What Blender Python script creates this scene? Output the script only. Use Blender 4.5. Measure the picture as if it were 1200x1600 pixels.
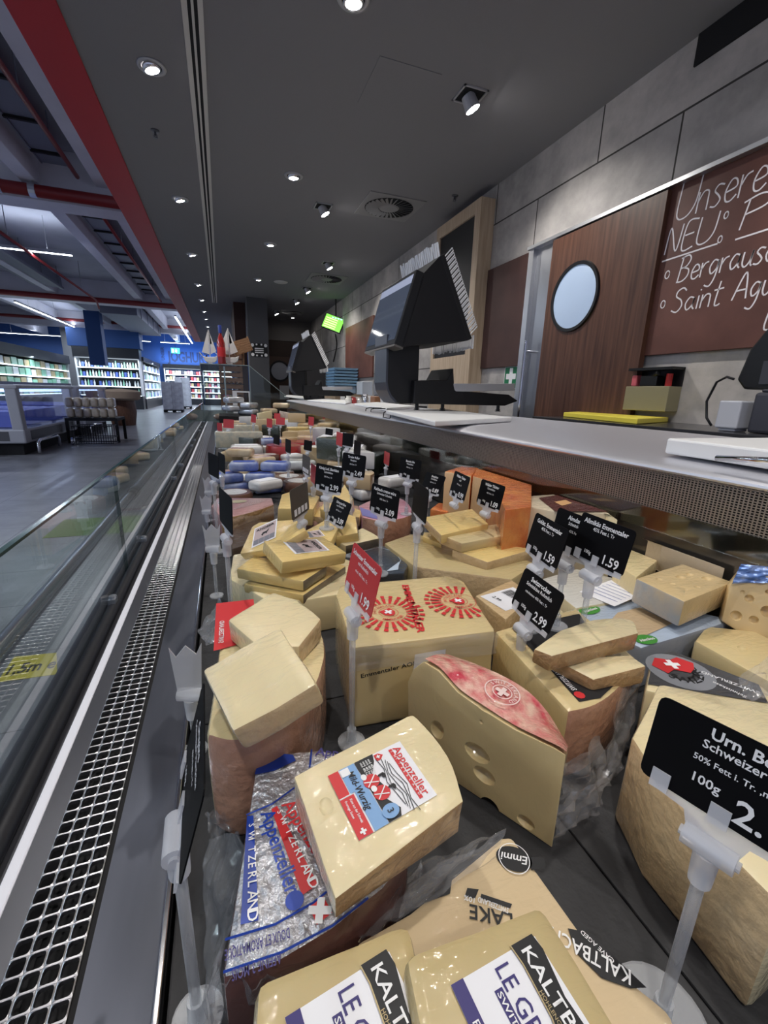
import bpy, bmesh, math, random
from mathutils import Vector, Matrix
random.seed(7)
for o in list(bpy.data.objects):
    bpy.data.objects.remove(o)
SC = bpy.context.scene
C = SC.collection
V = Vector
# ---------------------------------------------------------------- camera
CAM = V((0, 0, 1.30))
F_PX = 683.48
YAW, PIT, ROL = 0.351517, -0.264099, 0.0288675
_cy, _sy, _cp, _sp, _cr, _sr = math.cos(YAW), math.sin(YAW), math.cos(PIT), math.sin(PIT), math.cos(ROL), math.sin(ROL)
FW = V((_sy*_cp, _cy*_cp, _sp))
_r = V((_cy, -_sy, 0)); _u = _r.cross(FW)
RT = _cr*_r + _sr*_u
UP = -_sr*_r + _cr*_u
cd = bpy.data.cameras.new('camera')
cd.sensor_fit = 'HORIZONTAL'; cd.sensor_width = 36; cd.lens = 36*F_PX/1200
cd.clip_start = 0.02; cd.clip_end = 200
cam = bpy.data.objects.new('camera', cd); C.objects.link(cam)
cam.matrix_world = Matrix(((RT.x, UP.x, -FW.x, CAM.x), (RT.y, UP.y, -FW.y, CAM.y), (RT.z, UP.z, -FW.z, CAM.z), (0, 0, 0, 1)))
SC.camera = cam
# ---------------------------------------------------------------- look
SC.view_settings.view_transform = 'Standard'
SC.view_settings.look = 'None'
SC.view_settings.gamma = 1
SC.view_settings.use_curve_mapping = False
SC.view_settings.exposure = 0.45
W = bpy.data.worlds.new('world'); SC.world = W; W.use_nodes = True
W.node_tree.nodes['Background'].inputs[0].default_value = (0.55, 0.62, 0.85, 1)
W.node_tree.nodes['Background'].inputs[1].default_value = 0.38
SPOT_W = 38.0          # each ceiling spot
HALL_W = 100.0          # each hall light strip
# ---------------------------------------------------------------- survey helpers (heights in metres above the floor)
def ray(px, py): return FW + RT*((px-600)/F_PX) - UP*((py-800)/F_PX)
def PZ(px, py, z): d = ray(px, py); return CAM + d*((z-CAM.z)/d.z)
def PX(px, py, x): d = ray(px, py); return CAM + d*((x-CAM.x)/d.x)
def PY(px, py, y): d = ray(px, py); return CAM + d*((y-CAM.y)/d.y)
DECK = 0.90
SC_ON = [False]
def K(p):      # counter drawings are kept at 1.25 : 1; this brings them to true size about the eye height
    p = V(p); return CAM + (p-CAM)*0.8 if SC_ON[0] else p
# ---------------------------------------------------------------- materials
MATS = {}
def mat(name, col, rough=0.5, metal=0.0, coat=0.0, bump=0.0, bscale=40, vary=0.0, vscale=6, col2=None, emit=None, estr=0, alpha=1, trans=0, ior=1.45, stretch=None, film=0.0, sss=0, detail=3):
    if name in MATS: return MATS[name]
    m = bpy.data.materials.new(name); m.use_nodes = True
    nt = m.node_tree; b = nt.nodes['Principled BSDF']
    def c4(c): return (c[0], c[1], c[2], 1)
    b.inputs['Base Color'].default_value = c4(col)
    b.inputs['Roughness'].default_value = rough
    b.inputs['Metallic'].default_value = metal
    b.inputs['Coat Weight'].default_value = coat
    b.inputs['Coat Roughness'].default_value = 0.06
    b.inputs['IOR'].default_value = ior
    b.inputs['Alpha'].default_value = alpha
    b.inputs['Transmission Weight'].default_value = trans
    if sss:
        b.inputs['Subsurface Weight'].default_value = sss
        b.inputs['Subsurface Radius'].default_value = (0.01, 0.006, 0.003)
    if emit:
        b.inputs['Emission Color'].default_value = c4(emit); b.inputs['Emission Strength'].default_value = estr
    tc = nt.nodes.new('ShaderNodeTexCoord')
    vec = tc.outputs['Object']
    if stretch:
        mp = nt.nodes.new('ShaderNodeMapping'); mp.inputs['Scale'].default_value = stretch
        nt.links.new(vec, mp.inputs[0]); vec = mp.outputs[0]
    if vary or col2:
        n = nt.nodes.new('ShaderNodeTexNoise'); n.inputs['Scale'].default_value = vscale; n.inputs['Detail'].default_value = detail
        nt.links.new(vec, n.inputs['Vector'])
        r = nt.nodes.new('ShaderNodeValToRGB')
        lo = col if col2 else tuple(max(0, k*(1-vary)) for k in col)
        hi = col2 if col2 else tuple(min(1, k*(1+vary)) for k in col)
        r.color_ramp.elements[0].color = c4(lo); r.color_ramp.elements[1].color = c4(hi)
        r.color_ramp.elements[0].position = 0.32; r.color_ramp.elements[1].position = 0.68
        nt.links.new(n.outputs['Fac'], r.inputs[0]); nt.links.new(r.outputs[0], b.inputs['Base Color'])
    if bump:
        n2 = nt.nodes.new('ShaderNodeTexNoise'); n2.inputs['Scale'].default_value = bscale; n2.inputs['Detail'].default_value = 4
        nt.links.new(vec, n2.inputs['Vector'])
        bp = nt.nodes.new('ShaderNodeBump'); bp.inputs['Strength'].default_value = bump; bp.inputs['Distance'].default_value = 0.01
        nt.links.new(n2.outputs['Fac'], bp.inputs['Height']); nt.links.new(bp.outputs[0], b.inputs['Normal'])
    if film:      # cling film stretched over the surface: a clear wrinkled coat
        b.inputs['Coat Weight'].default_value = 1.0; b.inputs['Coat Roughness'].default_value = 0.05
        mp = nt.nodes.new('ShaderNodeMapping'); mp.inputs['Scale'].default_value = (1.0, 2.6, 1.5); mp.inputs['Rotation'].default_value = (0.3, 0.5, 0.6)
        nt.links.new(tc.outputs['Object'], mp.inputs[0])
        n3 = nt.nodes.new('ShaderNodeTexNoise'); n3.inputs['Scale'].default_value = 34; n3.inputs['Detail'].default_value = 3; n3.inputs['Distortion'].default_value = 1.5
        nt.links.new(mp.outputs[0], n3.inputs['Vector'])
        bp3 = nt.nodes.new('ShaderNodeBump'); bp3.inputs['Strength'].default_value = film; bp3.inputs['Distance'].default_value = 0.0075
        nt.links.new(n3.outputs['Fac'], bp3.inputs['Height']); nt.links.new(bp3.outputs[0], b.inputs['Coat Normal'])
    MATS[name] = m
    return m
def glass_mat(name, tint=(1, 1, 1), rough=0.02, fac=0.10, milky=0.0, scale=1.0):
    """thin sheet: see-through with a mirror share that grows at grazing angles"""
    if name in MATS: return MATS[name]
    m = bpy.data.materials.new(name); m.use_nodes = True
    nt = m.node_tree; nt.nodes.clear()
    out = nt.nodes.new('ShaderNodeOutputMaterial')
    t = nt.nodes.new('ShaderNodeBsdfTransparent'); t.inputs[0].default_value = (*tint, 1)
    g = nt.nodes.new('ShaderNodeBsdfGlossy'); g.inputs['Roughness'].default_value = rough
    ly = nt.nodes.new('ShaderNodeLayerWeight'); ly.inputs[0].default_value = 0.5
    lw = nt.nodes.new('ShaderNodeMath'); lw.operation = 'POWER'; lw.inputs[1].default_value = 4.0
    nt.links.new(ly.outputs['Facing'], lw.inputs[0])
    ad = nt.nodes.new('ShaderNodeMath'); ad.operation = 'MULTIPLY_ADD'; ad.inputs[1].default_value = scale; ad.inputs[2].default_value = fac; ad.use_clamp = True
    nt.links.new(lw.outputs[0], ad.inputs[0])
    mx = nt.nodes.new('ShaderNodeMixShader')
    nt.links.new(ad.outputs[0], mx.inputs[0]); nt.links.new(t.outputs[0], mx.inputs[1]); nt.links.new(g.outputs[0], mx.inputs[2])
    last = mx
    if milky:
        d = nt.nodes.new('ShaderNodeBsdfDiffuse'); d.inputs[0].default_value = (.85, .86, .9, 1)
        m2 = nt.nodes.new('ShaderNodeMixShader'); m2.inputs[0].default_value = milky
        nt.links.new(mx.outputs[0], m2.inputs[1]); nt.links.new(d.outputs[0], m2.inputs[2]); last = m2
    nt.links.new(last.outputs[0], out.inputs[0])
    MATS[name] = m
    return m
# ---------------------------------------------------------------- mesh helpers
WM = {}
class MB:
    def __init__(s): s.bm = bmesh.new()
    def box(s, c, size, R=None):
        r = bmesh.ops.create_cube(s.bm, size=1)['verts']
        for v in r:
            p = V((v.co.x*size[0], v.co.y*size[1], v.co.z*size[2]))
            if R: p = R @ p
            v.co = p + V(c)
        return s
    def bx(s, a, b):          # box between two opposite corners
        a, b = V(a), V(b)
        return s.box((a+b)/2, [abs(k) for k in (b-a)])
    def cyl(s, p0, p1, r, n=12, r2=None):
        p0, p1 = V(p0), V(p1); d = p1-p0
        q = d.to_track_quat('Z', 'Y').to_matrix()
        vs = bmesh.ops.create_cone(s.bm, cap_ends=True, segments=n, radius1=r, radius2=r if r2 is None else r2, depth=d.length)['verts']
        for v in vs: v.co = q @ v.co + (p0+p1)/2
        return s
    def tube(s, pts, r, n=8):
        pts = [V(p) for p in pts]; rings = []
        for i, p in enumerate(pts):
            t = (pts[min(i+1, len(pts)-1)] - pts[max(i-1, 0)]).normalized()
            q = t.to_track_quat('Z', 'Y').to_matrix()
            if i and False: pass
            rings.append((p, q))
        prev = None; first = None
        up = None
        for p, q in rings:
            t = q @ V((0, 0, 1))
            if up is None: up = q @ V((1, 0, 0))
            up = (up - t*up.dot(t)).normalized(); sd = t.cross(up)
            ring = [s.bm.verts.new(p + r*(math.cos(2*math.pi*k/n)*up + math.sin(2*math.pi*k/n)*sd)) for k in range(n)]
            if prev:
                for k in range(n): s.bm.faces.new((prev[k], prev[(k+1) % n], ring[(k+1) % n], ring[k]))
            else: first = ring
            prev = ring
        s.bm.faces.new(first[::-1]); s.bm.faces.new(prev)
        return s
    def prism(s, pts, vec, cap=True):
        vec = V(vec)
        a = [s.bm.verts.new(V(p)) for p in pts]; b = [s.bm.verts.new(V(p)+vec) for p in pts]
        n = len(a)
        fs = []
        if cap: fs.append(s.bm.faces.new(a)); fs.append(s.bm.faces.new(b[::-1]))
        for k in range(n): fs.append(s.bm.faces.new((a[k], b[k], b[(k+1) % n], a[(k+1) % n])))
        return s
    def poly(s, pts):
        s.bm.faces.new([s.bm.verts.new(V(p)) for p in pts]); return s
    def lathe(s, prof, c=(0, 0, 0), n=24, axis=(0, 0, 1)):
        q = V(axis).to_track_quat('Z', 'Y').to_matrix(); c = V(c); prev = None
        for (r, z) in prof:
            ring = [s.bm.verts.new(c + q @ V((max(r, 1e-5)*math.cos(2*math.pi*k/n), max(r, 1e-5)*math.sin(2*math.pi*k/n), z))) for k in range(n)]
            if prev:
                for k in range(n): s.bm.faces.new((prev[k], prev[(k+1) % n], ring[(k+1) % n], ring[k]))
            prev = ring
        return s
    def ball(s, c, r, sc=(1, 1, 1), seg=16, R=None):
        vs = bmesh.ops.create_uvsphere(s.bm, u_segments=seg, v_segments=max(6, seg//2), radius=r)['verts']
        for v in vs:
            p = V((v.co.x*sc[0], v.co.y*sc[1], v.co.z*sc[2]))
            if R: p = R @ p
            v.co = p + V(c)
        return s
    def mesh(s, me, M):
        n0 = len(s.bm.verts); s.bm.from_mesh(me); s.bm.verts.ensure_lookup_table()
        for v in s.bm.verts[n0:]: v.co = M @ v.co
        return s
    def build(s, name, m, parent=None, smooth=False, bevel=0, seg=2, at=None, clean=True, autos=None):
        """links the collected mesh as ONE object; its origin sits at `at` or at its parent's origin"""
        if clean: bmesh.ops.recalc_face_normals(s.bm, faces=s.bm.faces)
        if bevel:
            es = [e for e in s.bm.edges if len(e.link_faces) == 2 and e.calc_face_angle(0) > 0.5]
            bmesh.ops.bevel(s.bm, geom=es, offset=bevel, segments=seg, affect='EDGES', profile=0.5, clamp_overlap=True, material=-1)
        if SC_ON[0]:
            for v in s.bm.verts: v.co = K(v.co)
            if at is not None: at = K(at)
        if at is None and parent is None:
            xs = [v.co for v in s.bm.verts]
            lo = V([min(p[i] for p in xs) for i in range(3)]); hi = V([max(p[i] for p in xs) for i in range(3)])
            at = V(((lo.x+hi.x)/2, (lo.y+hi.y)/2, lo.z))
        w = Matrix.Translation(V(at)) if at is not None else WM[parent.name]
        iw = w.inverted()
        for v in s.bm.verts: v.co = iw @ v.co
        me = bpy.data.meshes.new(name); s.bm.to_mesh(me); s.bm.free()
        if smooth:
            for p in me.polygons: p.use_smooth = True
        for k in (m if isinstance(m, (list, tuple)) else [m]): me.materials.append(k)
        o = bpy.data.objects.new(name, me); C.objects.link(o)
        if parent:
            o.parent = parent; o.matrix_basis = WM[parent.name].inverted() @ w
        else: o.matrix_basis = w
        WM[o.name] = w
        if smooth == 'auto' or autos: smooth_by_angle(me)
        return o
def smooth_by_angle(me, ang=0.6):
    bm = bmesh.new(); bm.from_mesh(me)
    for f in bm.faces: f.smooth = True
    for e in bm.edges:
        if len(e.link_faces) == 2 and e.calc_face_angle(0) > ang: e.smooth = False
    bm.to_mesh(me); bm.free()
def tag(o, label, cat, group=None, kind=None):
    o['label'] = label; o['category'] = cat
    if group: o['group'] = group
    if kind: o['kind'] = kind
    return o
def struct(o, label=None, cat=None):
    o['kind'] = 'structure'
    if label: o['label'] = label
    if cat: o['category'] = cat
    return o
def thing(name, label, cat, loc, group=None):
    o = bpy.data.objects.new(name, None); C.objects.link(o)
    o.empty_display_size = 0.05
    loc = K(loc); o.location = loc; WM[o.name] = Matrix.Translation(loc)
    return tag(o, label, cat, group)
def kids(o): return [c for c in C.objects if c.parent == o]
KIDS = {}
def copy_tree(o, parent=None):
    c = o.copy(); C.objects.link(c); c.parent = parent
    for ch in list(o.children): copy_tree(ch, c)
    return c
def dup(root, loc=None, rotz=None, label=None, group=None, scale=None):
    c = copy_tree(root)
    if loc is not None: c.location = V(loc)
    if rotz is not None: c.rotation_euler = (0, 0, rotz)
    if scale: c.scale = (scale,)*3
    if label: c['label'] = label
    if group: c['group'] = group
    return c
# ---------------------------------------------------------------- lettering
TXT = {}
def text_me(s, res=2, bold=0.0, shear=0.0):
    k = (s, res, bold, shear)
    if k not in TXT:
        cu = bpy.data.curves.new('t', 'FONT'); cu.body = s; cu.size = 1; cu.resolution_u = res
        cu.align_x = 'LEFT'; cu.align_y = 'BOTTOM_BASELINE'; cu.fill_mode = 'FRONT'; cu.extrude = 0.0
        cu.offset = bold; cu.shear = shear
        ob = bpy.data.objects.new('t', cu); C.objects.link(ob)
        dg = bpy.context.evaluated_depsgraph_get(); dg.update()
        me = bpy.data.meshes.new_from_object(ob.evaluated_get(dg))
        bpy.data.objects.remove(ob)
        xs = [v.co.x for v in me.vertices] or [0]
        TXT[k] = (me, min(xs), max(xs))
    return TXT[k]
class Face:
    """a flat frame on a surface: o = lower left corner, x along the writing, y up the writing, n out of the surface"""
    def __init__(s, o, x, y):
        s.o = V(o); s.x = V(x).normalized(); y = V(y); s.y = (y - s.x*y.dot(s.x)).normalized(); s.n = s.x.cross(s.y)
    def p(s, u, v, h=0.0): return s.o + s.x*u + s.y*v + s.n*h
    def M(s, u, v, sc, h, sx=1.0, rot=0.0):
        x = s.x*math.cos(rot) + s.y*math.sin(rot); y = -s.x*math.sin(rot) + s.y*math.cos(rot)
        x = x*sc*sx; y = y*sc; n = s.n*sc; o = s.p(u, v, h)
        return Matrix(((x.x, y.x, n.x, o.x), (x.y, y.y, n.y, o.y), (x.z, y.z, n.z, o.z), (0, 0, 0, 1)))
    def text(s, mb, t, u, v, size, h=0.0006, width=None, align='l', bold=0.012, res=2, shear=0, rot=0.0, sx=1.0):
        me, a, b = text_me(t, res, bold, shear); w = (b-a)*size
        if width: sx = width/max(w, 1e-6)
        w = (b-a)*size*sx
        off = 0 if align == 'l' else (-w/2 if align == 'c' else -w)
        du, dv = off*math.cos(rot), off*math.sin(rot)
        mb.mesh(me, s.M(u+du-a*size*sx*math.cos(rot), v+dv-a*size*sx*math.sin(rot), size, h, sx, rot)); return s
    def rect(s, mb, u0, v0, u1, v1, h=0.0005, t=0.0):
        q = [s.p(u0, v0, h), s.p(u1, v0, h), s.p(u1, v1, h), s.p(u0, v1, h)]
        if t: mb.prism([k - s.n*t for k in q], s.n*t)
        else: mb.poly(q)
        return s
    def shape(s, mb, uv, h=0.0005, t=0.0):
        q = [s.p(u, v, h) for u, v in uv]
        if t: mb.prism([k - s.n*t for k in q], s.n*t)
        else: mb.poly(q)
        return s
    def disc(s, mb, u, v, r, h=0.0005, n=24, ry=None):
        ry = ry or r
        return s.shape(mb, [(u+r*math.cos(2*math.pi*k/n), v+ry*math.sin(2*math.pi*k/n)) for k in range(n)], h)
    def ring(s, mb, u, v, r, w, h=0.0005, n=28, a0=0, a1=2*math.pi):
        for k in range(n):
            a, b = a0+(a1-a0)*k/n, a0+(a1-a0)*(k+1)/n
            mb.poly([s.p(u+q*math.cos(t), v+q*math.sin(t), h) for q, t in ((r-w, a), (r, a), (r, b), (r-w, b))])
        return s
    def line(s, mb, pts, w, h=0.0006):
        for (a, b), (c, d) in zip(pts, pts[1:]):
            L = math.hypot(c-a, d-b) or 1e-6; nx, ny = -(d-b)/L*w/2, (c-a)/L*w/2
            mb.poly([s.p(a+nx, b+ny, h), s.p(a-nx, b-ny, h), s.p(c-nx, d-ny, h), s.p(c+nx, d+ny, h)])
        return s
    def cross(s, mb, u, v, r, h=0.0008, rot=0.0):
        w = r*0.33
        pts = [(-w, -r), (w, -r), (w, -w), (r, -w), (r, w), (w, w), (w, r), (-w, r), (-w, w), (-r, w), (-r, -w), (-w, -w)]
        return s.shape(mb, [(u+x*math.cos(rot)-y*math.sin(rot), v+x*math.sin(rot)+y*math.cos(rot)) for x, y in pts], h)
    def arc_text(s, mb, t, u, v, r, size, a0, h=0.0006, inside=False, bold=0.012, sx=1.0):
        a = a0
        for ch in t:
            if ch == ' ': a += (0.35*size/r)*(1 if inside else -1); continue
            me, x0, x1 = text_me(ch, 2, bold); w = (x1-x0+0.08)*size*sx
            da = w/r
            am = a + (da/2 if inside else -da/2)
            if inside: s.text(mb, ch, u+r*math.cos(am), v+r*math.sin(am), size, h, align='c', bold=bold, rot=am+math.pi/2, sx=sx)
            else: s.text(mb, ch, u+r*math.cos(am), v+r*math.sin(am), size, h, align='c', bold=bold, rot=am-math.pi/2, sx=sx)
            a += da if inside else -da
        return s
def rotm(ax, ang): return Matrix.Rotation(ang, 3, ax)
# ================================================================ ROOM
CE = 3.14          # grey service ceiling
WX = 2.45          # tiled wall behind the counter
M_ceil = mat('ceiling grey paint', (0.23, 0.225, 0.24), .85, bump=.08, bscale=120)
M_hall = mat('hall white paint', (0.62, 0.62, 0.68), .8, vary=.06, vscale=1.5)
M_halls = mat('hall concrete slab', (0.42, 0.43, 0.5), .85, vary=.1, vscale=1)
M_red = mat('fascia red paint', (0.42, 0.018, 0.03), .5)
M_pipe = mat('sprinkler pipe red', (0.22, 0.02, 0.022), .4)
M_white = mat('white plastic', (.82, .82, .84), .35)
M_offw = mat('off white lacquer', (.66, .64, .62), .5)
M_black = mat('black plastic', (.006, .006, .007), .38)
M_blackm = mat('matt black', (.008, .008, .010), .8)
M_steel = mat('brushed steel', (.66, .67, .70), .36, 1.0, bump=.03, bscale=60, stretch=(40, 1, 40))
M_steeld = mat('dark steel', (.16, .165, .19), .33, .85, vary=.15, vscale=3)
M_chrome = mat('polished chrome', (.8, .8, .84), .08, 1.0)
M_alu = mat('anodised aluminium', (.50, .51, .54), .35, .9)
M_wood = mat('walnut veneer', (.055, .022, .014), .42, col2=(.125, .056, .034), vscale=5, stretch=(1, 9, .45), detail=6)
M_oak = mat('light oak', (.42, .31, .21), .5, col2=(.55, .43, .31), vscale=6, stretch=(8, 8, .5), detail=6)
M_rust = mat('rust brown board', (.085, .030, .022), .55, col2=(.14, .055, .042), vscale=4, detail=6)
M_plum = mat('plum brown board', (.045, .020, .018), .6, col2=(.065, .03, .026), vscale=4)
M_lamp = mat('lit lamp', (1, 1, 1), .5, emit=(1, .97, .92), estr=55)
M_strip = mat('lit light strip', (1, 1, 1), .5, emit=(.82, .93, 1), estr=9)
M_blue = mat('blue wall paint', (.008, .045, .17), .6)

# tiled floor and wall: brick texture on world coordinates
def tile_mat(name, c1, c2, mortar, bw, rh, ms, rough, swap, offset=0.5, bumpy=0.1, origin=(0, 0, 0)):
    m = bpy.data.materials.new(name); m.use_nodes = True
    nt = m.node_tree; b = nt.nodes['Principled BSDF']; b.inputs['Roughness'].default_value = rough
    g = nt.nodes.new('ShaderNodeNewGeometry'); sx = nt.nodes.new('ShaderNodeSeparateXYZ'); cx = nt.nodes.new('ShaderNodeCombineXYZ')
    ad = nt.nodes.new('ShaderNodeVectorMath'); ad.operation = 'SUBTRACT'; ad.inputs[1].default_value = origin
    nt.links.new(g.outputs['Position'], ad.inputs[0]); nt.links.new(ad.outputs[0], sx.inputs[0])
    for i, ax in enumerate(swap): nt.links.new(sx.outputs[ax], cx.inputs[i])
    t = nt.nodes.new('ShaderNodeTexBrick'); t.inputs['Scale'].default_value = 1
    t.inputs['Brick Width'].default_value = bw; t.inputs['Row Height'].default_value = rh; t.inputs['Mortar Size'].default_value = ms
    t.offset = offset; t.inputs['Color1'].default_value = (*c1, 1); t.inputs['Color2'].default_value = (*c2, 1); t.inputs['Mortar'].default_value = (*mortar, 1)
    nt.links.new(cx.outputs[0], t.inputs['Vector'])
    n = nt.nodes.new('ShaderNodeTexNoise'); n.inputs['Scale'].default_value = 2.2; n.inputs['Detail'].default_value = 8; n.inputs['Roughness'].default_value = .65
    nt.links.new(cx.outputs[0], n.inputs['Vector'])
    r = nt.nodes.new('ShaderNodeValToRGB'); r.color_ramp.elements[0].color = (.55, .55, .55, 1); r.color_ramp.elements[1].color = (1.25, 1.22, 1.2, 1)
    r.color_ramp.elements[0].position = .3; r.color_ramp.elements[1].position = .7
    nt.links.new(n.outputs['Fac'], r.inputs[0])
    mx = nt.nodes.new('ShaderNodeMix'); mx.data_type = 'RGBA'; mx.blend_type = 'MULTIPLY'; mx.inputs[0].default_value = 1
    nt.links.new(t.outputs['Color'], mx.inputs[6]); nt.links.new(r.outputs[0], mx.inputs[7]); nt.links.new(mx.outputs[2], b.inputs['Base Color'])
    if bumpy:
        bp = nt.nodes.new('ShaderNodeBump'); bp.inputs['Strength'].default_value = bumpy; bp.inputs['Distance'].default_value = .02
        nt.links.new(n.outputs['Fac'], bp.inputs['Height']); nt.links.new(bp.outputs[0], b.inputs['Normal'])
    return m
M_floor = tile_mat('grey floor tiles', (.22, .225, .25), (.205, .21, .235), (.06, .06, .07), .6, .6, .004, .28, ('X', 'Y', 'Z'), 0, 0)
M_wall = tile_mat('concrete look wall tiles', (.48, .455, .44), (.33, .32, .315), (.035, .032, .03), 1.2, .6, .006, .75, ('Y', 'Z', 'X'), .5, .25, (0, .35, 1.02))
struct(MB().bx((-16, -3, -.1), (WX+.3, 41, 0)).build('floor', M_floor))
struct(MB().bx((WX, -2, 0), (WX+.2, 13.0, CE)).build('wall_right', M_wall))
struct(MB().bx((-.65, -3, CE), (WX+.2, 20.5, CE+.12)).build('ceiling', M_ceil))
struct(MB().bx((-.90, -3, CE-.012), (-.65, 20.5, CE+.55)).build('trim_1', M_red, bevel=.004))
struct(MB().bx((WX-.012, -2, CE-.14), (WX-.001, 2.13, CE-.001)).build('shadow_gap_strip', M_blackm))  # flat black strip stands in for the dark shadow gap under the ceiling
# back of the service area: brown wall with a paler band above, and the grey column
M_brown = mat('dark brown wall', (.055, .036, .03), .7, vary=.15, vscale=2)
M_band = mat('grey brown band', (.17, .155, .15), .8)
struct(MB().bx((.9, 13.0, 0), (WX+.3, 13.2, 2.62)).build('wall_back', M_brown))
struct(MB().bx((.9, 12.98, 2.62), (WX+.3, 13.2, CE)).build('wall_back_upper', M_band))
struct(MB().bx((.60, 10.2, 0), (1.01, 10.7, CE)).build('column', mat('column grey', (.085, .085, .095), .7)))
struct(MB().bx((.36, 10.9, 0), (.60, 13.2, CE)).build('wall_middle', mat('red brown cladding', (.045, .018, .014), .6)))
struct(MB().bx((2.0, 11.2, 0), (WX, 11.3, 1.95)).build('partition_grey', M_band))
# ------------------------------------------------ HALL to the left
HX0 = -15.0
struct(MB().bx((HX0, -3, 5.35), (-.66, 41, 5.5)).build('ceiling_hall', M_halls))
struct(MB().bx((HX0-.2, -3, 0), (HX0, 41, 5.4)).build('wall_left', M_hall))
struct(MB().bx((HX0, 40.0, 0), (3.2, 40.2, 5.4)).build('wall_far', M_blue))
for i, y in enumerate((-1.0, 10.7, 22.0, 31.5)):
    struct(MB().bx((HX0, y, 4.50), (-.91, y+.55, 5.35)).build('beam_cross', M_hall, bevel=.01))
for i, x in enumerate((-11.6, -8.6, -5.9, -2.95)):
    struct(MB().bx((x-.13, -2.5, 4.72), (x+.13, 40, 5.35)).build('beam_long', M_hall, bevel=.01))
struct(MB().bx((-1.95, -2.5, 4.85), (-.91, 10.69, 5.1)).build('beam_edge', M_hall, bevel=.01))
struct(MB().bx((-1.95, 11.26, 4.85), (-.91, 21.9, 5.1)).build('beam_edge', M_hall, bevel=.01))
# sprinkler mains and branches: each run one thing
def pipe_run(pts, r, label, clamps=()):
    t = thing('sprinkler_pipe', label, 'pipe', pts[0], 'red sprinkler pipes under the hall ceiling')
    MB().tube(pts, r, 12).build('pipe', M_pipe, t, smooth=True)
    for k in (.2, .8):
        c = V(pts[0]).lerp(V(pts[1]), k); MB().cyl(c+V((0, 0, r*.8)), (c.x, c.y, 5.35 if abs(pts[0][0]-pts[1][0]) < .1 else max(c.z+r+.01, 4.5)), .01, 6).build('hanger', M_alu, t)
    for c in clamps:
        MB().cyl(V(c)-V((.05, 0, 0)), V(c)+V((.05, 0, 0)), r*1.15, 14).cyl(V(c)+V((0, 0, r)), V(c)+V((0, 0, .5)), .012).build('clamp', M_alu, t)
    return t
pipe_run([(-13, 10.5, 4.58), (-.92, 10.5, 4.58)], .10, 'thick red sprinkler main crossing the nearest white ceiling beam', [(-2.9, 10.5, 4.58), (-3.4, 10.5, 4.58)])
pipe_run([(-14, 21.8, 4.58), (-.92, 21.8, 4.58)], .10, 'red sprinkler main crossing the second white beam above the blue pillar')
pipe_run([(-2.15, -2, 4.83), (-2.15, 10.3, 4.83)], .035, 'thin red pipe running beside the white edge beam overhead')
pipe_run([(-2.1, 11.8, 4.70), (-2.1, 21.6, 4.70)], .035, 'thin red pipe running on past the first beam beside the red fascia')
pipe_run([(-4.3, 11.4, 4.45), (-4.3, 21, 4.45), (-4.3, 21.3, 4.2)], .035, 'thin red pipe beside the hanging rods above the hall')
pipe_run([(-7.6, 12.5, 4.4), (-7.6, 20.9, 4.4), (-7.6, 21, 4.1)], .035, 'thin red pipe farthest left under the hall ceiling')
pipe_run([(-14, 31.2, 4.85), (-.92, 31.2, 4.85)], .08, 'thin dark red pipe along the farthest beam above the long light strip')
# cable trays between the beams
M_tray = mat('cable tray grey', (.16, .17, .22), .6)
def tray(x, y0, y1, z, w, label):
    mb = MB().bx((x-w/2, y0, z), (x-w/2+.02, y1, z+.08)).bx((x+w/2-.02, y0, z), (x+w/2, y1, z+.08)).bx((x-w/2, y0, z+.02), (x+w/2, y1, z+.025))
    t = thing('cable_tray', label, 'cable tray', (x, y0, z), 'grey cable trays under the hall ceiling')
    mb.build('tray', M_tray, t)
    y = y0+.3
    while y < y1:
        MB().bx((x-w/2, y, z-.02), (x+w/2, y+.05, z+.02)).build('rung', M_blackm, t); y += 1.0
    for y in (y0+1, (y0+y1)/2, y1-1):
        for s in (-1, 1): MB().cyl((x+s*w/2, y, z+.04), (x+s*w/2, y, 5.35), .008, 6).build('hanger', M_tray, t)
tray(-2.48, -.4, 10.4, 4.98, .42, 'grey cable tray between the two white beams nearest the red fascia')
tray(-2.48, 11.5, 21.8, 4.95, .42, 'grey rung cable tray past the first red main beside the white beam')
# ventilation duct and rods
t = thing('air_duct', 'wide grey ventilation duct slung under the hall ceiling', 'duct', (-5.2, 12, 4.25))
MB().bx((-6.2, 11.6, 4.75), (-5.3, 20.8, 5.1)).build('duct', mat('duct grey', (.13, .14, .19), .6), t, bevel=.01)
for y in (12.2, 13.8, 15.4, 17, 18.6, 20.2):
    MB().cyl((-5.25, y, 4.66), (-5.25, y, 5.35), .012, 8).build('hanger', M_tray, t)
MB().bx((-5.3, 11.8, 4.66), (-5.2, 20.6, 4.74)).build('rail', M_tray, t)
t = thing('air_duct', 'second grey ventilation duct far above the blue pillar', 'duct', (-4.2, 23, 4.25))
MB().bx((-4.6, 22.8, 4.25), (-3.2, 31, 4.75)).build('duct', MATS['duct grey'], t, bevel=.01)
for y in (23.5, 25.5, 27.5, 29.5): MB().cyl((-3.15, y, 4.2), (-3.15, y, 5.35), .02, 8).build('hanger', M_tray, t)
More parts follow.
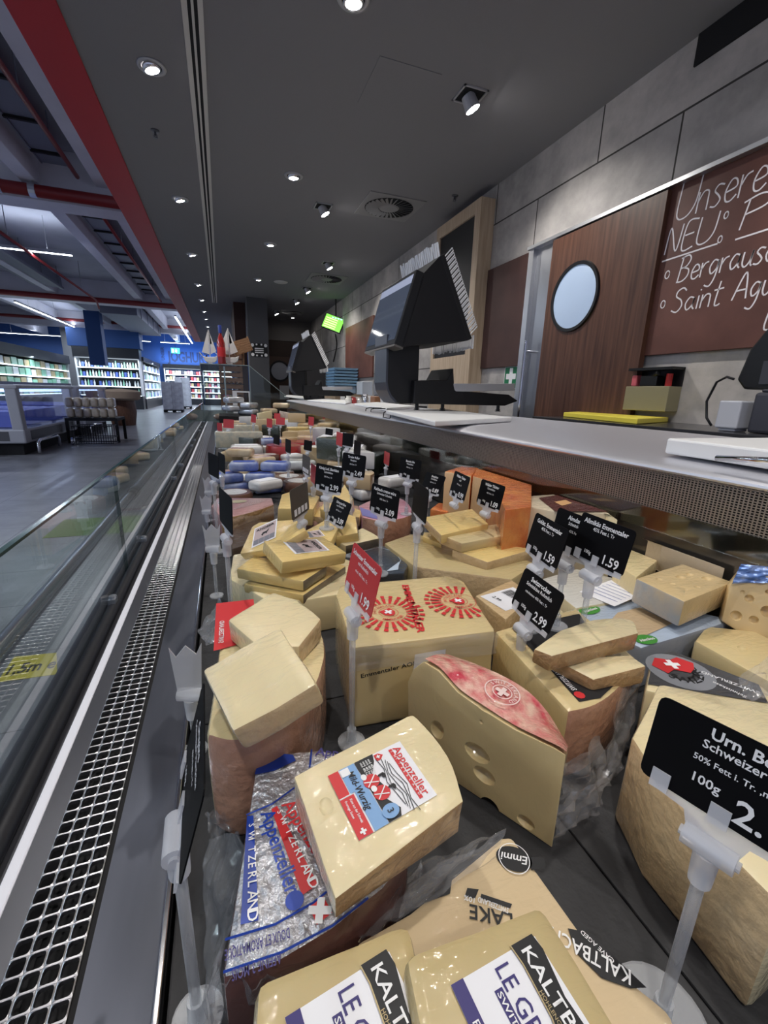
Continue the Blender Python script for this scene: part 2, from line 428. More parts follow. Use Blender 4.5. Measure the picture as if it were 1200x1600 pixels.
# hall light strips
def strip(a, b, label, lamp=True):
    a, b = V(a), V(b); d = b-a; mid = (a+b)/2
    t = thing('light_strip', label, 'light', mid, 'white light strips in the hall')
    n = d.normalized(); s = V((-n.y, n.x, 0))*.045
    MB().prism([a-s+V((0, 0, .012)), a+s+V((0, 0, .012)), b+s+V((0, 0, .012)), b-s+V((0, 0, .012))], (0, 0, .07)).build('housing', M_alu, t)
    MB().prism([a-s*.8, a+s*.8, b+s*.8, b-s*.8], (0, 0, .012)).build('diffuser', M_strip, t)
    for k in (.15, .5, .85):
        p = a+d*k; MB().cyl(p+V((0, 0, .08)), p+V((0, 0, 5.35-p.z)), .006, 6).build('hanger', M_alu, t)
    if lamp:
        L = bpy.data.lights.new('strip_light', 'AREA'); L.shape = 'RECTANGLE'; L.size = d.length; L.size_y = .08; L.energy = HALL_W*max(1, d.length/6); L.color = (.78, .87, 1.0)
        lo = bpy.data.objects.new('strip_light', L); C.objects.link(lo); lo.parent = t
        lo.location = (0, 0, -.02); lo.rotation_euler = (0, 0, math.atan2(d.y, d.x))
        L2 = L.copy(); L2.energy = L.energy*.22; lu = bpy.data.objects.new('added_uplight', L2); C.objects.link(lu); lu.parent = t  # upward fill light, added to brighten the hall ceiling and beams
        lu.location = (0, 0, .10); lu.rotation_euler = (math.pi, 0, math.atan2(d.y, d.x))
strip((-6.9, 14.65, 4.5), (-3.4, 14.6, 4.5), 'short bright light strip at the left edge of the photo under the duct')
strip((-7.75, 23.6, 4.5), (-7.75, 33.2, 4.5), 'bright light strip running away to the left of the blue pillar')
strip((-1.82, 24.2, 4.5), (-1.82, 37.5, 4.5), 'slanting bright light strip close to the red fascia end')
strip((-13.5, 37.5, 4.45), (-8.9, 37.5, 4.45), 'long level light strip at far left below the beams')
strip((-8.0, 37.5, 4.45), (-4.6, 37.5, 4.45), 'level light strip right of the blue pillar')
strip((-3.95, 37.5, 4.45), (-2.0, 37.5, 4.45), 'level light strip above the blue lettering')
# extra hall strips outside the picture that light the near hall
strip((-6.5, -1.5, 4.5), (-6.5, 9.5, 4.5), 'light strip over the near aisle')
strip((-10.5, -1.5, 4.5), (-10.5, 9.5, 4.5), 'light strip over the next aisle')
# blue pillar in front of the far shelves
struct(MB().bx((-5.55, 24.3, 2.2), (-4.95, 24.9, 4.5)).build('column_blue', M_blue))
# ------------------------------------------------ ceiling fittings over the counter
M_ring = mat('downlight ring', (.45, .45, .47), .35, .3)
def downlight(x, y, tilt, label, group, on=True):
    t = thing('downlight', label, 'ceiling spot', (x, y, CE), group)
    MB().lathe([(.056, -.004), (.060, -.010), (.078, -.008), (.082, 0), (.056, 0)], (x, y, CE), 28).build('ring', M_ring, t, smooth=True)
    MB().lathe([(.0, -.002), (.056, -.002)], (x, y, CE), 24).build('recess', M_blackm, t)
    ax = V((math.sin(tilt), 0, -math.cos(tilt)))
    c = V((x, y, CE-.012))
    MB().lathe([(.048, -.018), (.050, .010), (.040, .012), (.0401, .005)], c, 24, ax).build('reflector', M_chrome, t, smooth=True)
    MB().lathe([(.0, .006), (.040, .006)], c, 24, ax).build('lens', M_lamp, t)
    if on:
        L = bpy.data.lights.new('spot', 'SPOT'); L.energy = SPOT_W; L.spot_size = math.radians(92); L.spot_blend = .6; L.shadow_soft_size = .035; L.color = (1, .96, .9)
        lo = bpy.data.objects.new('spot', L); C.objects.link(lo); lo.parent = t
        lo.location = (0, 0, -.05); lo.rotation_euler = (0, -tilt, 0)
    return t
GA = 'ceiling spots in the left row beside the red fascia'
GB = 'ceiling spots in the middle row right of the slotted vent'
GC = 'ceiling spots in the row along the tiled wall'
names = ['large ceiling spot at upper left, nearest of the left row', 'second ceiling spot of the left row', 'third ceiling spot of the left row', 'fourth ceiling spot of the left row', 'fifth ceiling spot of the left row', 'sixth ceiling spot of the left row', 'seventh ceiling spot of the left row', 'eighth ceiling spot of the left row']
downlight(-.27, -.5, .25, 'ceiling spot of the left row overhead behind the viewer', GA)
downlight(-.27, 1.5, .25, 'ceiling spot of the left row just above the picture', GA)
for i, y in enumerate((3.5, 5.5, 7.5, 9.47, 11.0, 12.5, 13.8, 15.4)): downlight(-.27, y, .25, names[i], GA, on=i < 5)
downlight(.72, .6, .05, 'ceiling spot of the middle row overhead', GB)
downlight(.72, -1.2, .05, 'ceiling spot of the middle row behind the viewer', GB)
for i, (y, n) in enumerate(((2.6, 'ceiling spot cut by the top edge of the photo'), (4.54, 'round ceiling spot left of the square spot and swirl vent'), (6.55, 'third ceiling spot of the middle row'), (8.56, 'fourth ceiling spot of the middle row'))):
    downlight(.72, y, .05, n, GB)
M_sil = mat('tray steel', (.62, .62, .64), .42, .75)
def square_spot(x, y, label, on=True):
    t = thing('square_spotlight', label, 'ceiling spot', (x, y, CE), 'swivelling spots along the tiled wall')
    mb = MB(); s = .085
    for a, b in (((-s, -s), (s, -s+.012)), ((-s, s-.012), (s, s)), ((-s, -s), (-s+.012, s)), ((s-.012, -s), (s, s))):
        mb.bx((x+a[0], y+a[1], CE-.008), (x+b[0], y+b[1], CE))
    mb.build('frame', M_ring, t)
    MB().bx((x-s+.012, y-s+.012, CE-.003), (x+s-.012, y+s-.012, CE-.001)).build('recess', M_blackm, t)
    ax = V((.47, -.1, -.87)).normalized(); c = V((x, y, CE-.03))
    MB().cyl(c-ax*.03, c+ax*.05, .042, 18, .048).build('lamp_head', M_ring, t, smooth=False)
    MB().lathe([(0, .052), (.042, .052)], c, 20, ax).build('lens', M_lamp, t)
    if on:
        L = bpy.data.lights.new('spot', 'SPOT'); L.energy = SPOT_W*1.3; L.spot_size = math.radians(105); L.spot_blend = .9; L.shadow_soft_size = .035; L.color = (1, .96, .9)
        lo = bpy.data.objects.new('spot', L); C.objects.link(lo); lo.parent = t
        lo.location = ax*.1 + V((0, 0, -.03)); lo.rotation_euler = ax.to_track_quat('-Z', 'Y').to_euler()
square_spot(1.10, 5.08, 'square framed spot left of the swirl vent')
square_spot(1.6, 7.07, 'swivelling spot in front of the second swirl vent')
square_spot(1.6, 8.84, 'swivelling spot just beyond the second swirl vent')
square_spot(1.58, 10.0, 'swivelling spot third along the tiled wall', False)
square_spot(1.34, 11.6, 'swivelling spot at the third swirl vent', False)
square_spot(1.6, 3.0, 'swivelling spot by the wall above the picture')
square_spot(1.6, 1.0, 'swivelling spot by the wall overhead')
square_spot(1.6, -.8, 'swivelling spot by the wall behind the viewer')
downlight(1.85, 12.3, 0, 'farthest ceiling spot near the brown back wall', GC, False)
# slotted linear vent
t = thing('slot_diffuser', 'long white linear vent with two black slots in the ceiling', 'air vent', (-.02, 4, CE))
mb = MB()
for a, b in ((-.068, -.040), (-.023, -.010), (.008, .034)): mb.bx((a, -2.5, CE-.006), (b, 11.2, CE-.0005))
mb.build('profile', mat('vent white', (.62, .60, .57), .5), t)
MB().bx((-.040, -2.5, CE-.003), (-.023, 11.2, CE)).bx((-.010, -2.5, CE-.003), (.008, 11.2, CE)).build('slot', M_blackm, t)
# swirl vents
def swirl(x, y, label, s=.30):
    t = thing('swirl_vent', label, 'air vent', (x, y, CE), 'swirl vents in the grey ceiling')
    MB().bx((x-s, y-s, CE-.008), (x+s, y+s, CE)).build('plate', M_ceil if False else mat('vent grey', (.25, .245, .25), .6), t, bevel=.002)
    MB().lathe([(.0, -.0095), (s*.86, -.0095)], (x, y, CE), 40).build('opening', M_blackm, t)
    mb = MB(); n = 28
    for k in range(n):
        a = 2*math.pi*k/n; R = rotm('Z', a) @ rotm('X', .5)
        mb.box(V((x, y, CE-.014)) + rotm('Z', a) @ V((s*.60, 0, 0)), (s*.46, .028, .002), R)
    mb.build('vanes', MATS['vent grey'], t)
    MB().lathe([(0, -.018), (s*.30, -.018), (s*.36, -.010)], (x, y, CE), 24).build('hub', MATS['vent grey'], t)
swirl(1.73, 4.83, 'swirl vent nearest the camera, above the oak framed chalkboard', .29)
swirl(1.78, 8.0, 'second swirl vent in the ceiling, in front of the far spots', .30)
swirl(1.72, 11.6, 'third swirl vent, smallest, near the brown back wall', .28)
t = thing('ceiling_speaker', 'flat white round loudspeaker in the grey ceiling', 'loudspeaker', (1.1, 8.6, CE))
MB().lathe([(0, -.012), (.10, -.012), (.115, -.006), (.12, 0)], (1.1, 8.6, CE), 32).build('grille', M_offw, t, smooth=True)
for x, y, n in ((-.343, 4.24, 'tiny dark sprinkler head between the first two spots of the left row'), (2.21, 4.32, 'tiny dark sprinkler head beside the swirl vent at the wall')):
    t = thing('fire_sprinkler', n, 'sprinkler', (x, y, CE))
    MB().lathe([(.03, 0), (.03, -.006), (.008, -.01), (.008, -.03)], (x, y, CE), 16).build('body', M_steeld, t)
    MB().cyl((x, y, CE-.05), (x, y, CE-.047), .016, 12).cyl((x-.012, y, CE-.03), (x-.006, y, CE-.05), .002, 6).cyl((x+.012, y, CE-.03), (x+.006, y, CE-.05), .002, 6).build('deflector', M_steeld, t)
struct(MB().bx((.96, 2.90, CE-.004), (1.35, 3.34, CE)).build('trim_3', M_ceil, bevel=.001))
# ================================================================ DISPLAY COUNTER
SC_ON[0] = True
YE = 7.2; DK = .80; RX = .965
M_mesh = mat('grille chrome', (.66, .66, .70), .2, 1.0)
M_slate = mat('black slate', (.016, .016, .018), .7, bump=.6, bscale=30, col2=(.036, .036, .039), vscale=14)
M_glass = glass_mat('counter glass', (.90, .95, .94), .01, .03)
M_glassedge = mat('glass edge', (.02, .06, .06), .1, trans=.0)
M_seal = mat('dark rubber', (.02, .02, .024), .42)
M_panel = mat('counter body dark', (.05, .05, .055), .5)
ct = thing('display_counter', 'long refrigerated cheese counter with steel trim and low glass front', 'counter', (.45, 3, 0))
MB().bx((-.26, -1.2, .12), (RX, YE, .739)).build('body', M_panel, ct)
MB().bx((-.14, -1.2, .74), (RX-.005, YE, DK-.027)).build('deck', M_blackm, ct)
MB().bx((-.235, -1.2, .74), (-.222, YE, .825)).build('white_edge', mat('pale edge strip', (.80, .80, .88), .4), ct, bevel=.002)
MB().bx((-.222, -1.2, .79), (-.200, YE, .824)).build('inner_trim', mat('satin trim steel', (.34, .345, .38), .28, 1.0), ct)
MB().bx((-.1435, -1.2, .77), (-.139, YE, .822)).build('slot_edge', M_blackm, ct)
MB().prism([(-.139, -1.2, .822), (-.084, -1.2, .806), (-.084, -1.2, .77), (-.139, -1.2, .77)], (0, YE+1.2, 0)).build('front_strip', mat('blued steel strip', (.20, .215, .27), .30, 1.0, vary=.12, vscale=5, stretch=(6, 1, 1)), ct)
MB().bx((-.084, -1.2, .76), (-.079, YE, .812)).build('bright_lip', M_chrome, ct, bevel=.001)
# air return mesh: rounded bars, four cells wide
mb = MB(); x0, x1 = -.200, -.1435; n = 4; zt = .825; PI2 = .0144; cw = (x1-x0)/n
M_mesh.node_tree.nodes['Principled BSDF'].inputs['Roughness'].default_value = .32
y = -.2
def mesh_cell(cx, cy, hx, hy, w, r):
    """one cell of the pressed grille: flat web round a hole with rounded corners, with a short wall"""
    bm = mb.bm; O = []; I = []; D = []
    for sx, sy, a0 in ((1, 1, 0), (-1, 1, 1), (-1, -1, 2), (1, -1, 3)):
        O.append(bm.verts.new((cx+sx*hx, cy+sy*hy, zt))); arc = []; wall = []
        for k in range(4):
            t = math.pi/2*a0+math.pi/2*k/3
            q = (cx+sx*(hx-w-r)+r*math.cos(t), cy+sy*(hy-w-r)+r*math.sin(t))
            arc.append(bm.verts.new((q[0], q[1], zt+.0006))); wall.append(bm.verts.new((q[0], q[1], zt-.004)))
        I.append(arc); D.append(wall)
    for i in range(4):
        j = (i+1) % 4
        for k in range(3): bm.faces.new((O[i], I[i][k], I[i][k+1])); bm.faces.new((I[i][k], D[i][k], D[i][k+1], I[i][k+1]))
        bm.faces.new((O[i], I[i][3], I[j][0], O[j])); bm.faces.new((I[i][3], D[i][3], D[j][0], I[j][0]))
while y < 3.0:
    for k in range(n): mesh_cell(x0+cw*(k+.5), y+PI2/2, cw/2, PI2/2, .0010, .0028)
    y += PI2
for k in range(n+1): mb.bx((x0+cw*k-.0016, y, zt-.003), (x0+cw*k+.0016, YE, zt+.0006))
while y < YE-.02:
    mb.bx((x0, y-.0017, zt-.003), (x1, y+.0017, zt+.0008)); y += PI2
mb.build('air_grille', M_mesh, ct, clean=False)
MB().bx((x0, -1.2, .76), (x1, YE, .77)).build('air_duct_bottom', M_blackm, ct)
# glass front: panes 1.49 m wide, dark profile that holds them
gx = -.273
for i in range(7):
    a, b = -1.70+1.49*i, -1.70+1.49*(i+1)-.004
    if a >= YE: break
    b = min(b, YE)
    p = MB().bx((gx-.004, a, .80), (gx+.004, b, 1.093)).build('glass_pane', M_glass, ct)
    MB().bx((gx-.0042, a, 1.0925), (gx+.0042, b, 1.097)).build('polished_edge', M_glassedge, p)
    MB().bx((gx-.0042, b-.0015, .80), (gx+.0042, b, 1.093)).build('joint_edge', M_glassedge, p)
    for yy in (a+.22, b-.22):
        if yy < YE: MB().bx((gx+.004, yy-.012, .815), (gx+.018, yy+.012, .836)).cyl((gx+.012, yy, .836), (gx+.012, yy, .842), .008, 10).build('glass_clamp', M_alu, p)
mb = MB(); mb.cyl((gx+.012, -1.2, .815), (gx+.012, YE, .815), .012, 14); mb.build('holder_profile', M_seal, ct, smooth='auto')
MB().cyl((gx-.018, -1.2, .80), (gx-.018, YE, .80), .017, 14).build('outer_profile', mat('grey bumper profile', (.13, .13, .16), .3, .6), ct, smooth='auto')
MB().bx((gx-.03, -1.2, .1), (gx+.03, YE, .80)).build('front_panel', mat('counter front grey', (.10, .10, .115), .4, .3), ct)
# bumper rail on the customer side
M_rail = mat('rail steel', (.78, .78, .82), .24, 1.0)
rl = thing('bumper_rail', 'polished steel tube rail along the outside of the glass front', 'rail', (-.37, 3, .875))
MB().cyl((-.372, -1.2, .872), (-.372, 2.0, .872), .016, 16).cyl((-.372, 2.06, .872), (-.372, YE, .872), .016, 16).build('tube', M_rail, rl, smooth='auto')
MB().cyl((-.372, 1.98, .872), (-.372, 2.08, .872), .02, 14).ball((-.372, 2.03, .872), .024, seg=14).build('connector', M_seal, rl, smooth='auto')
for y in (.3, 1.72, 2.32, 3.6, 3.8, 5.1, 5.3, 6.6):
    MB().cyl((-.372, y, .872), (-.278, y, .872), .008, 10).cyl((-.292, y, .872), (-.278, y, .872), .016, 12).build('bracket', M_rail, rl, smooth='auto')
# slate plates in the near stretch of the deck
def slate(i, a, b, label): 
    tag(MB().bx(a, b).build('slate_plate', M_slate, bevel=.002), label, 'slate plate', 'black slate plates on the deck')
sl = ['black slate plate under the blue and silver foil wedge', 'black slate plate bare in front of the holed wedge', 'black slate plate under the large price sign at right']
k = 0
for j, (ya, yb) in enumerate(((-.1, .62), (.622, 1.35), (1.352, 2.1))):
    for i, (xa, xb) in enumerate(((-.075, .36), (.362, .79), (.792, .955))):
        lab = {(0, 0): 'black slate plate under the blue and silver foil wedge at front left', (1, 0): 'black slate plate bare in front of the holed cheese wedge', (2, 0): 'black slate plate at the right edge behind the largest price sign', (0, 1): 'black slate plate under the pink rind half wheel', (1, 1): 'black slate plate under the red printed block', (2, 1): 'black slate plate under the pale blue wrapped block', (0, 2): 'black slate plate under the stack of framed label pieces', (1, 2): 'black slate plate under the tan slab stack', (2, 2): 'black slate plate beneath the dark rind block at the back'}[(i, j)]
        slate(k, (xa, ya, DK-.026), (xb, yb, DK), lab); k += 1
MB().bx((-.075, 2.102, DK-.026), (.955, YE, DK)).build('deck_plate', M_slate, ct)
# rear: perforated plate, rounded steel nose, worktop

M_perf = mat('perforated plate', (.58, .50, .43), .38, .85)
mb = MB(); za, zb = 1.052, 1.143
for i in range(18): z = za+(zb-za)*i/17; mb.bx((RX-.0008, -.4, z-.0009), (RX+.0008, YE, z+.0009))
y = -.4
while y < YE: mb.bx((RX-.0008, y, za), (RX+.0008, y+.0024, zb)); y += .0080
mb.build('rear_grille', M_perf, ct)
MB().bx((RX+.015, -.4, 1.02), (RX+.02, YE, 1.15)).build('rear_plenum', mat('plenum dark', (.012, .009, .008), .6), ct)
MB().bx((RX-.003, -.4, 1.143), (RX+.02, YE, 1.150)).build('bright_strip', mat('warm steel edge', (.75, .70, .66), .2, 1.0), ct)
nose = [(RX-.002, 1.141), (RX-.011, 1.1425), (RX-.014, 1.147), (RX-.013, 1.152), (RX-.007, 1.1565), (RX+.005, 1.160), (RX+.03, 1.1645), (RX+.07, 1.1690), (RX+.12, 1.1720), (RX+.18, 1.1735), (1.86, 1.1745), (1.86, 1.13), (RX+.02, 1.13)]
MB().prism([(x, -.4, z) for x, z in nose], (0, YE+.4, 0)).build('worktop', mat('worktop steel', (.68, .68, .73), .44, .85, bump=.03, bscale=60, stretch=(40, 1, 40)), ct, autos=True)
MB().bx((RX+.02, -.4, .12), (1.80, YE, 1.13)).build('rear_body', M_panel, ct)
M_mirror = mat('smoked rear panel', (.10, .09, .08), .12, .7)
MB().bx((RX-.002, -.4, DK), (RX+.001, YE, 1.052)).build('rear_panel', M_mirror, ct)
MB().bx((RX-.008, -.4, 1.0), (RX-.004, YE, 1.052)).build('rear_glass_rail', glass_mat('rail glass', (.8, .82, .8), .05, .12), ct)

SC_ON[0] = False
# ================================================================ WALL, DOOR, BOARDS
wallf = Face((WX-.002, 2.16, 1.565), (0, -1, 0), (0, 0, 1))      # u runs towards the viewer along the wall
# sliding door in a steel frame, pushed part of the way open to the right
dr = bpy.data.objects.new('door_1', None); C.objects.link(dr); WM['door_1'] = Matrix.Translation((WX, 2.8, 0)); dr.location = (WX, 2.8, 0); struct(dr)
HD = 2.44
MB().bx((WX-.07, 1.6, HD), (WX, 3.33, HD+.022)).build('head_rail', M_steel, dr)
MB().bx((WX-.05, 3.27, 0), (WX, 3.33, HD)).build('frame_post', M_steel, dr)
MB().bx((WX-.012, 2.9, 0), (WX-.002, 3.27, HD)).build('steel_door_leaf', mat('satin steel door', (.42, .43, .46), .3, .9, vary=.08, vscale=1.5), dr)
MB().bx((WX-.062, 2.11, .02), (WX-.022, 3.03, HD-.01)).build('door_leaf', M_wood, dr)
h = MB().cyl((WX-.075, 3.21, 1.0), (WX-.075, 3.21, 1.75), .011, 12); 
for z in (1.08, 1.67): h.cyl((WX-.075, 3.21, z), (WX-.01, 3.21, z), .008, 10)
h.build('door_handle', M_chrome, dr, smooth='auto')
wc = (WX-.062, 2.735, 1.995)
MB().lathe([(.205, -.004), (.205, .012), (.226, .014), (.232, -.004)], wc, 48, (-1, 0, 0)).build('porthole_ring', M_black, dr, smooth='auto')
MB().lathe([(0, .004), (.206, .004)], wc, 48, (-1, 0, 0)).build('porthole_glass', mat('frosted porthole', (.40, .50, .66), .18, coat=.4, emit=(.45, .60, .85), estr=.10), dr)
# chalk board with hand writing
bd = thing('chalkboard', 'large rust brown menu board with white chalk writing at right', 'board', (WX, 1.6, 1.565))
MB().bx((WX-.03, .6, 1.565), (WX, 2.16, 2.47)).build('board', M_rust, bd, bevel=.002)
fb = Face((WX-.03, 2.16, 1.565), (0, -1, 0), (0, 0, 1))
# single-stroke chalk letters on a 1-high grid: list of strokes
GL = {
 'U': (.75, [[(0, 1), (0, .25), (.12, .02), (.35, 0), (.55, .12), (.68, .4), (.7, 1)]]),
 'n': (.5, [[(0, .55), (.02, 0)], [(.02, .3), (.15, .52), (.32, .5), (.36, .3), (.38, 0)]]),
 's': (.42, [[(.34, .5), (.15, .55), (.05, .42), (.2, .28), (.3, .14), (.18, 0), (0, .04)]]),
 'e': (.46, [[(.02, .26), (.34, .32), (.3, .5), (.14, .54), (.02, .3), (.08, .05), (.24, 0), (.4, .12)]]),
 'r': (.4, [[(0, .55), (.03, 0)], [(.03, .3), (.14, .5), (.3, .54)]]),
 'N': (.75, [[(0, 0), (.05, 1), (.5, .02), (.6, 1)]]),
 'E': (.62, [[(.5, 1), (.05, .98), (.03, 0), (.5, .02)], [(.04, .52), (.42, .54)]]),
 'P': (.7, [[(.05, 0), (.08, .95)], [(-.05, .9), (.3, 1.02), (.56, .88), (.5, .6), (.07, .48)]]),
 'B': (.7, [[(.05, 0), (.1, 1)], [(.0, .95), (.35, 1.02), (.5, .84), (.36, .6), (.1, .55)], [(.2, .56), (.5, .45), (.52, .2), (.3, .02), (.0, .02)]]),
 'g': (.5, [[(.36, .48), (.16, .54), (.02, .3), (.14, .04), (.34, .2), (.38, .5), (.36, -.1), (.2, -.42), (-.05, -.35)]]),
 'a': (.5, [[(.36, .48), (.16, .54), (.02, .28), (.14, .02), (.34, .2), (.38, .5), (.36, .14), (.46, .02)]]),
 'u': (.5, [[(.02, .54), (.04, .15), (.18, 0), (.34, .18), (.38, .54), (.38, .1), (.46, 0)]]),
 'c': (.45, [[(.36, .46), (.18, .54), (.02, .28), (.14, .02), (.38, .08)]]),
 'S': (.62, [[(.52, .86), (.35, 1.0), (.12, .9), (.1, .68), (.36, .5), (.46, .24), (.28, .0), (.0, .1)]]),
 'i': (.22, [[(.06, .54), (.08, 0)], [(.07, .74), (.1, .78)]]),
 't': (.4, [[(.14, .95), (.12, .1), (.24, 0), (.34, .06)], [(-.04, .62), (.34, .66)]]),
 'A': (.75, [[(0, 0), (.34, 1), (.62, 0)], [(.1, .34), (.56, .36)]]),
 'L': (.5, [[(.04, 1), (.02, 0), (.45, .02)]]),
 'o': (.4, [[(.3, .44), (.12, .5), (.02, .25), (.14, .02), (.3, .2), (.3, .44)]])}
def smooth_path(p, n=5):
    if len(p) < 3: return p
    q = [p[0]] + list(p) + [p[-1]]; out = []
    for i in range(1, len(q)-2):
        for k in range(n):
            t = k/n; o = []
            for d in (0, 1):
                a, b, c, e = q[i-1][d], q[i][d], q[i+1][d], q[i+2][d]
                o.append(.5*((2*b) + (-a+c)*t + (2*a-5*b+4*c-e)*t*t + (-a+3*b-3*c+e)*t**3))
            out.append(tuple(o))
    return out + [p[-1]]
def chalk(mb, s, u, v, h, end=None, slant=.10, drop=0, w=.0075):
    tot = sum(GL[c][0] if c != ' ' else .4 for c in s)*h
    kx = (end-u)/tot if end else 1.0
    x = u
    for c in s:
        if c == ' ': x += .4*h*kx; continue
        for st in GL[c][1]:
            pts = [(x+(a+slant*b)*h*kx, v+b*h+drop*(x-u)) for a, b in smooth_path(st)]
            fb.line(mb, pts, w, .0012)
        x += GL[c][0]*h*kx
def bullet(mb, u, v, r=.017):
    fb.line(mb, [(u+r*.8*math.cos(a*.6), v+r*1.2*math.sin(a*.6)) for a in range(12)], .006, .0012)
M_chalk = mat('white chalk', (.80, .76, .78), .9)
mb = MB()
chalk(mb, 'Unsere', .10, .70, .175, end=.55)
chalk(mb, 'NEU', .07, .54, .13, end=.345); bullet(mb, .385, .64, .013); bullet(mb, .378, .535, .013)
chalk(mb, 'Pe', .455, .55, .13, end=.68)
fb.line(mb, [(.062, .508), (.37, .518)], .008, .0012); fb.line(mb, [(.455, .512), (.72, .52)], .008, .0012)
bullet(mb, .112, .43); chalk(mb, 'Bergrausc', .175, .375, .125, end=.66)
bullet(mb, .118, .275); chalk(mb, 'Saint', .175, .22, .12, end=.45); chalk(mb, 'Agu', .50, .23, .12, end=.68)
chalk(mb, 'L', .675, .08, .11)
mb.build('handwriting', M_chalk, bd, clean=False)
# plain dark boards further along the wall
def board(y0, y1, label, m, z0=1.565, z1=2.44):
    t = MB().bx((WX-.03, y0, z0), (WX, y1, z1)).build('wall_board', m, bevel=.002)
    return tag(t, label, 'board')
board(3.36, 3.96, 'plain plum brown board on the wall between oak frame and door', M_plum)
board(7.38, 9.15, 'rust brown board on the far wall behind the scale screen', M_rust, 1.57, 2.54)
# deep oak frame with a chalkboard panel
fr = thing('framed_blackboard', 'tall black board in a deep light oak frame by the wall', 'board', (2.37, 4.4, 0))
X0, ya, yb, zb, zt = 2.30, 3.97, 4.86, 1.0, 3.03
for nm, a, b in (('frame_side', (X0, ya, zb), (WX-.002, ya+.10, zt)), ('frame_side', (X0, yb-.07, zb), (WX-.002, yb, zt)), ('frame_top', (X0, ya+.10, zt-.11), (WX-.002, yb-.07, zt)), ('frame_bottom', (X0, ya+.10, zb), (WX-.002, yb-.07, 1.70))):
    MB().bx(a, b).build(nm, M_oak, fr, bevel=.002)
MB().bx((X0+.02, ya+.10, 1.70), (X0+.035, yb-.07, zt-.11)).build('black_panel', mat('blackboard', (.006, .006, .009), .55), fr)
# first aid sign
fs = thing('first_aid_sign', 'small green first aid sign with a white cross beside the steel door frame', 'sign', (WX, 3.47, 1.38))
MB().bx((WX-.004, 3.375, 1.375), (WX-.0005, 3.575, 1.565)).build('plate', mat('sign green', (.01, .17, .07), .5), fs)
ff = Face((WX-.004, 3.575, 1.375), (0, -1, 0), (0, 0, 1)); mb = MB(); ff.cross(mb, .1, .105, .072, .0008)
ff.rect(mb, 0, 0, .2, .006); ff.rect(mb, 0, .184, .2, .19); ff.rect(mb, 0, 0, .006, .19); ff.rect(mb, .194, 0, .2, .19)
mb.build('white_cross', M_white, fs, clean=False)
# tool rack with knives and tape beside the door
tr = thing('wall_tool_box', 'steel wall box holding tools between the wooden door and back counter', 'tool box', (WX-.05, 2.0, 1.3))
MB().bx((WX-.10, 1.85, 1.245), (WX-.002, 2.14, 1.385)).build('box', mat('brass toned steel', (.34, .31, .20), .4, .5), tr, bevel=.004)
MB().bx((WX-.012, 1.85, 1.385), (WX-.002, 2.14, 1.49)).bx((WX-.10, 1.85, 1.475), (WX-.002, 2.14, 1.49)).build('rack', M_black, tr)
tag(MB().bx((WX-.085, 1.95, 1.387), (WX-.03, 2.06, 1.445)).cyl((WX-.06, 2.0, 1.44), (WX-.09, 1.94, 1.46), .015).build('tape_dispenser', M_black, bevel=.006), 'black tape gun lying in the steel wall box', 'tape gun')
tag(MB().bx((WX-.08, 2.09, 1.387), (WX-.03, 2.125, 1.45)).build('ink_bottle', mat('pink plastic', (.6, .12, .16), .4), bevel=.006), 'small pink bottle at the left end of the wall tool box', 'bottle')
tag(MB().cyl((WX-.05, 1.90, 1.387), (WX-.05, 1.90, 1.455), .017, 12).build('marker_cup', mat('red plastic', (.5, .03, .03), .4)), 'small red cup at the right end of the wall tool box', 'cup')
# ------------------------------------------------ back counter
bc = thing('back_counter', 'dark back counter with steel top along the tiled wall', 'counter', (2.2, 1, 0))
MB().bx((1.93, -1, .1), (WX-.001, 2.40, 1.14)).build('cabinet', M_blackm, bc)
MB().bx((1.90, -1, 1.14), (WX-.001, 2.42, 1.186)).build('top', mat('dark granite top', (.035, .035, .04), .22), bc, bevel=.002)
yz = 1.187
ybd = [PZ(880, 651, yz), PZ(995, 663, yz), PZ(1120, 660, yz)]; ybd[2].x = min(ybd[2].x, WX-.02); ybd.append(ybd[0]+ybd[2]-ybd[1]); ybd[3].x = min(ybd[3].x, WX-.02)
tag(MB().prism([(k.x, k.y, yz) for k in ybd], (0, 0, .028)).build('cutting_board', mat('yellow cutting board', (.78, .66, .08), .45), bevel=.004), 'yellow cutting board lying on the dark back counter', 'cutting board')
# slicer at the right border
sl = thing('slicing_machine', 'dark slicing machine at the right edge under the chalkboard', 'slicer', (2.15, 1.15, yz))
MB().bx((2.02, .72, yz), (2.36, 1.215, yz+.16)).build('body', mat('slicer grey', (.06, .06, .075), .4, .3), sl, bevel=.012)
MB().prism([(2.08, 1.30, 1.36), (2.08, 1.335, 1.40), (2.08, 1.31, 1.52), (2.08, 1.225, 1.66), (2.08, .8, 1.70), (2.08, .8, 1.36)], (.16, 0, 0)).build('guard', M_black, sl, bevel=.010)
MB().bx((2.07, .8, 1.38), (2.078, 1.24, 1.47)).build('guard_band', mat('slicer band', (.05, .05, .06), .3), sl)
MB().bx((2.03, .85, yz+.16), (2.30, 1.2, 1.36)).build('neck', MATS['slicer grey'], sl, bevel=.01)
tag(MB().bx((1.99, 1.235, yz+.012), (2.09, 1.325, yz+.125)).bx((2.0, 1.245, yz), (2.08, 1.315, yz+.012)).build('control_box', mat('pale grey plastic', (.50, .51, .56), .45), bevel=.006), 'small pale grey control box standing beside the slicing machine', 'control box')
pts = [(1.98, 1.33, yz+.02), (1.985, 1.36, yz+.05), (1.985, 1.375, yz+.12), (1.985, 1.35, yz+.20), (1.98, 1.31, yz+.22), (1.98, 1.28, yz+.21)]
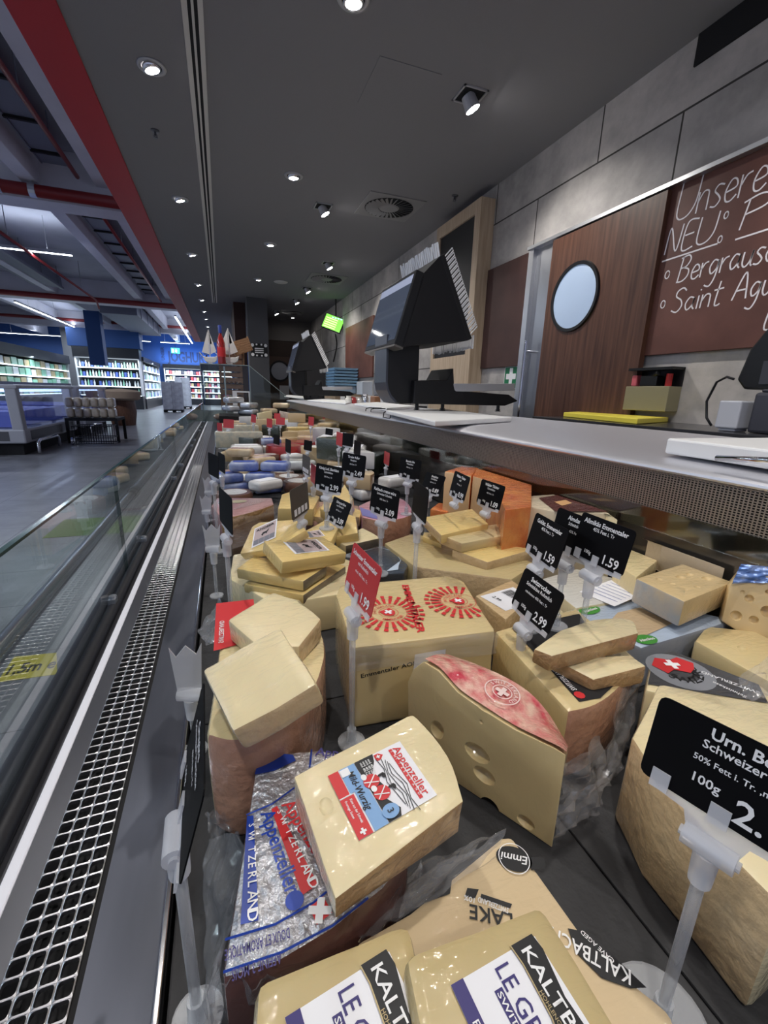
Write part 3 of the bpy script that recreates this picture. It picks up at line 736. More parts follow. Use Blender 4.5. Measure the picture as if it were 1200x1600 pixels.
tag(MB().tube(pts, .005, 8).build('power_cable', M_black, smooth=True), 'looped dark cable beside the grey control box', 'cable')
# ------------------------------------------------ boards and scales on the service worktop
M_pe = mat('white cutting board plastic', (.80, .80, .80), .4)
WT = 1.3-.126*.8
def wboard(pts, t, label):
    z = WT+t
    q = [PZ(a, b, z) for a, b in pts]
    if len(q) == 3: q.append(q[0]+q[2]-q[1])
    for k in q: k.x = min(k.x, 1.46)
    return tag(MB().prism([(k.x, k.y, WT+.002) for k in q], (0, 0, t-.002)).build('white_board', M_pe, bevel=.004), label, 'cutting board', 'white boards on the service worktop')
wboard([(603, 641), (680, 658), (800, 652)], .020, 'white board under the nearest black scale')
wboard([(554, 630), (604, 638), (650, 634)], .018, 'white board left of the nearest scale with a wire hook')
wboard([(444, 619), (475, 623), (520, 620)], .014, 'white board in front of the far scale')
wboard([(480, 625), (540, 630), (560, 626)], .014, 'white board between the two scales')
# wooden-white knife block board at the right border
q = [PZ(1106, 707, WT+.002), PZ(1106, 690, WT+.03), PZ(1215, 688, WT+.03)]
mb = MB(); mb.prism([(.82, .63, WT+.002), (.80, .34, WT+.002), (1.15, .30, WT+.002), (1.15, .62, WT+.002)], (0, 0, .030))
tag(mb.build('white_block', M_pe, bevel=.004), 'thick white block at the right border of the worktop', 'cutting board')
mb = MB().tube([(.775, .50, WT+.012), (.77, .42, WT+.02), (.772, .36, WT+.03), (.80, .30, WT+.025), (.83, .22, WT+.02)], .005, 10)
tag(mb.build('steel_handle', M_chrome, smooth=True), 'curved steel handle lying in front of the white block at the right border', 'handle')
def wire_hook(px, py, label):
    p = PZ(px, py, WT+.004)
    pts = [p+V((.10, .0, .01)), p+V((.02, .0, .012)), p+V((0, 0, .006)), p+V((-.004, -.0, -.02)), p+V((-.004, -.1, -.02)), p+V((0, -.1, .006)), p+V((.02, -.1, .012)), p+V((.10, -.1, .01))]
    tag(MB().tube(pts, .003, 8).build('wire_hook', M_black, smooth=True), label, 'hook')
wire_hook(600, 646, 'black wire hook over the steel edge left of the nearest scale')
wire_hook(572, 640, 'black wire hook over the steel edge beside the second white board')
# ---- scale with two screens
SC_ON[0] = True
def scale_machine(label):
    Y = 2.6; q = Y/2.3; b = 1.3
    def p(x, z, dy=0): return (x*(Y+dy)/2.3, Y+dy, b+z*(Y+dy)/2.3)
    D = .30
    t = thing('counter_scale', label, 'scale', (1.2*q, Y+.15, b-.105), 'black shop scales on the worktop')
    prof = [(.835, .30), (.835, .06), (.843, .02), (.862, -.015), (.892, -.042), (.93, -.05), (1.10, -.05), (1.10, -.035), (1.05, -.02), (1.025, .03), (1.022, .30)]
    MB().prism([p(x, z, .15) for x, z in prof], (0, .22, 0)).build('pillar', M_black, t, bevel=.008)
    MB().prism([p(.832, .30, .145), p(.832, .06, .145), p(.841, .018, .145), p(.861, -.018, .145), p(.892, -.047, .145), p(.90, -.038, .145), p(.868, -.008, .145), p(.85, .025, .145), p(.843, .06, .145), p(.843, .30, .145)], (0, .23, 0)).build('pillar_edge', mat('slate blue plastic', (.05, .055, .075), .3), t)
    base = [(1.0, -.05), (1.0, .075), (1.20, .085), (1.235, .15), (1.25, .03), (1.62, .015), (1.69, -.02), (1.60, -.05)]
    MB().prism([p(x, z, .10) for x, z in base], (0, .34, 0)).build('base', M_black, t, bevel=.006)
    MB().prism([p(1.235, .066, .10), p(1.258, .022, .10), p(1.655, .040, .10), p(1.655, .080, .10)], (0, .34, 0))  .build('weighing_tray', M_sil, t, bevel=.003)
    for x in (1.02, 1.18, 1.55): 
        for dy in (.13, .40): xx = p(x, 0, dy)[0]; MB().cyl(p(x, -.05, dy), (xx, Y+dy, 1.3-.094), .012, 10).cyl((xx, Y+dy, 1.3-.094), (xx, Y+dy, 1.3-.0995), .02, 12).build('foot', M_black, t)
    # customer screen
    a, c = V(p(.985, .624)), V(p(.875, .256)); up = (a-c).normalized(); n = V((-up.z, 0, up.x)); L = (a-c).length
    if n.x > 0: n = -n
    dep = .60
    MB().prism([c, a, a-n*.06, c-n*.06], (0, dep, 0)).build('screen_housing', M_black, t, bevel=.005)
    f = Face(c+V((0, dep, 0))+n*.0012, (0, -1, 0), up)
    s = MB(); f.rect(s, .02, .03, dep-.02, L-.02, .0004); s.build('screen', mat('dark display glass', (.015, .02, .03), .06, coat=1, emit=(.10, .13, .20), estr=.35), t)
    s = MB(); f.rect(s, .02, L-.075, dep-.02, L-.025, .0008); s.build('screen_banner', mat('pale display band', (.3, .33, .42), .1, emit=(.35, .4, .6), estr=.25), t)
    MB().prism([c-n*.002, c-n*.06, c-n*.06-up*.012, c-n*.002-up*.012], (0, dep, 0)).build('lower_rim', mat('warm grey rim', (.12, .11, .10), .4), t)
    # wedge between the screens and operator panel
    a2, c2 = V(p(1.115, .70)), V(p(1.315, .30))
    MB().prism([a-n*.05, a2, c2, V(p(1.02, .262)), c-n*.05], (0, dep, 0)).build('head', M_blackm, t)
    up2 = (a2-c2).normalized(); n2 = V((up2.z*-1, 0, up2.x)); n2 = -n2 if n2.x < 0 else n2
    pn = MB().prism([c2, a2, a2+n2*.03, c2+n2*.03], (0, dep, 0)).build('operator_panel', M_black, t, bevel=.004)
    # paper tabs clipped round the panel
    rnd = random.Random(3)
    L2 = (a2-c2).length; m = MATS['white plastic']
    for k in range(19):
        o = c2+up2*(L2*(.04+.94*k/19))+V((0, .004, 0))+n2*.012; R = V((1, 0, 0))
        d = (n2*.9+up2*.35).normalized()
        mb = MB().tube([o, o+d*.085, o+d*.085+up2*.016, o+up2*.016], .0036, 6); mb.build('paper_tab', m, pn)
    for k in range(21):
        o = a2+V((0, dep*(k+.5)/21, 0)); ln = .07+rnd.random()*.02
        tilt = (rnd.random()-.5)*.15
        mb = MB().box(o+V((-.01, 0, .02+ln*.2)), (.004, .019, ln), rotm('Y', -.25+tilt)); mb.build('paper_tab', m, pn)
    for k in range(24):
        o = c2+V((0, dep*(k+.5)/24, 0)); ln = .055+rnd.random()*.02
        mb = MB().box(o-up2*ln*.35+n2*.035, (.004, .018, ln*1.2), rotm('Z', (rnd.random()-.5)*.5)); mb.build('paper_tab', m, pn)
    return t
sc1 = scale_machine('large black two screen scale nearest the camera on the worktop')
SC_ON[0] = False
k2 = 5.0
sc2 = dup(sc1, None, None, 'smaller looking black scale farther back on the worktop')
sc2.location = V(sc1.location) + V((0, 3.36, 0))
# ================================================================ CHEESE BUILDERS
def H(h): return DECK+h
class Plane:
    """top plane of a slab through three surveyed points (px, py, height above the deck)"""
    def __init__(s, a, b, c):
        s.a = PZ(a[0], a[1], H(a[2])); p = PZ(b[0], b[1], H(b[2])); q = PZ(c[0], c[1], H(c[2]))
        s.n = (p-s.a).cross(q-s.a).normalized()
        if s.n.z < 0: s.n = -s.n
    def at(s, px, py):
        d = ray(px, py); return CAM + d*((s.a-CAM).dot(s.n)/d.dot(s.n))
    def face(s, o, x, y):      # pixel corners of a label: origin, end of the x side, end of the y side
        o, x, y = s.at(*o), s.at(*x), s.at(*y); f = Face(o, x-o, y-o); f.w = (x-o).length; f.h = (y-o).dot(f.y)
        if f.n.dot(CAM-o) < 0: f.n = -f.n
        return f
def flat(h): return Plane((300, 1400, h), (700, 1400, h), (500, 1100, h))
def arcfit(pts, n=4):
    return smooth_path3(pts, n)
def smooth_path3(p, n=4):
    q = [p[0]*2-p[1]] + list(p) + [p[-1]*2-p[-2]]; out = []
    for i in range(1, len(q)-2):
        for k in range(n):
            t = k/n; a, b, c, e = q[i-1], q[i], q[i+1], q[i+2]
            out.append(.5*((2*b) + (c-a)*t + (2*a-5*b+4*c-e)*t*t + (3*b-a-3*c+e)*t**3))
    return out + [p[-1]]
M_pale = mat('pale cheese paste', (.76, .62, .34), .42, film=.42, vary=.07, vscale=9, sss=.12)
M_cream = mat('cream cheese paste', (.78, .66, .40), .42, film=.42, vary=.06, vscale=9, sss=.12)
M_yel = mat('yellow cheese paste', (.78, .57, .22), .42, film=.42, vary=.08, vscale=9, sss=.12)
M_grn = mat('olive cream cheese paste', (.56, .44, .22), .40, film=.35, vary=.06, vscale=7, sss=.12)
M_emm = mat('ivory cheese paste', (.70, .55, .28), .40, film=.30, vary=.06, vscale=6, sss=.12)
M_rind = mat('tan rind', (.36, .20, .085), .55, film=.40, bump=.5, bscale=120, col2=(.50, .31, .14), vscale=26)
M_rindl = mat('light washed rind', (.60, .42, .22), .5, film=.40, bump=.3, bscale=90, col2=(.68, .50, .28), vscale=18)
M_rindp = mat('pinkish brown rind', (.42, .21, .135), .5, film=.42, bump=.35, bscale=70, col2=(.56, .32, .21), vscale=10)
M_rindd = mat('dark printed rind', (.10, .075, .05), .5, film=.4, col2=(.2, .16, .11), vscale=40)
M_plumr = mat('dark plum rind', (.11, .045, .04), .45, film=.4, vary=.2, vscale=12)
M_label = mat('white paper label', (.82, .82, .86), .45)
M_ink = mat('black print', (.012, .012, .014), .5)
M_redp = mat('red print', (.62, .03, .035), .45)
M_bluep = mat('blue print', (.012, .05, .36), .4)
M_navy = mat('navy print', (.035, .025, .16), .45)
M_wprint = mat('white print', (.85, .85, .86), .5)
M_gold = mat('gold print', (.42, .33, .18), .4, .3)
M_film = glass_mat('cling film', (.96, .96, .97),   .07, .07, milky=.11, scale=.6)
def prism_faces(mb, top, bot, m_side=0, rind=()):
    """closed solid between two rings of points; side faces listed in rind take material 1"""
    bm = mb.bm; a = [bm.verts.new(p) for p in top]; b = [bm.verts.new(p) for p in bot]; n = len(a)
    f = bm.faces.new(a); f.material_index = 0
    f = bm.faces.new(b[::-1]); f.material_index = 1 if rind else 0
    for k in range(n):
        f = bm.faces.new((a[k], b[k], b[(k+1) % n], a[(k+1) % n])); f.material_index = 1 if k in rind else 0
    return mb
def rough_up(o, cuts, amp, seed=0, sc=30.0):
    """slightly uneven hand-cut surface"""
    from mathutils import noise
    bm = bmesh.new(); bm.from_mesh(o.data)
    bmesh.ops.triangulate(bm, faces=[f for f in bm.faces if len(f.verts) > 4])
    for _ in range(cuts):
        L = sorted(e.calc_length() for e in bm.edges); lim = max(.006, L[len(L)//2]*.8)
        bmesh.ops.subdivide_edges(bm, edges=[e for e in bm.edges if e.calc_length() > lim], cuts=1, use_grid_fill=True)
        bmesh.ops.triangulate(bm, faces=[f for f in bm.faces if len(f.verts) > 4])
    bm.normal_update()
    for v in bm.verts: v.co += v.normal*amp*noise.noise(v.co*sc+V((seed, seed*.7, 0)))
    bm.to_mesh(o.data); bm.free()
    smooth_by_angle(o.data, .7)
def cut_holes(o, spheres):
    """sink round eyes into a body: spheres = world centre, radius, stretch"""
    mb = MB()
    for c, r, sc in spheres: mb.ball(c, r, sc, 18)
    me = bpy.data.meshes.new('cut'); mb.bm.to_mesh(me); mb.bm.free()
    co = bpy.data.objects.new('cut', me); C.objects.link(co)
    md = o.modifiers.new('b', 'BOOLEAN'); md.object = co; md.operation = 'DIFFERENCE'; md.solver = 'EXACT'
    bpy.context.view_layer.update()
    dg = bpy.context.evaluated_depsgraph_get()
    nm = bpy.data.meshes.new_from_object(o.evaluated_get(dg)); o.modifiers.clear()
    mats = [m for m in o.data.materials]
    o.data = nm
    for m in mats[len(nm.materials):]: nm.materials.append(m)
    bpy.data.objects.remove(co)
    smooth_by_angle(nm, .6)
def slab(name, label, cat, plane, px, th, mats, rind=(), bevel=.004, group=None, curve=(), part='cheese_body', rough=0, vertical=False, seg=2, deck=False):
    """a cut piece: outline px on its top plane, thickness th (one number or one per corner), rind = outline sides that carry rind,
    curve = (first, last) corners joined by a smooth arc"""
    pts = [plane.at(*q) for q in px]; n = len(pts)
    for i_, p in enumerate(pts): p.x = min(p.x, .7625-.0016*i_)
    ths = [th]*n if not isinstance(th, (list, tuple)) else list(th)
    dn = V((0, 0, -1)) if vertical or deck else -plane.n
    if deck: ths = [p.z-DECK-.0005 for p in pts]
    P, T, RI = [], [], []
    i = 0
    segs = []
    while i < n:
        arc = next((c for c in curve if c[0] == i), None)
        if arc:
            m = [pts[k % n] for k in range(arc[0], arc[1]+1)]; tt = [ths[k % n] for k in range(arc[0], arc[1]+1)]
            sp = smooth_path3(m, 4)
            for j, p in enumerate(sp[:-1]):
                P.append(p); a = min(j//4, len(tt)-2); T.append(tt[a]+(tt[a+1]-tt[a])*(j % 4)/4 if not deck else p.z-DECK-.0005)
                if any((k % n) in rind for k in range(arc[0], arc[1])): RI.append(len(P)-1)
            i = arc[1]
        else:
            P.append(pts[i]); T.append(ths[i])
            if i in rind: RI.append(len(P)-1)
            i += 1
    B = [p+dn*t for p, t in zip(P, T)]
    c = sum(B, V())/len(B); lo = min(b.z for b in B)
    t = thing(name, label, cat, (c.x, c.y, lo), group)
    mb = prism_faces(MB(), P, B, rind=set(RI))
    o = mb.build(part, mats, t, bevel=bevel, seg=seg, autos=True)
    t['_'] = 0; del t['_']
    if rough: rough_up(o, rough, .0012, seed=hash(name) % 7)
    return t, o
def film(parent, pts, amp=.004, n=12, name='film_wrap', seed=1):
    """crumpled clear film stretched over four corner points"""
    from mathutils import noise
    a, b, c, d = [V(p) for p in pts]; nr = (b-a).cross(d-a).normalized(); mb = MB(); g = []
    for i in range(n+1):
        r = []
        for j in range(n+1):
            u, v = i/n, j/n; p = a*(1-u)*(1-v)+b*u*(1-v)+c*u*v+d*(1-u)*v
            q = V((u*3.2+seed*3.1, v*3.2+seed, seed)); k = noise.noise(q)*.8+noise.noise(q*2.3)*.35
            r.append(mb.bm.verts.new(p+nr*amp*k*1.6+(b-a)*.03*noise.noise(q+V((9, 0, 0)))))
        g.append(r)
    for i in range(n):
        for j in range(n): mb.bm.faces.new((g[i][j], g[i+1][j], g[i+1][j+1], g[i][j+1]))
    o = mb.build(name, M_film, parent, clean=False)
    for p in o.data.polygons: p.use_smooth = (p.index % 3 != 0)
    return o
def lbl(parent, f, w, h, m=None, lift=.0006, name='label', r=0):
    mb = MB(); f.rect(mb, 0, 0, w, h, lift)
    return mb.build(name, m or M_label, parent, clean=False)
def ink(parent, name, m, fn):
    mb = MB(); fn(mb); return mb.build(name, m, parent, clean=False)

# ================================================================ FRONT OF THE COUNTER
# --- pink rind half wheel with two pale pieces on it
pl = flat(.11)
t, o = slab('cheese_wheel_half', 'big half wheel with pinkish brown rind at left under two pale pieces', 'cheese', pl,
     [(322, 1147), (362, 1156), (412, 1146), (458, 1118), (490, 1078), (506, 1035), (507, 998), (492, 968), (440, 942), (352, 938)], .11, [M_pale, M_rindp], rind=range(0, 8), curve=[(0, 7)], bevel=.006, deck=True, rough=2)
f = pl.face((333, 1010), (338, 944), (400, 1010)); lb = MB(); f.shape(lb, [(-.012, .001), (f.w, .0), (f.w, .05), (0, .05)], .0012); lb = lb.build('red_label', M_redp, t, clean=False)
ink(lb, 'lettering', M_wprint, lambda mb: f.text(mb, 'SWITZERLAND', .002, .006, .008, .002))
q = PZ(330, 1185, H(.06)); 
f = Face(PZ(322, 1160, H(.105)), PZ(345, 1165, H(.105))-PZ(322, 1160, H(.105)), V((0, 0, 1)))
film(t, [PZ(310, 985, H(.06)), PZ(345, 935, H(.09)), PZ(350, 1000, H(.118)), PZ(322, 1010, H(.10))], .006, seed=4, name='film_tail')
film(t, [PZ(320, 1270, H(.03)), PZ(330, 1310, H(.004)), PZ(372, 1300, H(.004)), PZ(350, 1265, H(.03))], .006, seed=5, name='film_tail')
pB = Plane((355, 968, .142), (427, 924, .150), (503, 966, .142))
slab('cheese_piece', 'pale cheese piece lying behind, partly under the front piece on the pink rind half wheel', 'cheese', pB,
     [(355, 968), (427, 924), (462, 934), (503, 966), (468, 1010), (405, 1012)], .030, [M_cream, M_rindl], rind=(3,), rough=2)
pA = Plane((315, 1046, .150), (437, 978, .178), (362, 1143, .146))
slab('cheese_piece', 'pale shiny wrapped piece on top of the pink rind half wheel, nearest its rim', 'cheese', pA,
     [(315, 1046), (437, 978), (495, 1068), (430, 1108), (362, 1143)], .026, [M_cream, M_rindl], rind=(2, 3), rough=2)
# --- blue and silver foil wedge
M_foil = mat('crinkled silver foil', (.70, .70, .74), .25, .6, bump=.8, bscale=150, coat=.6, film=.8)
pF = flat(.075)
t, o = slab('foil_cheese_wedge', 'cheese wedge under silver foil with blue and red lettering and a small cross', 'cheese', pF,
     [(345, 1531), (378, 1330), (398, 1200), (406, 1184), (436, 1175), (500, 1170), (560, 1180), (642, 1335), (600, 1388), (520, 1452), (435, 1503)], .075, [M_foil, M_plumr], rind=range(0, 11), curve=[(2, 5), (7, 11)] if False else [(2, 5)], bevel=.005, deck=True)
def onF(x, y, h=.0012): 
    p = pF.at(x, y); return p+V((0, 0, h))
def fpoly(mb, px, h=.0012): mb.poly([onF(x, y, h) for x, y in px])
ink(t, 'blue_print', M_bluep, lambda mb: [fpoly(mb, [(386, 1277), (396, 1276), (404, 1440), (376, 1447)]), fpoly(mb, [(398, 1212), (404, 1190), (430, 1178), (458, 1181), (462, 1190), (428, 1206)])] and
    [mb.tube([onF(*q) for q in L], .0008, 4) for L in ([(385, 1275), (425, 1258), (462, 1231)], [(352, 1470), (430, 1446), (490, 1412), (525, 1383)], [(349, 1521), (440, 1490), (520, 1448), (575, 1405)], [(487, 1173), (484, 1200)])] and None)
ink(t, 'red_print', M_redp, lambda mb: [fpoly(mb, [(424, 1266), (433, 1261), (497, 1384), (472, 1401)]), fpoly(mb, [(482, 1417), (505, 1402), (519, 1428), (495, 1447)])] and None)
f = Face(onF(402, 1272, 0), onF(450, 1428, 0)-onF(402, 1272, 0), V((1, .1, 0))); L = (onF(450, 1428, 0)-onF(402, 1272, 0)).length
ink(t, 'blue_lettering', M_bluep, lambda mb: f.text(mb, 'Appenzeller', .002, .002, .0155, .0015, width=L*.86) and f.disc(mb, L*.94, .006, .006, .0014))
f = Face(onF(436, 1262, 0), onF(508, 1376, 0)-onF(436, 1262, 0), V((1, .1, 0)))
ink(t, 'red_lettering', M_redp, lambda mb: f.text(mb, 'Appenzeller', .0, .002, .0145, .0015, width=(onF(508, 1376, 0)-onF(436, 1262, 0)).length))
def foil_white(mb):
    f1 = Face(onF(386, 1288, 0), onF(383, 1440, 0)-onF(386, 1288, 0), V((1, 0, 0))); L = (onF(383, 1440, 0)-onF(386, 1288, 0)).length
    for k, c in enumerate('SWITZERLAND'): f1.text(mb, c, L*(k+.3)/11, .0015, .006+.004*k/11, .0018)
    f2 = Face(onF(428, 1270, 0), onF(480, 1392, 0)-onF(428, 1270, 0), V((1, .1, 0))); L = (onF(480, 1392, 0)-onF(428, 1270, 0)).length
    for k, c in enumerate('SWITZERLAND'): f2.text(mb, c, L*(k+.3)/11, .002, .006+.004*k/11, .0018)
    f3 = Face(onF(500, 1425, 0), V((1, -.35, 0)), V((.35, 1, 0))); f3.cross(mb, 0, 0, .0075, .0018)
ink(t, 'white_lettering', M_wprint, foil_white)
def foil_small(mb):
    f1 = Face(onF(452, 1452, 0), onF(352, 1487, 0)-onF(452, 1452, 0), V((0, -1, 0)))
    f1.text(mb, 'DOUX ET AROMATIQUE', 0, 0, .008, .0015, width=.038); 
    f1.text(mb, 'AFFINE 3 MOIS', .006, .011, .008, .0015, width=.028)
    f2 = Face(onF(492, 1182, 0), onF(560, 1186, 0)-onF(492, 1182, 0), V((0, 1, 0))); f2.text(mb, 'Appenz', 0, 0, .013, .0015)
ink(t, 'small_lettering', M_navy, foil_small)
film(t, [PZ(325, 1600, H(.0)), PZ(322, 1310, H(.012)), PZ(385, 1300, H(.068)), PZ(345, 1560, H(.06))], .007, 16, seed=2)
film(t, [PZ(345, 1540, H(.075)), PZ(440, 1520, H(.07)), PZ(430, 1580, H(.02)), PZ(335, 1600, H(.01))], .006, 12, seed=7)
# --- labelled piece lying on the foil wedge
pP = Plane((460, 1214, .128), (640, 1118, .135), (524, 1405, .118))
t, o = slab('labelled_cheese_piece', 'cream piece with white, blue and red picture label on the foil wedge', 'cheese', pP,
     [(460, 1214), (636, 1118), (652, 1121), (700, 1182), (724, 1252), (524, 1405)], [.036, .036, .036, .036, .034, .020], [M_cream, M_rind], rind=(4,), curve=[(1, 4)], bevel=.005, rough=2)
f = pP.face((560, 1316), (512, 1212), (681, 1228))      # u runs up the label's long red side, v across
f = pP.face((512, 1214), (561, 1315), (619, 1151)); w, h = f.w, f.h
lb = lbl(t, f, w, h)
def applabel_art(mb):
    pass
ink(lb, 'red_band', M_redp, lambda mb: [f.rect(mb, 0, 0, w*.40, h*.13, .001), f.rect(mb, w*.42, 0, w, h*.17, .001), f.rect(mb, w*.06, h*.80, w*.93, h*.845, .001), f.shape(mb, [(w*.03, h*.60), (w*.14, h*.60), (w*.14, h*.66), (w*.085, h*.71), (w*.03, h*.66)], .001)] and
    [f.disc(mb, w*(.38+.22*k), h*(.42+.04*k), w*.11, .0014, 14, h*.10) for k in (0, 1)] and f.text(mb, 'Appenzeller', w*.06, h*.86, w*.17, .001, width=w*.86))
ink(lb, 'blue_band', mat('sky blue print', (.22, .40, .68), .45), lambda mb: [f.rect(mb, 0, h*.15, w*1.0, h*.34, .0011) if False else f.shape(mb, [(.0, h*.14), (w*.40, h*.14), (w*.40, h*.19), (w, h*.19), (w, h*.36), (0, h*.34)], .0010), f.disc(mb, w*.88, h*.44, w*.10, .0018, 20, h*.10)] and None)
def app_black(mb):
    f.shape(mb, [(0, h*.345), (w*.5, h*.36), (w, h*.365), (w, h*.52), (w*.9, h*.56), (w*.7, h*.47), (w*.5, h*.52), (w*.3, h*.47), (w*.12, h*.57), (0, h*.60)], .0011)
    f.text(mb, 'Mild-Wurzig', w*.10, h*.21, w*.145, .0014, width=w*.62, shear=.2)
    rnd = random.Random(5)
    for k in range(5):       # brush drawn hills
        y0 = h*(.60+.035*k); pts = [(w*(.1+.2*i+.04*k), y0+h*.03*math.sin(i*2.1+k)) for i in range(5)]; f.line(mb, pts, .0005, .0013)
    for k in (0, 1):         # two simple figures with dark hats
        cx, cy = w*(.38+.22*k), h*(.58+.04*k); f.disc(mb, cx, cy, w*.045, .0016, 12, h*.022); f.disc(mb, cx-w*.02, cy-h*.03, w*.02, .0016, 10, h*.04)
    f.text(mb, '3', w*.88, h*.405, w*.13, .0022, align='c', rot=0)
ink(lb, 'black_print', M_ink, app_black)
def app_white(mb):
    for k in (0, 1):
        cx, cy = w*(.38+.22*k), h*(.42+.04*k)
        f.disc(mb, cx-w*.10, cy-h*.06, w*.05, .0016, 10, h*.035); f.line(mb, [(cx-w*.08, cy+h*.08), (cx+w*.07, cy-h*.07)], .0008, .0018); f.line(mb, [(cx+w*.06, cy+h*.07), (cx-w*.02, cy-h*.09)], .0008, .0018)
    f.cross(mb, w*.085, h*.645, w*.032, .0014); f.cross(mb, w*.93, h*.08, w*.045, .0014)
    for k, c in enumerate('SWITZERLAND'): f.text(mb, c, w*(.1+.075*k), h*.812, w*.05, .0014)
    f.text(mb, 'Kase aus der Schweiz', w*.47, h*.10, w*.055, .0014, width=w*.36); f.text(mb, 'Fromage Suisse', w*.47, h*.04, w*.05, .0014, width=w*.26)
    for k in range(4): f.text(mb, 'mind. 48% Fett', w*.05, h*(.40+.035*k), w*.05, .0014, width=w*.24)
    f.rect(mb, w*.02, h*.14, w*.14, h*.25, .0014); f.line(mb, [(w*.41, 0), (w*.41, h*.15)], .0006, .0014)
ink(lb, 'white_print', M_wprint, app_white)
cut_holes(o, [(pP.at(510, 1262)+pP.n*.002, .0062, (1, 1.4, .6))])
# --- printed wedge at the bottom with two labelled pieces on it
pK = flat(.055)
M_kalt = mat('printed tan rind', (.66, .50, .30), .5, film=.35, col2=(.72, .57, .36), vscale=8, bump=.15, bscale=50)
t, o = slab('printed_cheese_wedge', 'tan cheese wedge with black printed rind at bottom, tip towards the holed wedge', 'cheese', pK,
     [(782, 1308), (800, 1306), (905, 1452), (985, 1530), (1052, 1590), (1040, 1640), (700, 1720), (430, 1690), (560, 1470), (640, 1425)], .055, [M_kalt, M_pale], rind=(), curve=[(2, 5)], bevel=.005, deck=True)
def kp(x, y): return pK.at(x, y)
f1 = Face(kp(803, 1343), kp(780, 1338)-kp(803, 1343), V((0, -1, 0)))
ink(t, 'black_print', M_ink, lambda mb: [f1.disc(mb, 0, 0, .0135, .001, 28, .0095), f1.shape(mb, [(-.012, -.004), (-.023, -.006), (-.023, .002), (-.012, .006)], .001),
    mb.poly([kp(x, y)+V((0, 0, .001)) for x, y in ((887, 1452), (925, 1460), (968, 1505), (1010, 1545), (985, 1546), (940, 1530), (900, 1490))]),
    mb.poly([kp(x, y)+V((0, 0, .001)) for x, y in ((694, 1378), (708, 1362), (703, 1398), (648, 1418))]),
    mb.poly([kp(x, y)+V((0, 0, .001)) for x, y in ((752, 1398), (800, 1414), (797, 1421), (750, 1405))]),
    mb.poly([kp(x, y)+V((0, 0, .001)) for x, y in ((730, 1389), (748, 1391), (742, 1406), (726, 1402))])] and
    Face(kp(800, 1428), kp(748, 1416)-kp(800, 1428), V((0, -1, 0))).text(mb, 'LAKE', 0, .0005, .013, .001))
def kalt_white(mb):
    f1.ring(mb, 0, 0, .0118, .0006, .0014); f1.text(mb, 'Emmi', 0, -.003, .009, .0014, align='c', shear=.2)
    f2 = Face(kp(985, 1530), kp(893, 1478)-kp(985, 1530), V((-.3, -1, 0))); f2.text(mb, 'KALTBACH', 0, -.004, .012, .0014, width=.047)
    f3 = Face(kp(960, 1503), kp(925, 1470)-kp(960, 1503), V((-.3, -1, 0))); f3.text(mb, 'CAVE AGED', .0, .0, .004, .0014)
    f4 = Face(kp(797, 1420), kp(755, 1404)-kp(797, 1420), V((0, -1, 0))); f4.text(mb, 'SWITZERLAND', .001, .001, .005, .0014, width=.021)
    f5 = Face(kp(744, 1404), kp(729, 1399)-kp(744, 1404), V((0, -1, 0))); f5.text(mb, '10%', .001, .001, .005, .0014)
    f6 = Face(kp(700, 1388), kp(660, 1412)-kp(700, 1388), V((.3, 1, 0))); f6.text(mb, 'K', .004, -.008, .012, .0014)
ink(t, 'white_print', M_wprint, kalt_white)
film(t, [PZ(790, 1300, H(.056)), PZ(640, 1375, H(.06)), PZ(620, 1440, H(.058)), PZ(770, 1345, H(.058))], .005, 16, seed=3)
film(t, [PZ(655, 1352, H(.02)), PZ(780, 1300, H(.05)), PZ(640, 1430, H(.06)), PZ(560, 1440, H(.03))], .005, 14, seed=13)
film(t, [PZ(560, 1440, H(.03)), PZ(660, 1350, H(.01)), PZ(640, 1425, H(.055)), PZ(560, 1470, H(.06))], .005, 10, seed=12)
def gruyere(label, plane, px, o, x, y, dark, bevel=.006):
    t, ob = slab('labelled_cheese_piece', label, 'cheese', plane, px, .040, [M_grn, M_rind], rind=(), bevel=bevel, rough=2)
    f = plane.face(o, x, y); w, h = f.w, f.h
    W2 = .066; Hh = h
    lb = lbl(t, f, W2, Hh)
    ink(lb, 'purple_band', M_navy, lambda mb: [f.rect(mb, 0, 0, W2, Hh*.13, .001), f.rect(mb, W2*.16, Hh*.345, W2*.82, Hh*.43, .001)] and f.text(mb, 'LE GRUYERE', W2*.05, Hh*.45, Hh*.22, .001, width=W2*.93, bold=.006))
    ink(lb, 'white_lettering', M_wprint, lambda mb: f.text(mb, 'FRUCHTIG', W2*.24, Hh*.035, Hh*.09, .0014) and f.text(mb, 'SWITZERLAND', W2*.18, Hh*.355, Hh*.075, .0014, width=W2*.6))
    kb = ink(lb, 'black_panel', M_ink, lambda mb: f.shape(mb, [(-W2*.02, Hh*.70), (W2*.12, Hh*.72), (W2*.45, Hh*.70), (W2*.7, Hh*.62), (W2*.95, Hh*.66), (W2*.95, Hh*.98), (W2*.4, Hh*.93), (W2*.1, Hh*1.0), (-W2*.02, Hh*.98)], .0012))
    ink(kb, 'panel_lettering', M_wprint, lambda mb: f.text(mb, 'KALTBACH', W2*.04, Hh*.78, Hh*.17, .0016, width=W2*.88))
    ink(kb, 'gold_lettering', M_gold, lambda mb: f.line(mb, [(-W2*.02, Hh*.705), (W2*.12, Hh*.725), (W2*.45, Hh*.705), (W2*.7, Hh*.625)], .0008, .0015) and f.text(mb, 'HOHLENGEREIFT', W2*.3, Hh*.725, Hh*.05, .0016))
    return t
gl = Plane((400, 1531, .100), (640, 1440, .095), (520, 1640, .098))
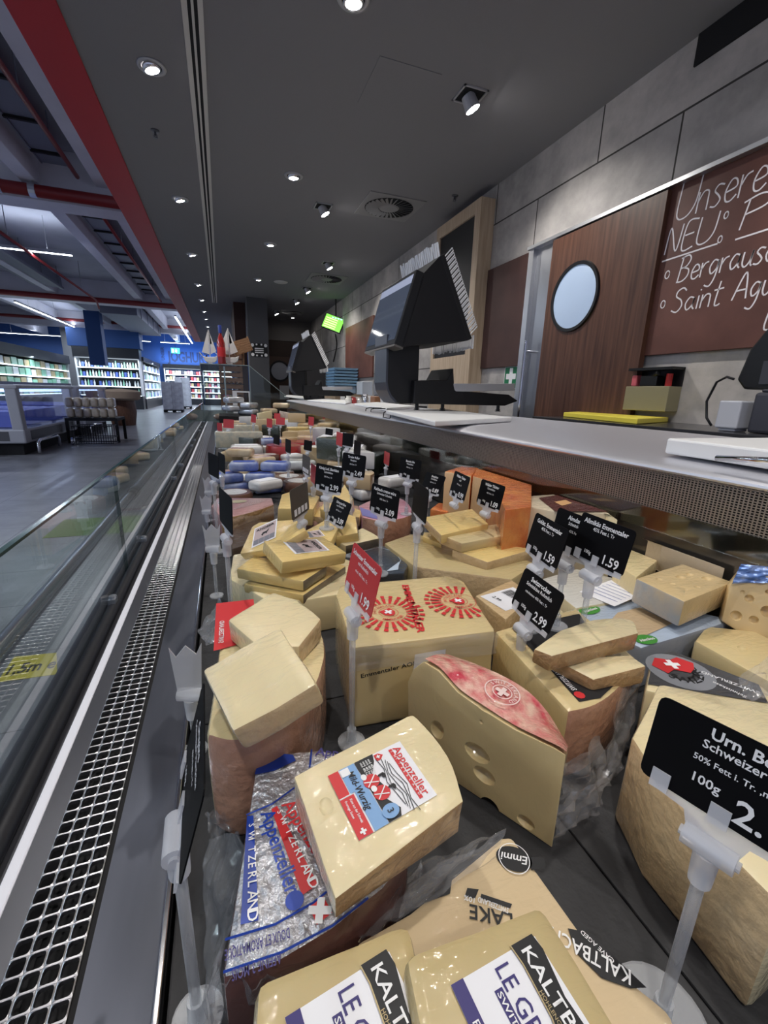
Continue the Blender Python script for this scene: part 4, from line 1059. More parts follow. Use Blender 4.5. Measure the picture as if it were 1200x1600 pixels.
gruyere('tan piece with white and purple label at bottom left, cut by the lower border', gl, [(400, 1531), (610, 1446), (642, 1440), (668, 1560), (700, 1690), (560, 1800), (385, 1760)], (445, 1592), (462, 1660), (620, 1514), 0)
gr = Plane((630, 1490, .108), (845, 1410, .100), (760, 1640, .103))
gruyere('tan piece with white and purple label at bottom centre, on the printed wedge', gr, [(630, 1492), (650, 1480), (846, 1410), (905, 1500), (990, 1640), (860, 1740), (672, 1700)], (704, 1541), (733, 1606), (848, 1485), 0)
# --- red printed block
pE = flat(.115)
t, o = slab('printed_cheese_block', 'large cheese block with red sunburst prints and white crosses on top', 'cheese', pE,
     [(549, 1012), (524, 930), (530, 912), (700, 897), (725, 906), (776, 985)], .115, [M_yel if False else M_emm, M_emm], bevel=.007, deck=True, rough=2)
EPOLY = [pE.at(*k) for k in ((552, 1008), (529, 930), (533, 915), (700, 901), (722, 908), (771, 982))]
def inside(p, poly):
    r = False
    for i in range(len(poly)):
        a, b = poly[i], poly[i-1]
        if (a.y > p.y) != (b.y > p.y) and p.x < (b.x-a.x)*(p.y-a.y)/(b.y-a.y)+a.x: r = not r
    return r
def sun(mb, cx, cy):
    c = pE.at(cx, cy); f = Face(c, V((.9, .35, 0)), V((-.35, .9, 0)))
    n = 24
    for k in range(n):
        a = 2*math.pi*k/n
        for r0, r1, w0, w1 in ((.026, .040, .0017, .0027), (.042, .049, .0024, .0029)):
            ca, sa = math.cos(a), math.sin(a)
            if not inside(f.p(r1*ca, r1*sa), EPOLY): continue
            f.shape(mb, [(r0*ca+w0*sa, r0*sa-w0*ca), (r1*ca+w1*sa, r1*sa-w1*ca), (r1*ca-w1*sa, r1*sa+w1*ca), (r0*ca-w0*sa, r0*sa+w0*ca)], .0012)
    f.ring(mb, 0, 0, .0255, .0007, .0012); f.ring(mb, 0, 0, .0135, .0007, .0012)
    f.shape(mb, [(-.009, .009), (-.009, -.003), (-.005, -.008), (0, -.0105), (.005, -.008), (.009, -.003), (.009, .009)], .0012)
    f.arc_text(mb, 'SWITZERLAND', 0, 0, .0165, .0068, 2.75, .0012, sx=.8); f.arc_text(mb, 'EMMENTALER', 0, 0, .0215, .0068, 3.6, .0012, inside=True, sx=.8)
    return f
def eprint(mb):
    sun(mb, 716, 940); sun(mb, 607, 958)
    a = pE.at(632, 915); b = pE.at(658, 990); f = Face(a, b-a, V((1, .2, 0)))
    f.text(mb, 'EMMENTALER', .0, -.004, .014, .0012, width=(b-a).length, bold=.03); 
ink(t, 'red_print', M_redp, eprint)
def ewhite(mb):
    for x, y in ((716, 940), (607, 958)): Face(pE.at(x, y), V((.9, .35, 0)), V((-.35, .9, 0))).cross(mb, 0, .0005, .006, .0018)
ink(t, 'white_cross', M_wprint, ewhite)
# front face writing and paper label
fa, fb_ = pE.at(549, 1012), pE.at(776, 985); fr_ = Face(fa-V((0, 0, .115)), fb_-fa, V((0, 0, 1))); fr_.n = -fr_.n if fr_.n.dot(CAM-fa) < 0 else fr_.n
ink(t, 'lettering', M_ink, lambda mb: fr_.text(mb, 'Emmentaler AOP', .012, .073, .008, .001, width=.07, rot=.12))
def elabel(mb): fr_.shape(mb, [(.075, .018), (.118, .022), (.118, .098), (.078, .096)], .0012)
lb = ink(t, 'paper_label', M_label, elabel)
def eltext(mb):
    g = Face(fr_.p(.082, .03), fr_.y, -fr_.x); g.n = fr_.n
    g.text(mb, 'Emmentaler AOP', 0, -.006, .007, .0016); g.text(mb, 'Kingdat', .004, -.015, .006, .0016)
    for k in range(3): g.line(mb, [(0, -.022-.004*k), (.05, -.022-.004*k)], .0008, .0016)
ink(lb, 'lettering', M_ink, eltext)
film(t, [pE.at(549, 1012)+V((-.002, -.003, .0)), pE.at(776, 985)+V((0, -.004, 0)), pE.at(776, 985)+V((0, -.004, -.03)), pE.at(549, 1012)+V((-.002, -.003, -.03))], .002, 16, seed=8)
# --- standing wedge with eyes
b0, b1 = PZ(640, 1174, H(0)), PZ(862, 1325, H(0)); along = (b1-b0).normalized(); nrm = V((-along.y, along.x, 0)); nrm = -nrm if nrm.dot(CAM-b0) < 0 else nrm
def onHW(px, py):
    d = ray(px, py); return CAM+d*((b0-CAM).dot(nrm)/d.dot(nrm))
hp = [onHW(*q) for q in ((638, 1173), (637, 1066), (645, 1046), (662, 1034), (685, 1048), (715, 1082), (754, 1109), (804, 1140), (868, 1170), (884, 1180), (862, 1324))]
for p in (hp[0], hp[-1]): p.z = H(.0008)
tc = thing('holed_cheese_wedge', 'standing ivory wedge with large eyes and red printed top at centre', 'cheese', ((b0+b1)/2-nrm*.02))
back = -nrm*.055
rear = [p+back for p in hp]; b0r = b0+back
def onR(px, py):
    d = ray(px, py); return CAM+d*((b0r-CAM).dot(nrm)/d.dot(nrm))
for i, q in enumerate(((700, 1026), (741, 1040), (790, 1061), (828, 1085), (856, 1116), (876, 1150), (888, 1172))): rear[3+i] = onR(*q)
rear[2] = onR(672, 1040) 
rear[10] = rear[9].copy(); rear[10].z = hp[10].z
mb = prism_faces(MB(), hp, rear, rind=())
o = mb.build('cheese_body', [M_emm, M_redp], tc, bevel=.0045, seg=3, autos=True)
cut_holes(o, [(onHW(683, 1140)+nrm*.004, .0105, (1, .9, 1.15)), (onHW(746, 1177)+nrm*.003, .013, (1, 1.2, .8)), (onHW(757, 1212)+nrm*.004, .0125, (1, 1.1, .75)), (onHW(822, 1285)+nrm*.003, .009, (1, 1.1, .8)), (onHW(765, 1262)+nrm*0, .011, (1, 1, 1)), (onHW(752, 1128)+nrm*.0005, .0025, (1, 1, 1)), (onHW(760, 1104)+nrm*.002, .010, (1, 1.4, .7))])
rough_up(o, 1, .0008, 2)
# red printed film over the curved top
M_redfilm = mat('red printed rind', (.60, .06, .09), .4, film=.8, col2=(.78, .52, .40), vscale=60, bump=.4, bscale=80)
mb = MB(); tp = smooth_path3(hp[3:10], 4); tr_ = smooth_path3(rear[3:10], 4); rows = []
for s_ in (.04, .25, .5, .75, .97):
    rows.append([mb.bm.verts.new(p.lerp(r_, s_)+V((0, 0, .003+.003*math.sin(s_*3.1)))) for p, r_ in zip(tp, tr_)])
for a, b in zip(rows, rows[1:]):
    for i in range(len(a)-1): mb.bm.faces.new((a[i], a[i+1], b[i+1], b[i]))
rt = mb.build('printed_top', M_redfilm, tc, smooth=True)
c_ = (tp[11]+tr_[11])/2; fx = (tp[13]-tp[9]).normalized(); f = Face(c_, fx, nrm*-1)
f.n = -f.n if f.n.z < 0 else f.n
ink(rt, 'white_print', mat('pink white print', (.80, .62, .58), .5), lambda mb: f.ring(mb, 0, 0, .018, .0012, .0075) and f.ring(mb, 0, 0, .010, .001, .0075) and f.arc_text(mb, 'SWITZERLAND', 0, 0, .0118, .006, 3.0, .0075) and f.cross(mb, 0, 0, .007, .0075))
film(tc, [hp[10]+V((0, 0, .05)), hp[9]+V((.0, 0, -.01)), hp[9]+back*1.2+V((.02, 0, -.03)), hp[10]+back*1.2+V((.03, -.01, .02))], .007, 14, seed=6)
film(tc, [hp[10]+V((0, 0, .004)), hp[10]+V((.0, 0, .05)), hp[10]+back*.9+V((.03, -.012, .05)), hp[10]+back*.8+V((.025, -.012, .006))], .008, 14, seed=16)
# --- black banded wheel wedge with two tan pieces
pW = flat(.088)
t, o = slab('cheese_wheel_wedge', 'wheel wedge with black paper top and pink rind behind the holed wedge', 'cheese', pW,
     [(772, 985), (888, 1112), (932, 1100), (972, 1070), (996, 1030), (900, 950)], .088, [M_emm, M_rindp], rind=(1, 2, 3), curve=[(1, 4)], bevel=.005, deck=True, rough=1)
bl = MB(); bl.poly([pW.at(x, y)+V((0, 0, .0012)) for x, y in ((800, 982), (905, 1098), (938, 1092), (970, 1062), (905, 960))]); bl = bl.build('black_paper', M_ink, t, clean=False)
a_, b_ = pW.at(835, 1020), pW.at(905, 1092); f = Face(b_, a_-b_, V((-.5, -1, 0))); f.n = V((0, 0, 1))
ink(bl, 'lettering', M_wprint, lambda mb: f.text(mb, 'SWITZERLAND', .012, -.006, .009, .0016, width=.04))
ink(bl, 'red_mark', M_redp, lambda mb: f.disc(mb, .004, -.003, .006, .0016, 9))
film(t, [PZ(965, 1075, H(.08)), PZ(1008, 1035, H(.09)), PZ(985, 1150, H(.02)), PZ(940, 1235, H(.004))], .009, 16, seed=9)
film(t, [PZ(930, 1190, H(.02)), PZ(960, 1150, H(.04)), PZ(975, 1200, H(.015)), PZ(935, 1240, H(.002))], .007, 12, seed=10)
pu = Plane((863, 1024, .128), (998, 989, .130), (955, 962, .134))
pd = Plane((882, 1037, .105), (997, 1031, .108), (928, 1060, .104))
slab('cheese_piece', 'tan rind piece lying lower on the black topped wheel wedge', 'cheese', pd, [(836, 1015), (882, 1028), (985, 1022), (1013, 1040), (928, 1062)], [.014, .02, .02, .026, .026], [M_cream, M_rind], rind=(3, 4), rough=1)
slab('cheese_piece', 'tan rind piece lying upper on the black topped wheel wedge', 'cheese', pu, [(834, 1014), (874, 985), (930, 967), (985, 968), (999, 989), (863, 1025)], [.018, .022, .022, .022, .026, .022], [M_cream, M_rind], rind=(3, 4, 5), curve=[(1, 4)], rough=1)
# --- large wedge behind the largest sign
pB2 = flat(.098)
t, o = slab('cheese_wedge', 'large tan wedge at the right edge behind the largest price sign', 'cheese', pB2, [(1030, 1067), (986, 1150), (1035, 1228), (1225, 1420), (1330, 1330), (1262, 1112)], .098, [M_cream, M_rindl], rind=(1, 2), bevel=.005, deck=True, rough=1)
# --- foil topped wedge with round logo
pS = flat(.088)
t, o = slab('logo_cheese_wedge', 'wedge with black printed foil top and red cross logo at right', 'cheese', pS, [(1008, 1078), (1018, 1022), (1052, 1016), (1190, 1070), (1215, 1092), (1200, 1120)], .088, [M_cream, M_rindp], bevel=.004, deck=True)
bl = MB(); bl.poly([pS.at(x, y)+V((0, 0, .0012)) for x, y in ((1012, 1070), (1021, 1025), (1052, 1019), (1185, 1071), (1200, 1100))]); bl = bl.build('black_foil', mat('black printed foil', (.045, .045, .05), .3, film=.5), t, clean=False)
c_ = pS.at(1062, 1050); f = Face(c_, V((.85, -.3, 0)), V((.3, .85, 0)))
ink(bl, 'grey_ring', mat('silver grey print', (.30, .31, .34), .4, .3), lambda mb: f.ring(mb, 0, 0, .036, .016, .0014))
ink(bl, 'black_lettering', M_ink, lambda mb: f.arc_text(mb, 'SWIZZROCKER', 0, 0, .0235, .016, -2.7, .0018, inside=True))
ink(bl, 'red_shape', M_redp, lambda mb: f.shape(mb, [(-.028, .010), (-.015, .026), (.002, .022), (.014, .028), (.027, .016), (.020, .004), (.010, -.004), (-.006, .002), (-.018, -.006)], .002))
ink(bl, 'white_print', M_wprint, lambda mb: f.cross(mb, -.002, .012, .009, .0026) and Face(pS.at(1185, 1090), pS.at(1110, 1062)-pS.at(1185, 1090), V((-.3, -1, 0))).text(mb, 'SWITZERLAND', 0, -.01, .008, .002) and Face(pS.at(1160, 1098), pS.at(1110, 1075)-pS.at(1160, 1098), V((-.3, -1, 0))).text(mb, 'Schnittkase', 0, -.014, .007, .002))
film(t, [PZ(1150, 1060, H(.10)), PZ(1210, 1020, H(.11)), PZ(1210, 1090, H(.10)), PZ(1165, 1095, H(.095))], .008, 12, seed=11)
# --- pale blue wrapped block, square piece, standing holed piece
M_bluew = mat('pale blue wrapper', (.42, .50, .62), .35, film=.45, vary=.08, vscale=6)
pM = flat(.070)
t, o = slab('wrapped_cheese_block', 'pale blue wrapped block with green oval labels under the square holed piece', 'cheese', pM, [(893, 962), (900, 948), (965, 928), (1150, 968), (1003, 1012)], .070, [M_bluew, mat('grey blue wrapper side', (.26, .29, .35), .35, film=.4)], rind=(3, 4), bevel=.005, deck=True)
f = Face(pM.at(921, 954), V((.98, .18, 0)), V((-.18, .98, 0))); f2 = Face(pM.at(1009, 1000), V((.98, .0, 0)), V((0, .98, 0)))
gl_ = ink(t, 'green_label', mat('green print', (.05, .26, .035), .4), lambda mb: f.disc(mb, 0, 0, .022, .0012, 24, .012) and f2.disc(mb, 0, 0, .018, .0012, 24, .012))
ink(gl_, 'lettering', M_wprint, lambda mb: f.text(mb, 'Allmikas', 0, -.004, .009, .0018, align='c') and f2.text(mb, 'Allmikas', 0, -.004, .008, .0018, align='c'))
ink(t, 'wood_print', mat('printed wood tan', (.55, .40, .24), .4, film=.4), lambda mb: mb.poly([pM.at(x, y)+V((0, 0, .0011)) for x, y in ((940, 985), (965, 958), (1000, 950), (1050, 975), (1000, 998))]))
pq = Plane((993, 903, .125), (1066, 880, .128), (1070, 939, .122))
t, o = slab('cheese_square', 'square holed cheese block in film standing on the pale blue wrapped block', 'cheese', pq, [(993, 903), (1066, 880), (1146, 909), (1070, 940)], .043, [mat('golden holed paste', (.68, .50, .25), .42, film=.35, vary=.08, vscale=10), mat('wrapper with print', (.40, .43, .46), .35, film=.6, col2=(.62, .5, .34), vscale=22)], rind=(3,), bevel=.004)
cut_holes(o, [(pq.at(x, y)+pq.n*.0015, r, (1.3, 1, .7)) for x, y, r in ((1064, 902, .007), (1078, 898, .006), (1105, 904, .0075), (1050, 912, .005), (1030, 905, .005), (1090, 917, .005), (1072, 922, .004))])
ps = V(PZ(1127, 972, H(.072)))
st = thing('cheese_slice', 'standing holed slice with a crinkled blue foil cap at the right edge', 'cheese', ps+V((.02, 0, 0)))
fn = (V((CAM.x-ps.x, CAM.y-ps.y, 0)).normalized()+V((.35, 0, .22))).normalized()
def onS(px, py): d = ray(px, py); return CAM+d*((ps-CAM).dot(fn)/d.dot(fn))
sp_ = [V((min(k.x, .758), k.y, k.z)) for k in (onS(*q) for q in ((1127, 970), (1140, 915), (1158, 893), (1200, 885), (1240, 900), (1250, 1010), (1215, 1018), (1195, 1010), (1178, 1003), (1172, 992), (1162, 990), (1150, 985)))]
mb = prism_faces(MB(), sp_, [p-fn*.022 for p in sp_])
o = mb.build('cheese_body', MATS['golden holed paste'], st, bevel=.003, autos=True)
cut_holes(o, [(onS(x, y)+fn*.002, r, (1, 1, 1)) for x, y, r in ((1170, 935, .006), (1150, 962, .008), (1177, 968, .006), (1198, 955, .009), (1200, 925, .005), (1160, 925, .003))])
rnd = random.Random(2); cap = MB()
pts0 = [onS(1142, 912), onS(1156, 885), onS(1200, 876), onS(1245, 890)]
film_o = film(st, [pts0[0]+fn*.003, pts0[1]+fn*.003+V((0, 0, .004)), pts0[3]+fn*.003, onS(1245, 908)+fn*.003], .006, 14, name='blue_foil_cap', seed=14)
film_o.data.materials.clear(); film_o.data.materials.append(mat('crinkled blue foil', (.05, .16, .50), .25, .3, col2=(.35, .45, .7), vscale=60, coat=.8))
pL = flat(.068)
t, o = slab('cheese_block', 'pale holed block under the standing slice at the right edge', 'cheese', pL, [(1103, 977), (1085, 1000), (1205, 1066), (1290, 1040), (1180, 985)], .068, [M_emm, M_emm], bevel=.005, deck=True)
cut_holes(o, [(PZ(1122, 1042, H(.028)), .010, (1, 1, 1)), (PZ(1160, 1012, H(.069)), .006, (1, 1, .6))])
# ================================================================ MIDDLE OF THE COUNTER
def framed_label(t, plane, o, x, y):
    f = plane.face(o, x, y); w, h = f.w, f.h; lb = lbl(t, f, w, h)
    ink(lb, 'label_panel', mat('dusty rose print', (.48, .38, .38), .5), lambda mb: f.rect(mb, w*.05, h*.06, w*.95, h*.94, .001))
    ink(lb, 'black_print', M_ink, lambda mb: f.text(mb, 'ANDEER', w*.5, h*.74, h*.15, .0014, align='c', bold=.03) and f.shape(mb, [(w*.36, h*.46), (w*.42, h*.56), (w*.58, h*.56), (w*.68, h*.66), (w*.66, h*.54), (w*.60, h*.48), (w*.60, h*.40), (w*.55, h*.47), (w*.46, h*.46), (w*.42, h*.38)], .0014) and f.line(mb, [(w*.25, h*.69), (w*.75, h*.69)], .0004, .0014))
    ink(lb, 'grey_panel', mat('grey print', (.20, .20, .23), .5), lambda mb: [f.rect(mb, w*(.06+.225*k), h*.07, w*(.27+.225*k), h*.30, .0013) for k in range(4)] and None)
pc = flat(.066)
t, o = slab('cheese_wheel_wedge', 'cream wheel wedge under the stack of framed label pieces', 'cheese', pc, [(364, 866), (358, 904), (430, 945), (548, 925), (560, 880), (480, 850)], .066, [M_cream, M_rindd], rind=(3,), bevel=.004, deck=True)
p1 = Plane((372, 888, .100), (410, 864, .102), (474, 908, .098))
p0 = Plane((380, 915, .076), (420, 890, .078), (474, 938, .076))
slab('cheese_piece', 'lowest yellow piece with printed dark rind under the framed label stack', 'cheese', p0, [(380, 912), (430, 880), (500, 868), (541, 884), (474, 930)], .018, [M_yel, M_rindd], rind=(3,), rough=1)
slab('cheese_piece', 'second yellow piece from the bottom of the framed label stack', 'cheese', p1, [(369, 888), (407, 860), (470, 858), (511, 884), (474, 908)], .020, [M_yel, M_rindd], rind=(3,), rough=1)
pa = Plane((393, 857, .116), (431, 840, .138), (408, 822, .140))
t, o = slab('framed_label_piece', 'yellow piece with a framed pink label leaning at left behind the top piece', 'cheese', pa, [(374, 865), (393, 822), (405, 815), (465, 810), (478, 828), (428, 857)], .018, [M_yel, M_rindl], rough=1)
framed_label(t, pa, (393, 857), (431, 840), (408, 822))
pt = Plane((442, 847, .138), (461, 866, .132), (494, 842, .132))
t, o = slab('framed_label_piece', 'yellow piece with framed pink label on top of the stack', 'cheese', pt, [(411, 844), (503, 837), (543, 863), (441, 878)], .024, [M_yel, M_yel], rough=1)
framed_label(t, pt, (442, 847), (461, 866), (494, 842))
ps2 = Plane((475, 838, .11), (510, 812, .12), (520, 842, .11))
t, o = slab('framed_label_piece', 'yellow piece with framed label behind the stack, before the 3.09 card', 'cheese', ps2, [(474, 830), (512, 809), (530, 822), (518, 845), (480, 846)], .022, [M_yel, M_yel], rough=1)
framed_label(t, ps2, (476, 832), (484, 842), (492, 820))
pr1 = Plane((528, 846, .085), (568, 825, .10), (594, 840, .090))
slab('cheese_piece', 'pale triangular piece with dark rind right of the framed label stack', 'cheese', pr1, [(528, 846), (566, 823), (596, 840), (540, 853)], .024, [M_cream, M_rindd], rind=(2,), rough=1)
pr2 = Plane((522, 838, .10), (545, 805, .13), (560, 830, .11))
slab('cheese_piece', 'dark rind piece standing behind the pale triangular piece', 'cheese', pr2, [(522, 840), (538, 800), (556, 806), (560, 832)], .03, [M_yel, M_rindd], rind=(1, 2), rough=1)
# pile behind the grey card
M_box = mat('pink display base', (.50, .28, .22), .5, film=.3)
for lab, pl_, px, th in (('yellow block left in the heap behind the framed labels', Plane((436, 790, .10), (462, 772, .105), (500, 775, .10)), [(434, 794), (440, 772), (462, 765), (500, 775), (490, 795)], .05),
                         ('yellow block right in the heap by the 2.99 card above the heap', Plane((500, 790, .09), (530, 770, .10), (545, 790, .09)), [(500, 795), (512, 772), (540, 770), (553, 792), (530, 800)], .05),
                         ('yellow block standing up against the heap under the 2.99 card', Plane((530, 775, .13), (545, 760, .14), (553, 782, .13)), [(526, 776), (538, 755), (552, 778), (545, 788)], .04),
                         ('low yellow block in front of the heap', Plane((490, 806, .065), (505, 795, .07), (520, 806, .065)), [(486, 806), (500, 790), (522, 796), (520, 810)], .03),
                         ('small wedge at the right foot of the heap', Plane((548, 805, .07), (560, 797, .075), (565, 806, .07)), [(540, 806), (552, 792), (566, 798), (562, 808)], .03)):
    slab('cheese_block', lab, 'cheese', pl_, px, th, [M_yel, M_rindl], rind=(3,))
slab('cheese_wheel_wedge', 'pinkish wheel wedge under the yellow heap', 'cheese', flat(.05), [(436, 800), (470, 780), (560, 790), (560, 812), (490, 815)], .05, [M_box, M_box], deck=True)
# dark topped wheel
pk = flat(.062)
t, o = slab('cheese_wheel_half', 'half wheel with blue black label beside the red card', 'cheese', pk, [(556, 870), (566, 858), (592, 852), (622, 858), (638, 876), (632, 895), (560, 900)], .062, [mat('blue black label', (.035, .05, .075), .35, film=.6), mat('dark blue rind', (.03, .035, .045), .4, film=.6)], rind=range(0, 7), curve=[(0, 5)], bevel=.004, deck=True)
ink(t, 'white_print', mat('pale blue print', (.5, .6, .72), .5), lambda mb: [mb.tube([pk.at(x, y)+V((0, 0, .001)) for x, y in L], .0006, 4) for L in ([(566, 862), (592, 856), (616, 862), (626, 876), (620, 890)],)] and mb.poly([pk.at(x, y)+V((0, 0, .0012)) for x, y in ((604, 893), (624, 878), (622, 891))]))
# tan slab stack on a wheel wedge
slab('cheese_wheel_wedge', 'brownish wrapped wheel wedge under the three tan slabs', 'cheese', flat(.07), [(600, 848), (640, 834), (690, 838), (760, 850), (838, 880), (800, 905), (648, 885)], .07, [M_grn, M_rindl], rind=(5,), bevel=.005, deck=True)
q1 = Plane((662, 808, .128), (740, 795, .135), (689, 836, .122)); q2 = Plane((687, 836, .115), (777, 818, .118), (722, 848, .112)); q3 = Plane((722, 865, .090), (835, 858, .092), (760, 878, .088))
slab('tan_cheese_slab', 'tan slab at the top back of the three slab stack', 'cheese', q1, [(661, 808), (738, 794), (764, 818), (689, 836)], .022, [M_yel, M_rindl], rind=(3,), rough=1)
slab('tan_cheese_slab', 'grey streaked middle slab of the three slab stack', 'cheese', q2, [(687, 835), (778, 817), (816, 831), (722, 849)], .022, [mat('streaked yellow paste', (.58, .46, .24), .42, film=.5, col2=(.68, .55, .30), vscale=18), M_rindl], rind=(3,), rough=1)
slab('tan_cheese_slab', 'lowest front slab of the three slab stack', 'cheese', q3, [(706, 858), (745, 846), (836, 857), (762, 878)], .024, [M_yel, M_rindl], rind=(3, 2), rough=1)
slab('cheese_piece', 'small yellow piece at the left of the three slab stack', 'cheese', Plane((659, 836, .085), (670, 830, .09), (687, 842, .085)), [(659, 838), (662, 830), (685, 832), (690, 850)], .018, [M_yel, M_rindl], rough=1)
# orange block and dark rind block at the back
M_or = mat('orange rind', (.62, .13, .025), .4, film=.9, col2=(.75, .27, .06), vscale=22, bump=.3, bscale=40)
M_peach = mat('peach paste', (.74, .48, .24), .42, film=.4)
slab('orange_rind_block', 'long orange rind cheese behind the 1.09 card, against the rear grille', 'cheese', flat(.178), [(739, 744), (765, 752), (790, 797), (830, 792), (846, 757), (800, 729), (773, 731)], .178, [M_or, M_peach], rind=(0,), bevel=.012, deck=True, seg=3)
slab('orange_rind_block', 'smaller orange topped wedge with peach cut face behind the 0.99 card', 'cheese', flat(.180), [(694, 736), (737, 743), (769, 730), (720, 728)], .180, [M_or, M_peach], rind=(0, 3), bevel=.006, deck=True)
M_dk = mat('dark red brown rind', (.085, .018, .014), .35, film=.9, col2=(.15, .04, .03), vscale=14)
t, o = slab('dark_rind_block', 'pale block with dark red brown top behind the front 1.59 card', 'cheese', flat(.172), [(791, 784), (830, 774), (909, 769), (962, 785), (956, 802), (868, 799)], .172, [mat('ivory wrapped paste', (.66, .56, .40), .42, film=.6), M_dk], rind=(1, 2, 3), bevel=.006, deck=True)
ink(t, 'dark_top', M_dk, lambda mb: mb.poly([V((min(k.x, .755-.001*i), k.y, k.z)) for i, k in enumerate(flat(.1735).at(x, y) for x, y in ((868, 799), (842, 778), (912, 771), (960, 786), (956, 799)))]))
ink(t, 'gold_mark', mat('ochre print', (.62, .36, .16), .5), lambda mb: mb.poly([flat(.1745).at(x, y) for x, y in ((866, 784), (884, 781), (894, 786), (878, 790))]))
slab('cheese_wedge', 'plain pale wedge behind the front 1.59 card', 'cheese', flat(.11), [(960, 880), (1000, 846), (1052, 872), (995, 902)], .11, [M_pale, M_pale], deck=True)
slab('cheese_wedge', 'thin cream wedge by the dark rind block at the rear grille', 'cheese', flat(.17), [(925, 790), (955, 778), (985, 795), (965, 812)], .17, [M_cream, M_rindl], deck=True)
t, o = slab('packed_cheese', 'tan wedge in a clear pack against the rear panel', 'cheese', flat(.14), [(1062, 842), (1090, 835), (1165, 860), (1150, 885), (1085, 872)], .05, [mat('greyish tan paste', (.42, .33, .22), .45, film=.5), M_rindl])
pwb = flat(.078)
t, o = slab('labelled_pack', 'tan piece with a white barcode label behind the near 2.99 card', 'cheese', pwb, [(742, 930), (800, 905), (835, 930), (790, 968)], .078, [M_rindl, M_rind], deck=True)
f = pwb.face((750, 932), (790, 955), (778, 906)); lb = lbl(t, f, f.w, f.h)
def bar(mb):
    rnd = random.Random(1); x = f.w*.1
    while x < f.w*.7:
        w = .0006+rnd.random()*.0012; f.rect(mb, x, f.h*.55, x+w, f.h*.85, .001); x += w+.0008+rnd.random()*.0008
    f.text(mb, '2.99', f.w*.2, f.h*.2, .010, .001)
ink(lb, 'barcode', M_ink, bar)
t, o = slab('labelled_pack', 'cream wrapped piece with white printed slip under the front 1.59 card', 'cheese', flat(.075), [(842, 905), (900, 888), (990, 910), (985, 935), (900, 950)], .075, [mat('white wrap', (.62, .60, .55), .4, film=.5), M_cream], rind=(3, 4), deck=True)
f = flat(.0755).face((905, 925), (960, 948), (925, 895)); lb = lbl(t, f, f.w, f.h)
ink(lb, 'lettering', M_bluep, lambda mb: [f.line(mb, [(f.w*.1, f.h*(.2+.13*k)), (f.w*.9, f.h*(.2+.13*k))], .0012, .001) for k in range(6)] and None)
slab('cheese_piece', 'small cream piece between the near 2.99 card and the labelled pack', 'cheese', flat(.085), [(850, 960), (862, 940), (885, 958), (876, 985)], .085, [M_cream, M_rindl], deck=True)
# pink labelled wheel wedge at the left
pw = flat(.070)
t, o = slab('cheese_wheel_wedge', 'wheel wedge with pink printed label by the left rim', 'cheese', pw, [(330, 790), (338, 778), (425, 778), (428, 788), (400, 798), (368, 806), (345, 808)], .07, [mat('clear over label', (.50, .26, .25), .35, film=.7), M_rind], rind=(3, 4, 5), curve=[(3, 6)], deck=True)
ink(t, 'label_print', mat('dull pink print', (.62, .42, .40), .4, film=.5), lambda mb: [mb.poly([pw.at(x, y)+V((0, 0, .001)) for x, y in L]) for L in ([(360+6*k, 798-1.6*k), (362+6*k, 798-1.6*k), (395+3*k, 781), (393+3*k, 781)] for k in range(8))] and None)
ink(t, 'round_print', mat('ochre grey print', (.40, .36, .24), .4), lambda mb: Face(pw.at(372, 784), V((1, 0, 0)), V((0, 1, 0))).disc(mb, 0, 0, .026, .0012, 20, .02))
film(t, [PZ(350, 815, H(.07)), PZ(432, 785, H(.075)), PZ(440, 810, H(.02)), PZ(355, 850, H(.005))], .01, 14, seed=21)
slab('cheese_wheel_half', 'dark brown wrapped wheel behind the clear card holder at left', 'cheese', flat(.05), [(358, 828), (395, 812), (430, 818), (425, 838), (362, 858)], .05, [mat('dark brown rind', (.05, .028, .02), .35, film=.7), MATS['dark brown rind']] if 'dark brown rind' in MATS else [mat('dark brown rind', (.05, .028, .02), .35, film=.7)]*2, deck=True)
# pink labelled wheel on the right of the 3.09 card
pq2 = flat(.075)
t, o = slab('cheese_wheel_half', 'half wheel with pink and violet label right of the 3.09 card', 'cheese', pq2, [(560, 790), (590, 776), (625, 778), (642, 792), (638, 806), (600, 815), (566, 808)], .075, [mat('pink violet label', (.60, .24, .34), .35, film=.6, col2=(.72, .42, .50), vscale=30), M_rindp], rind=(3, 4, 5), curve=[(1, 5)], deck=True)
ink(t, 'violet_print', mat('violet blue print', (.20, .20, .50), .4), lambda mb: mb.poly([pq2.at(x, y)+V((0, 0, .0012)) for x, y in ((562, 793), (588, 802), (590, 812), (566, 806))]))
slab('orange_sliced_pack', 'orange sliced pieces fanned before the 0.89 card', 'cheese', flat(.06), [(672, 795), (685, 785), (705, 788), (700, 800)], .06, [M_or, M_or], deck=True)

# ------------------------------------------------ small wares further back: a few kinds copied along the deck
def proto_packet(name, m1, m2, lab, cat='cheese packet'):
    t = thing(name, lab, cat, (0, 0, 0))
    b = MB(); b.box((0, 0, .018), (.11, .07, .036)); b.build('wrapper', m1, t, bevel=.012, seg=3, autos=True)
    f = Face((-.04, -.022, .0364), (1, 0, 0), (0, 1, 0)); mb = MB(); f.rect(mb, 0, 0, .08, .044, .0004); mb.build('label', m2, t, clean=False)
    return t
def proto_wedge(name, m1, m2, lab, L=.12, h=.06, a=.9):
    t = thing(name, lab, 'cheese', (0, 0, 0)); n = 5
    pts = [V((0, 0, h))]+[V((L*math.cos(-a/2+a*k/n), L*math.sin(-a/2+a*k/n), h)) for k in range(n+1)]
    mb = prism_faces(MB(), pts, [V((p.x, p.y, 0)) for p in pts], rind=set(range(1, n+1))); mb.build('cheese_body', [m1, m2], t, bevel=.004, autos=True)
    return t
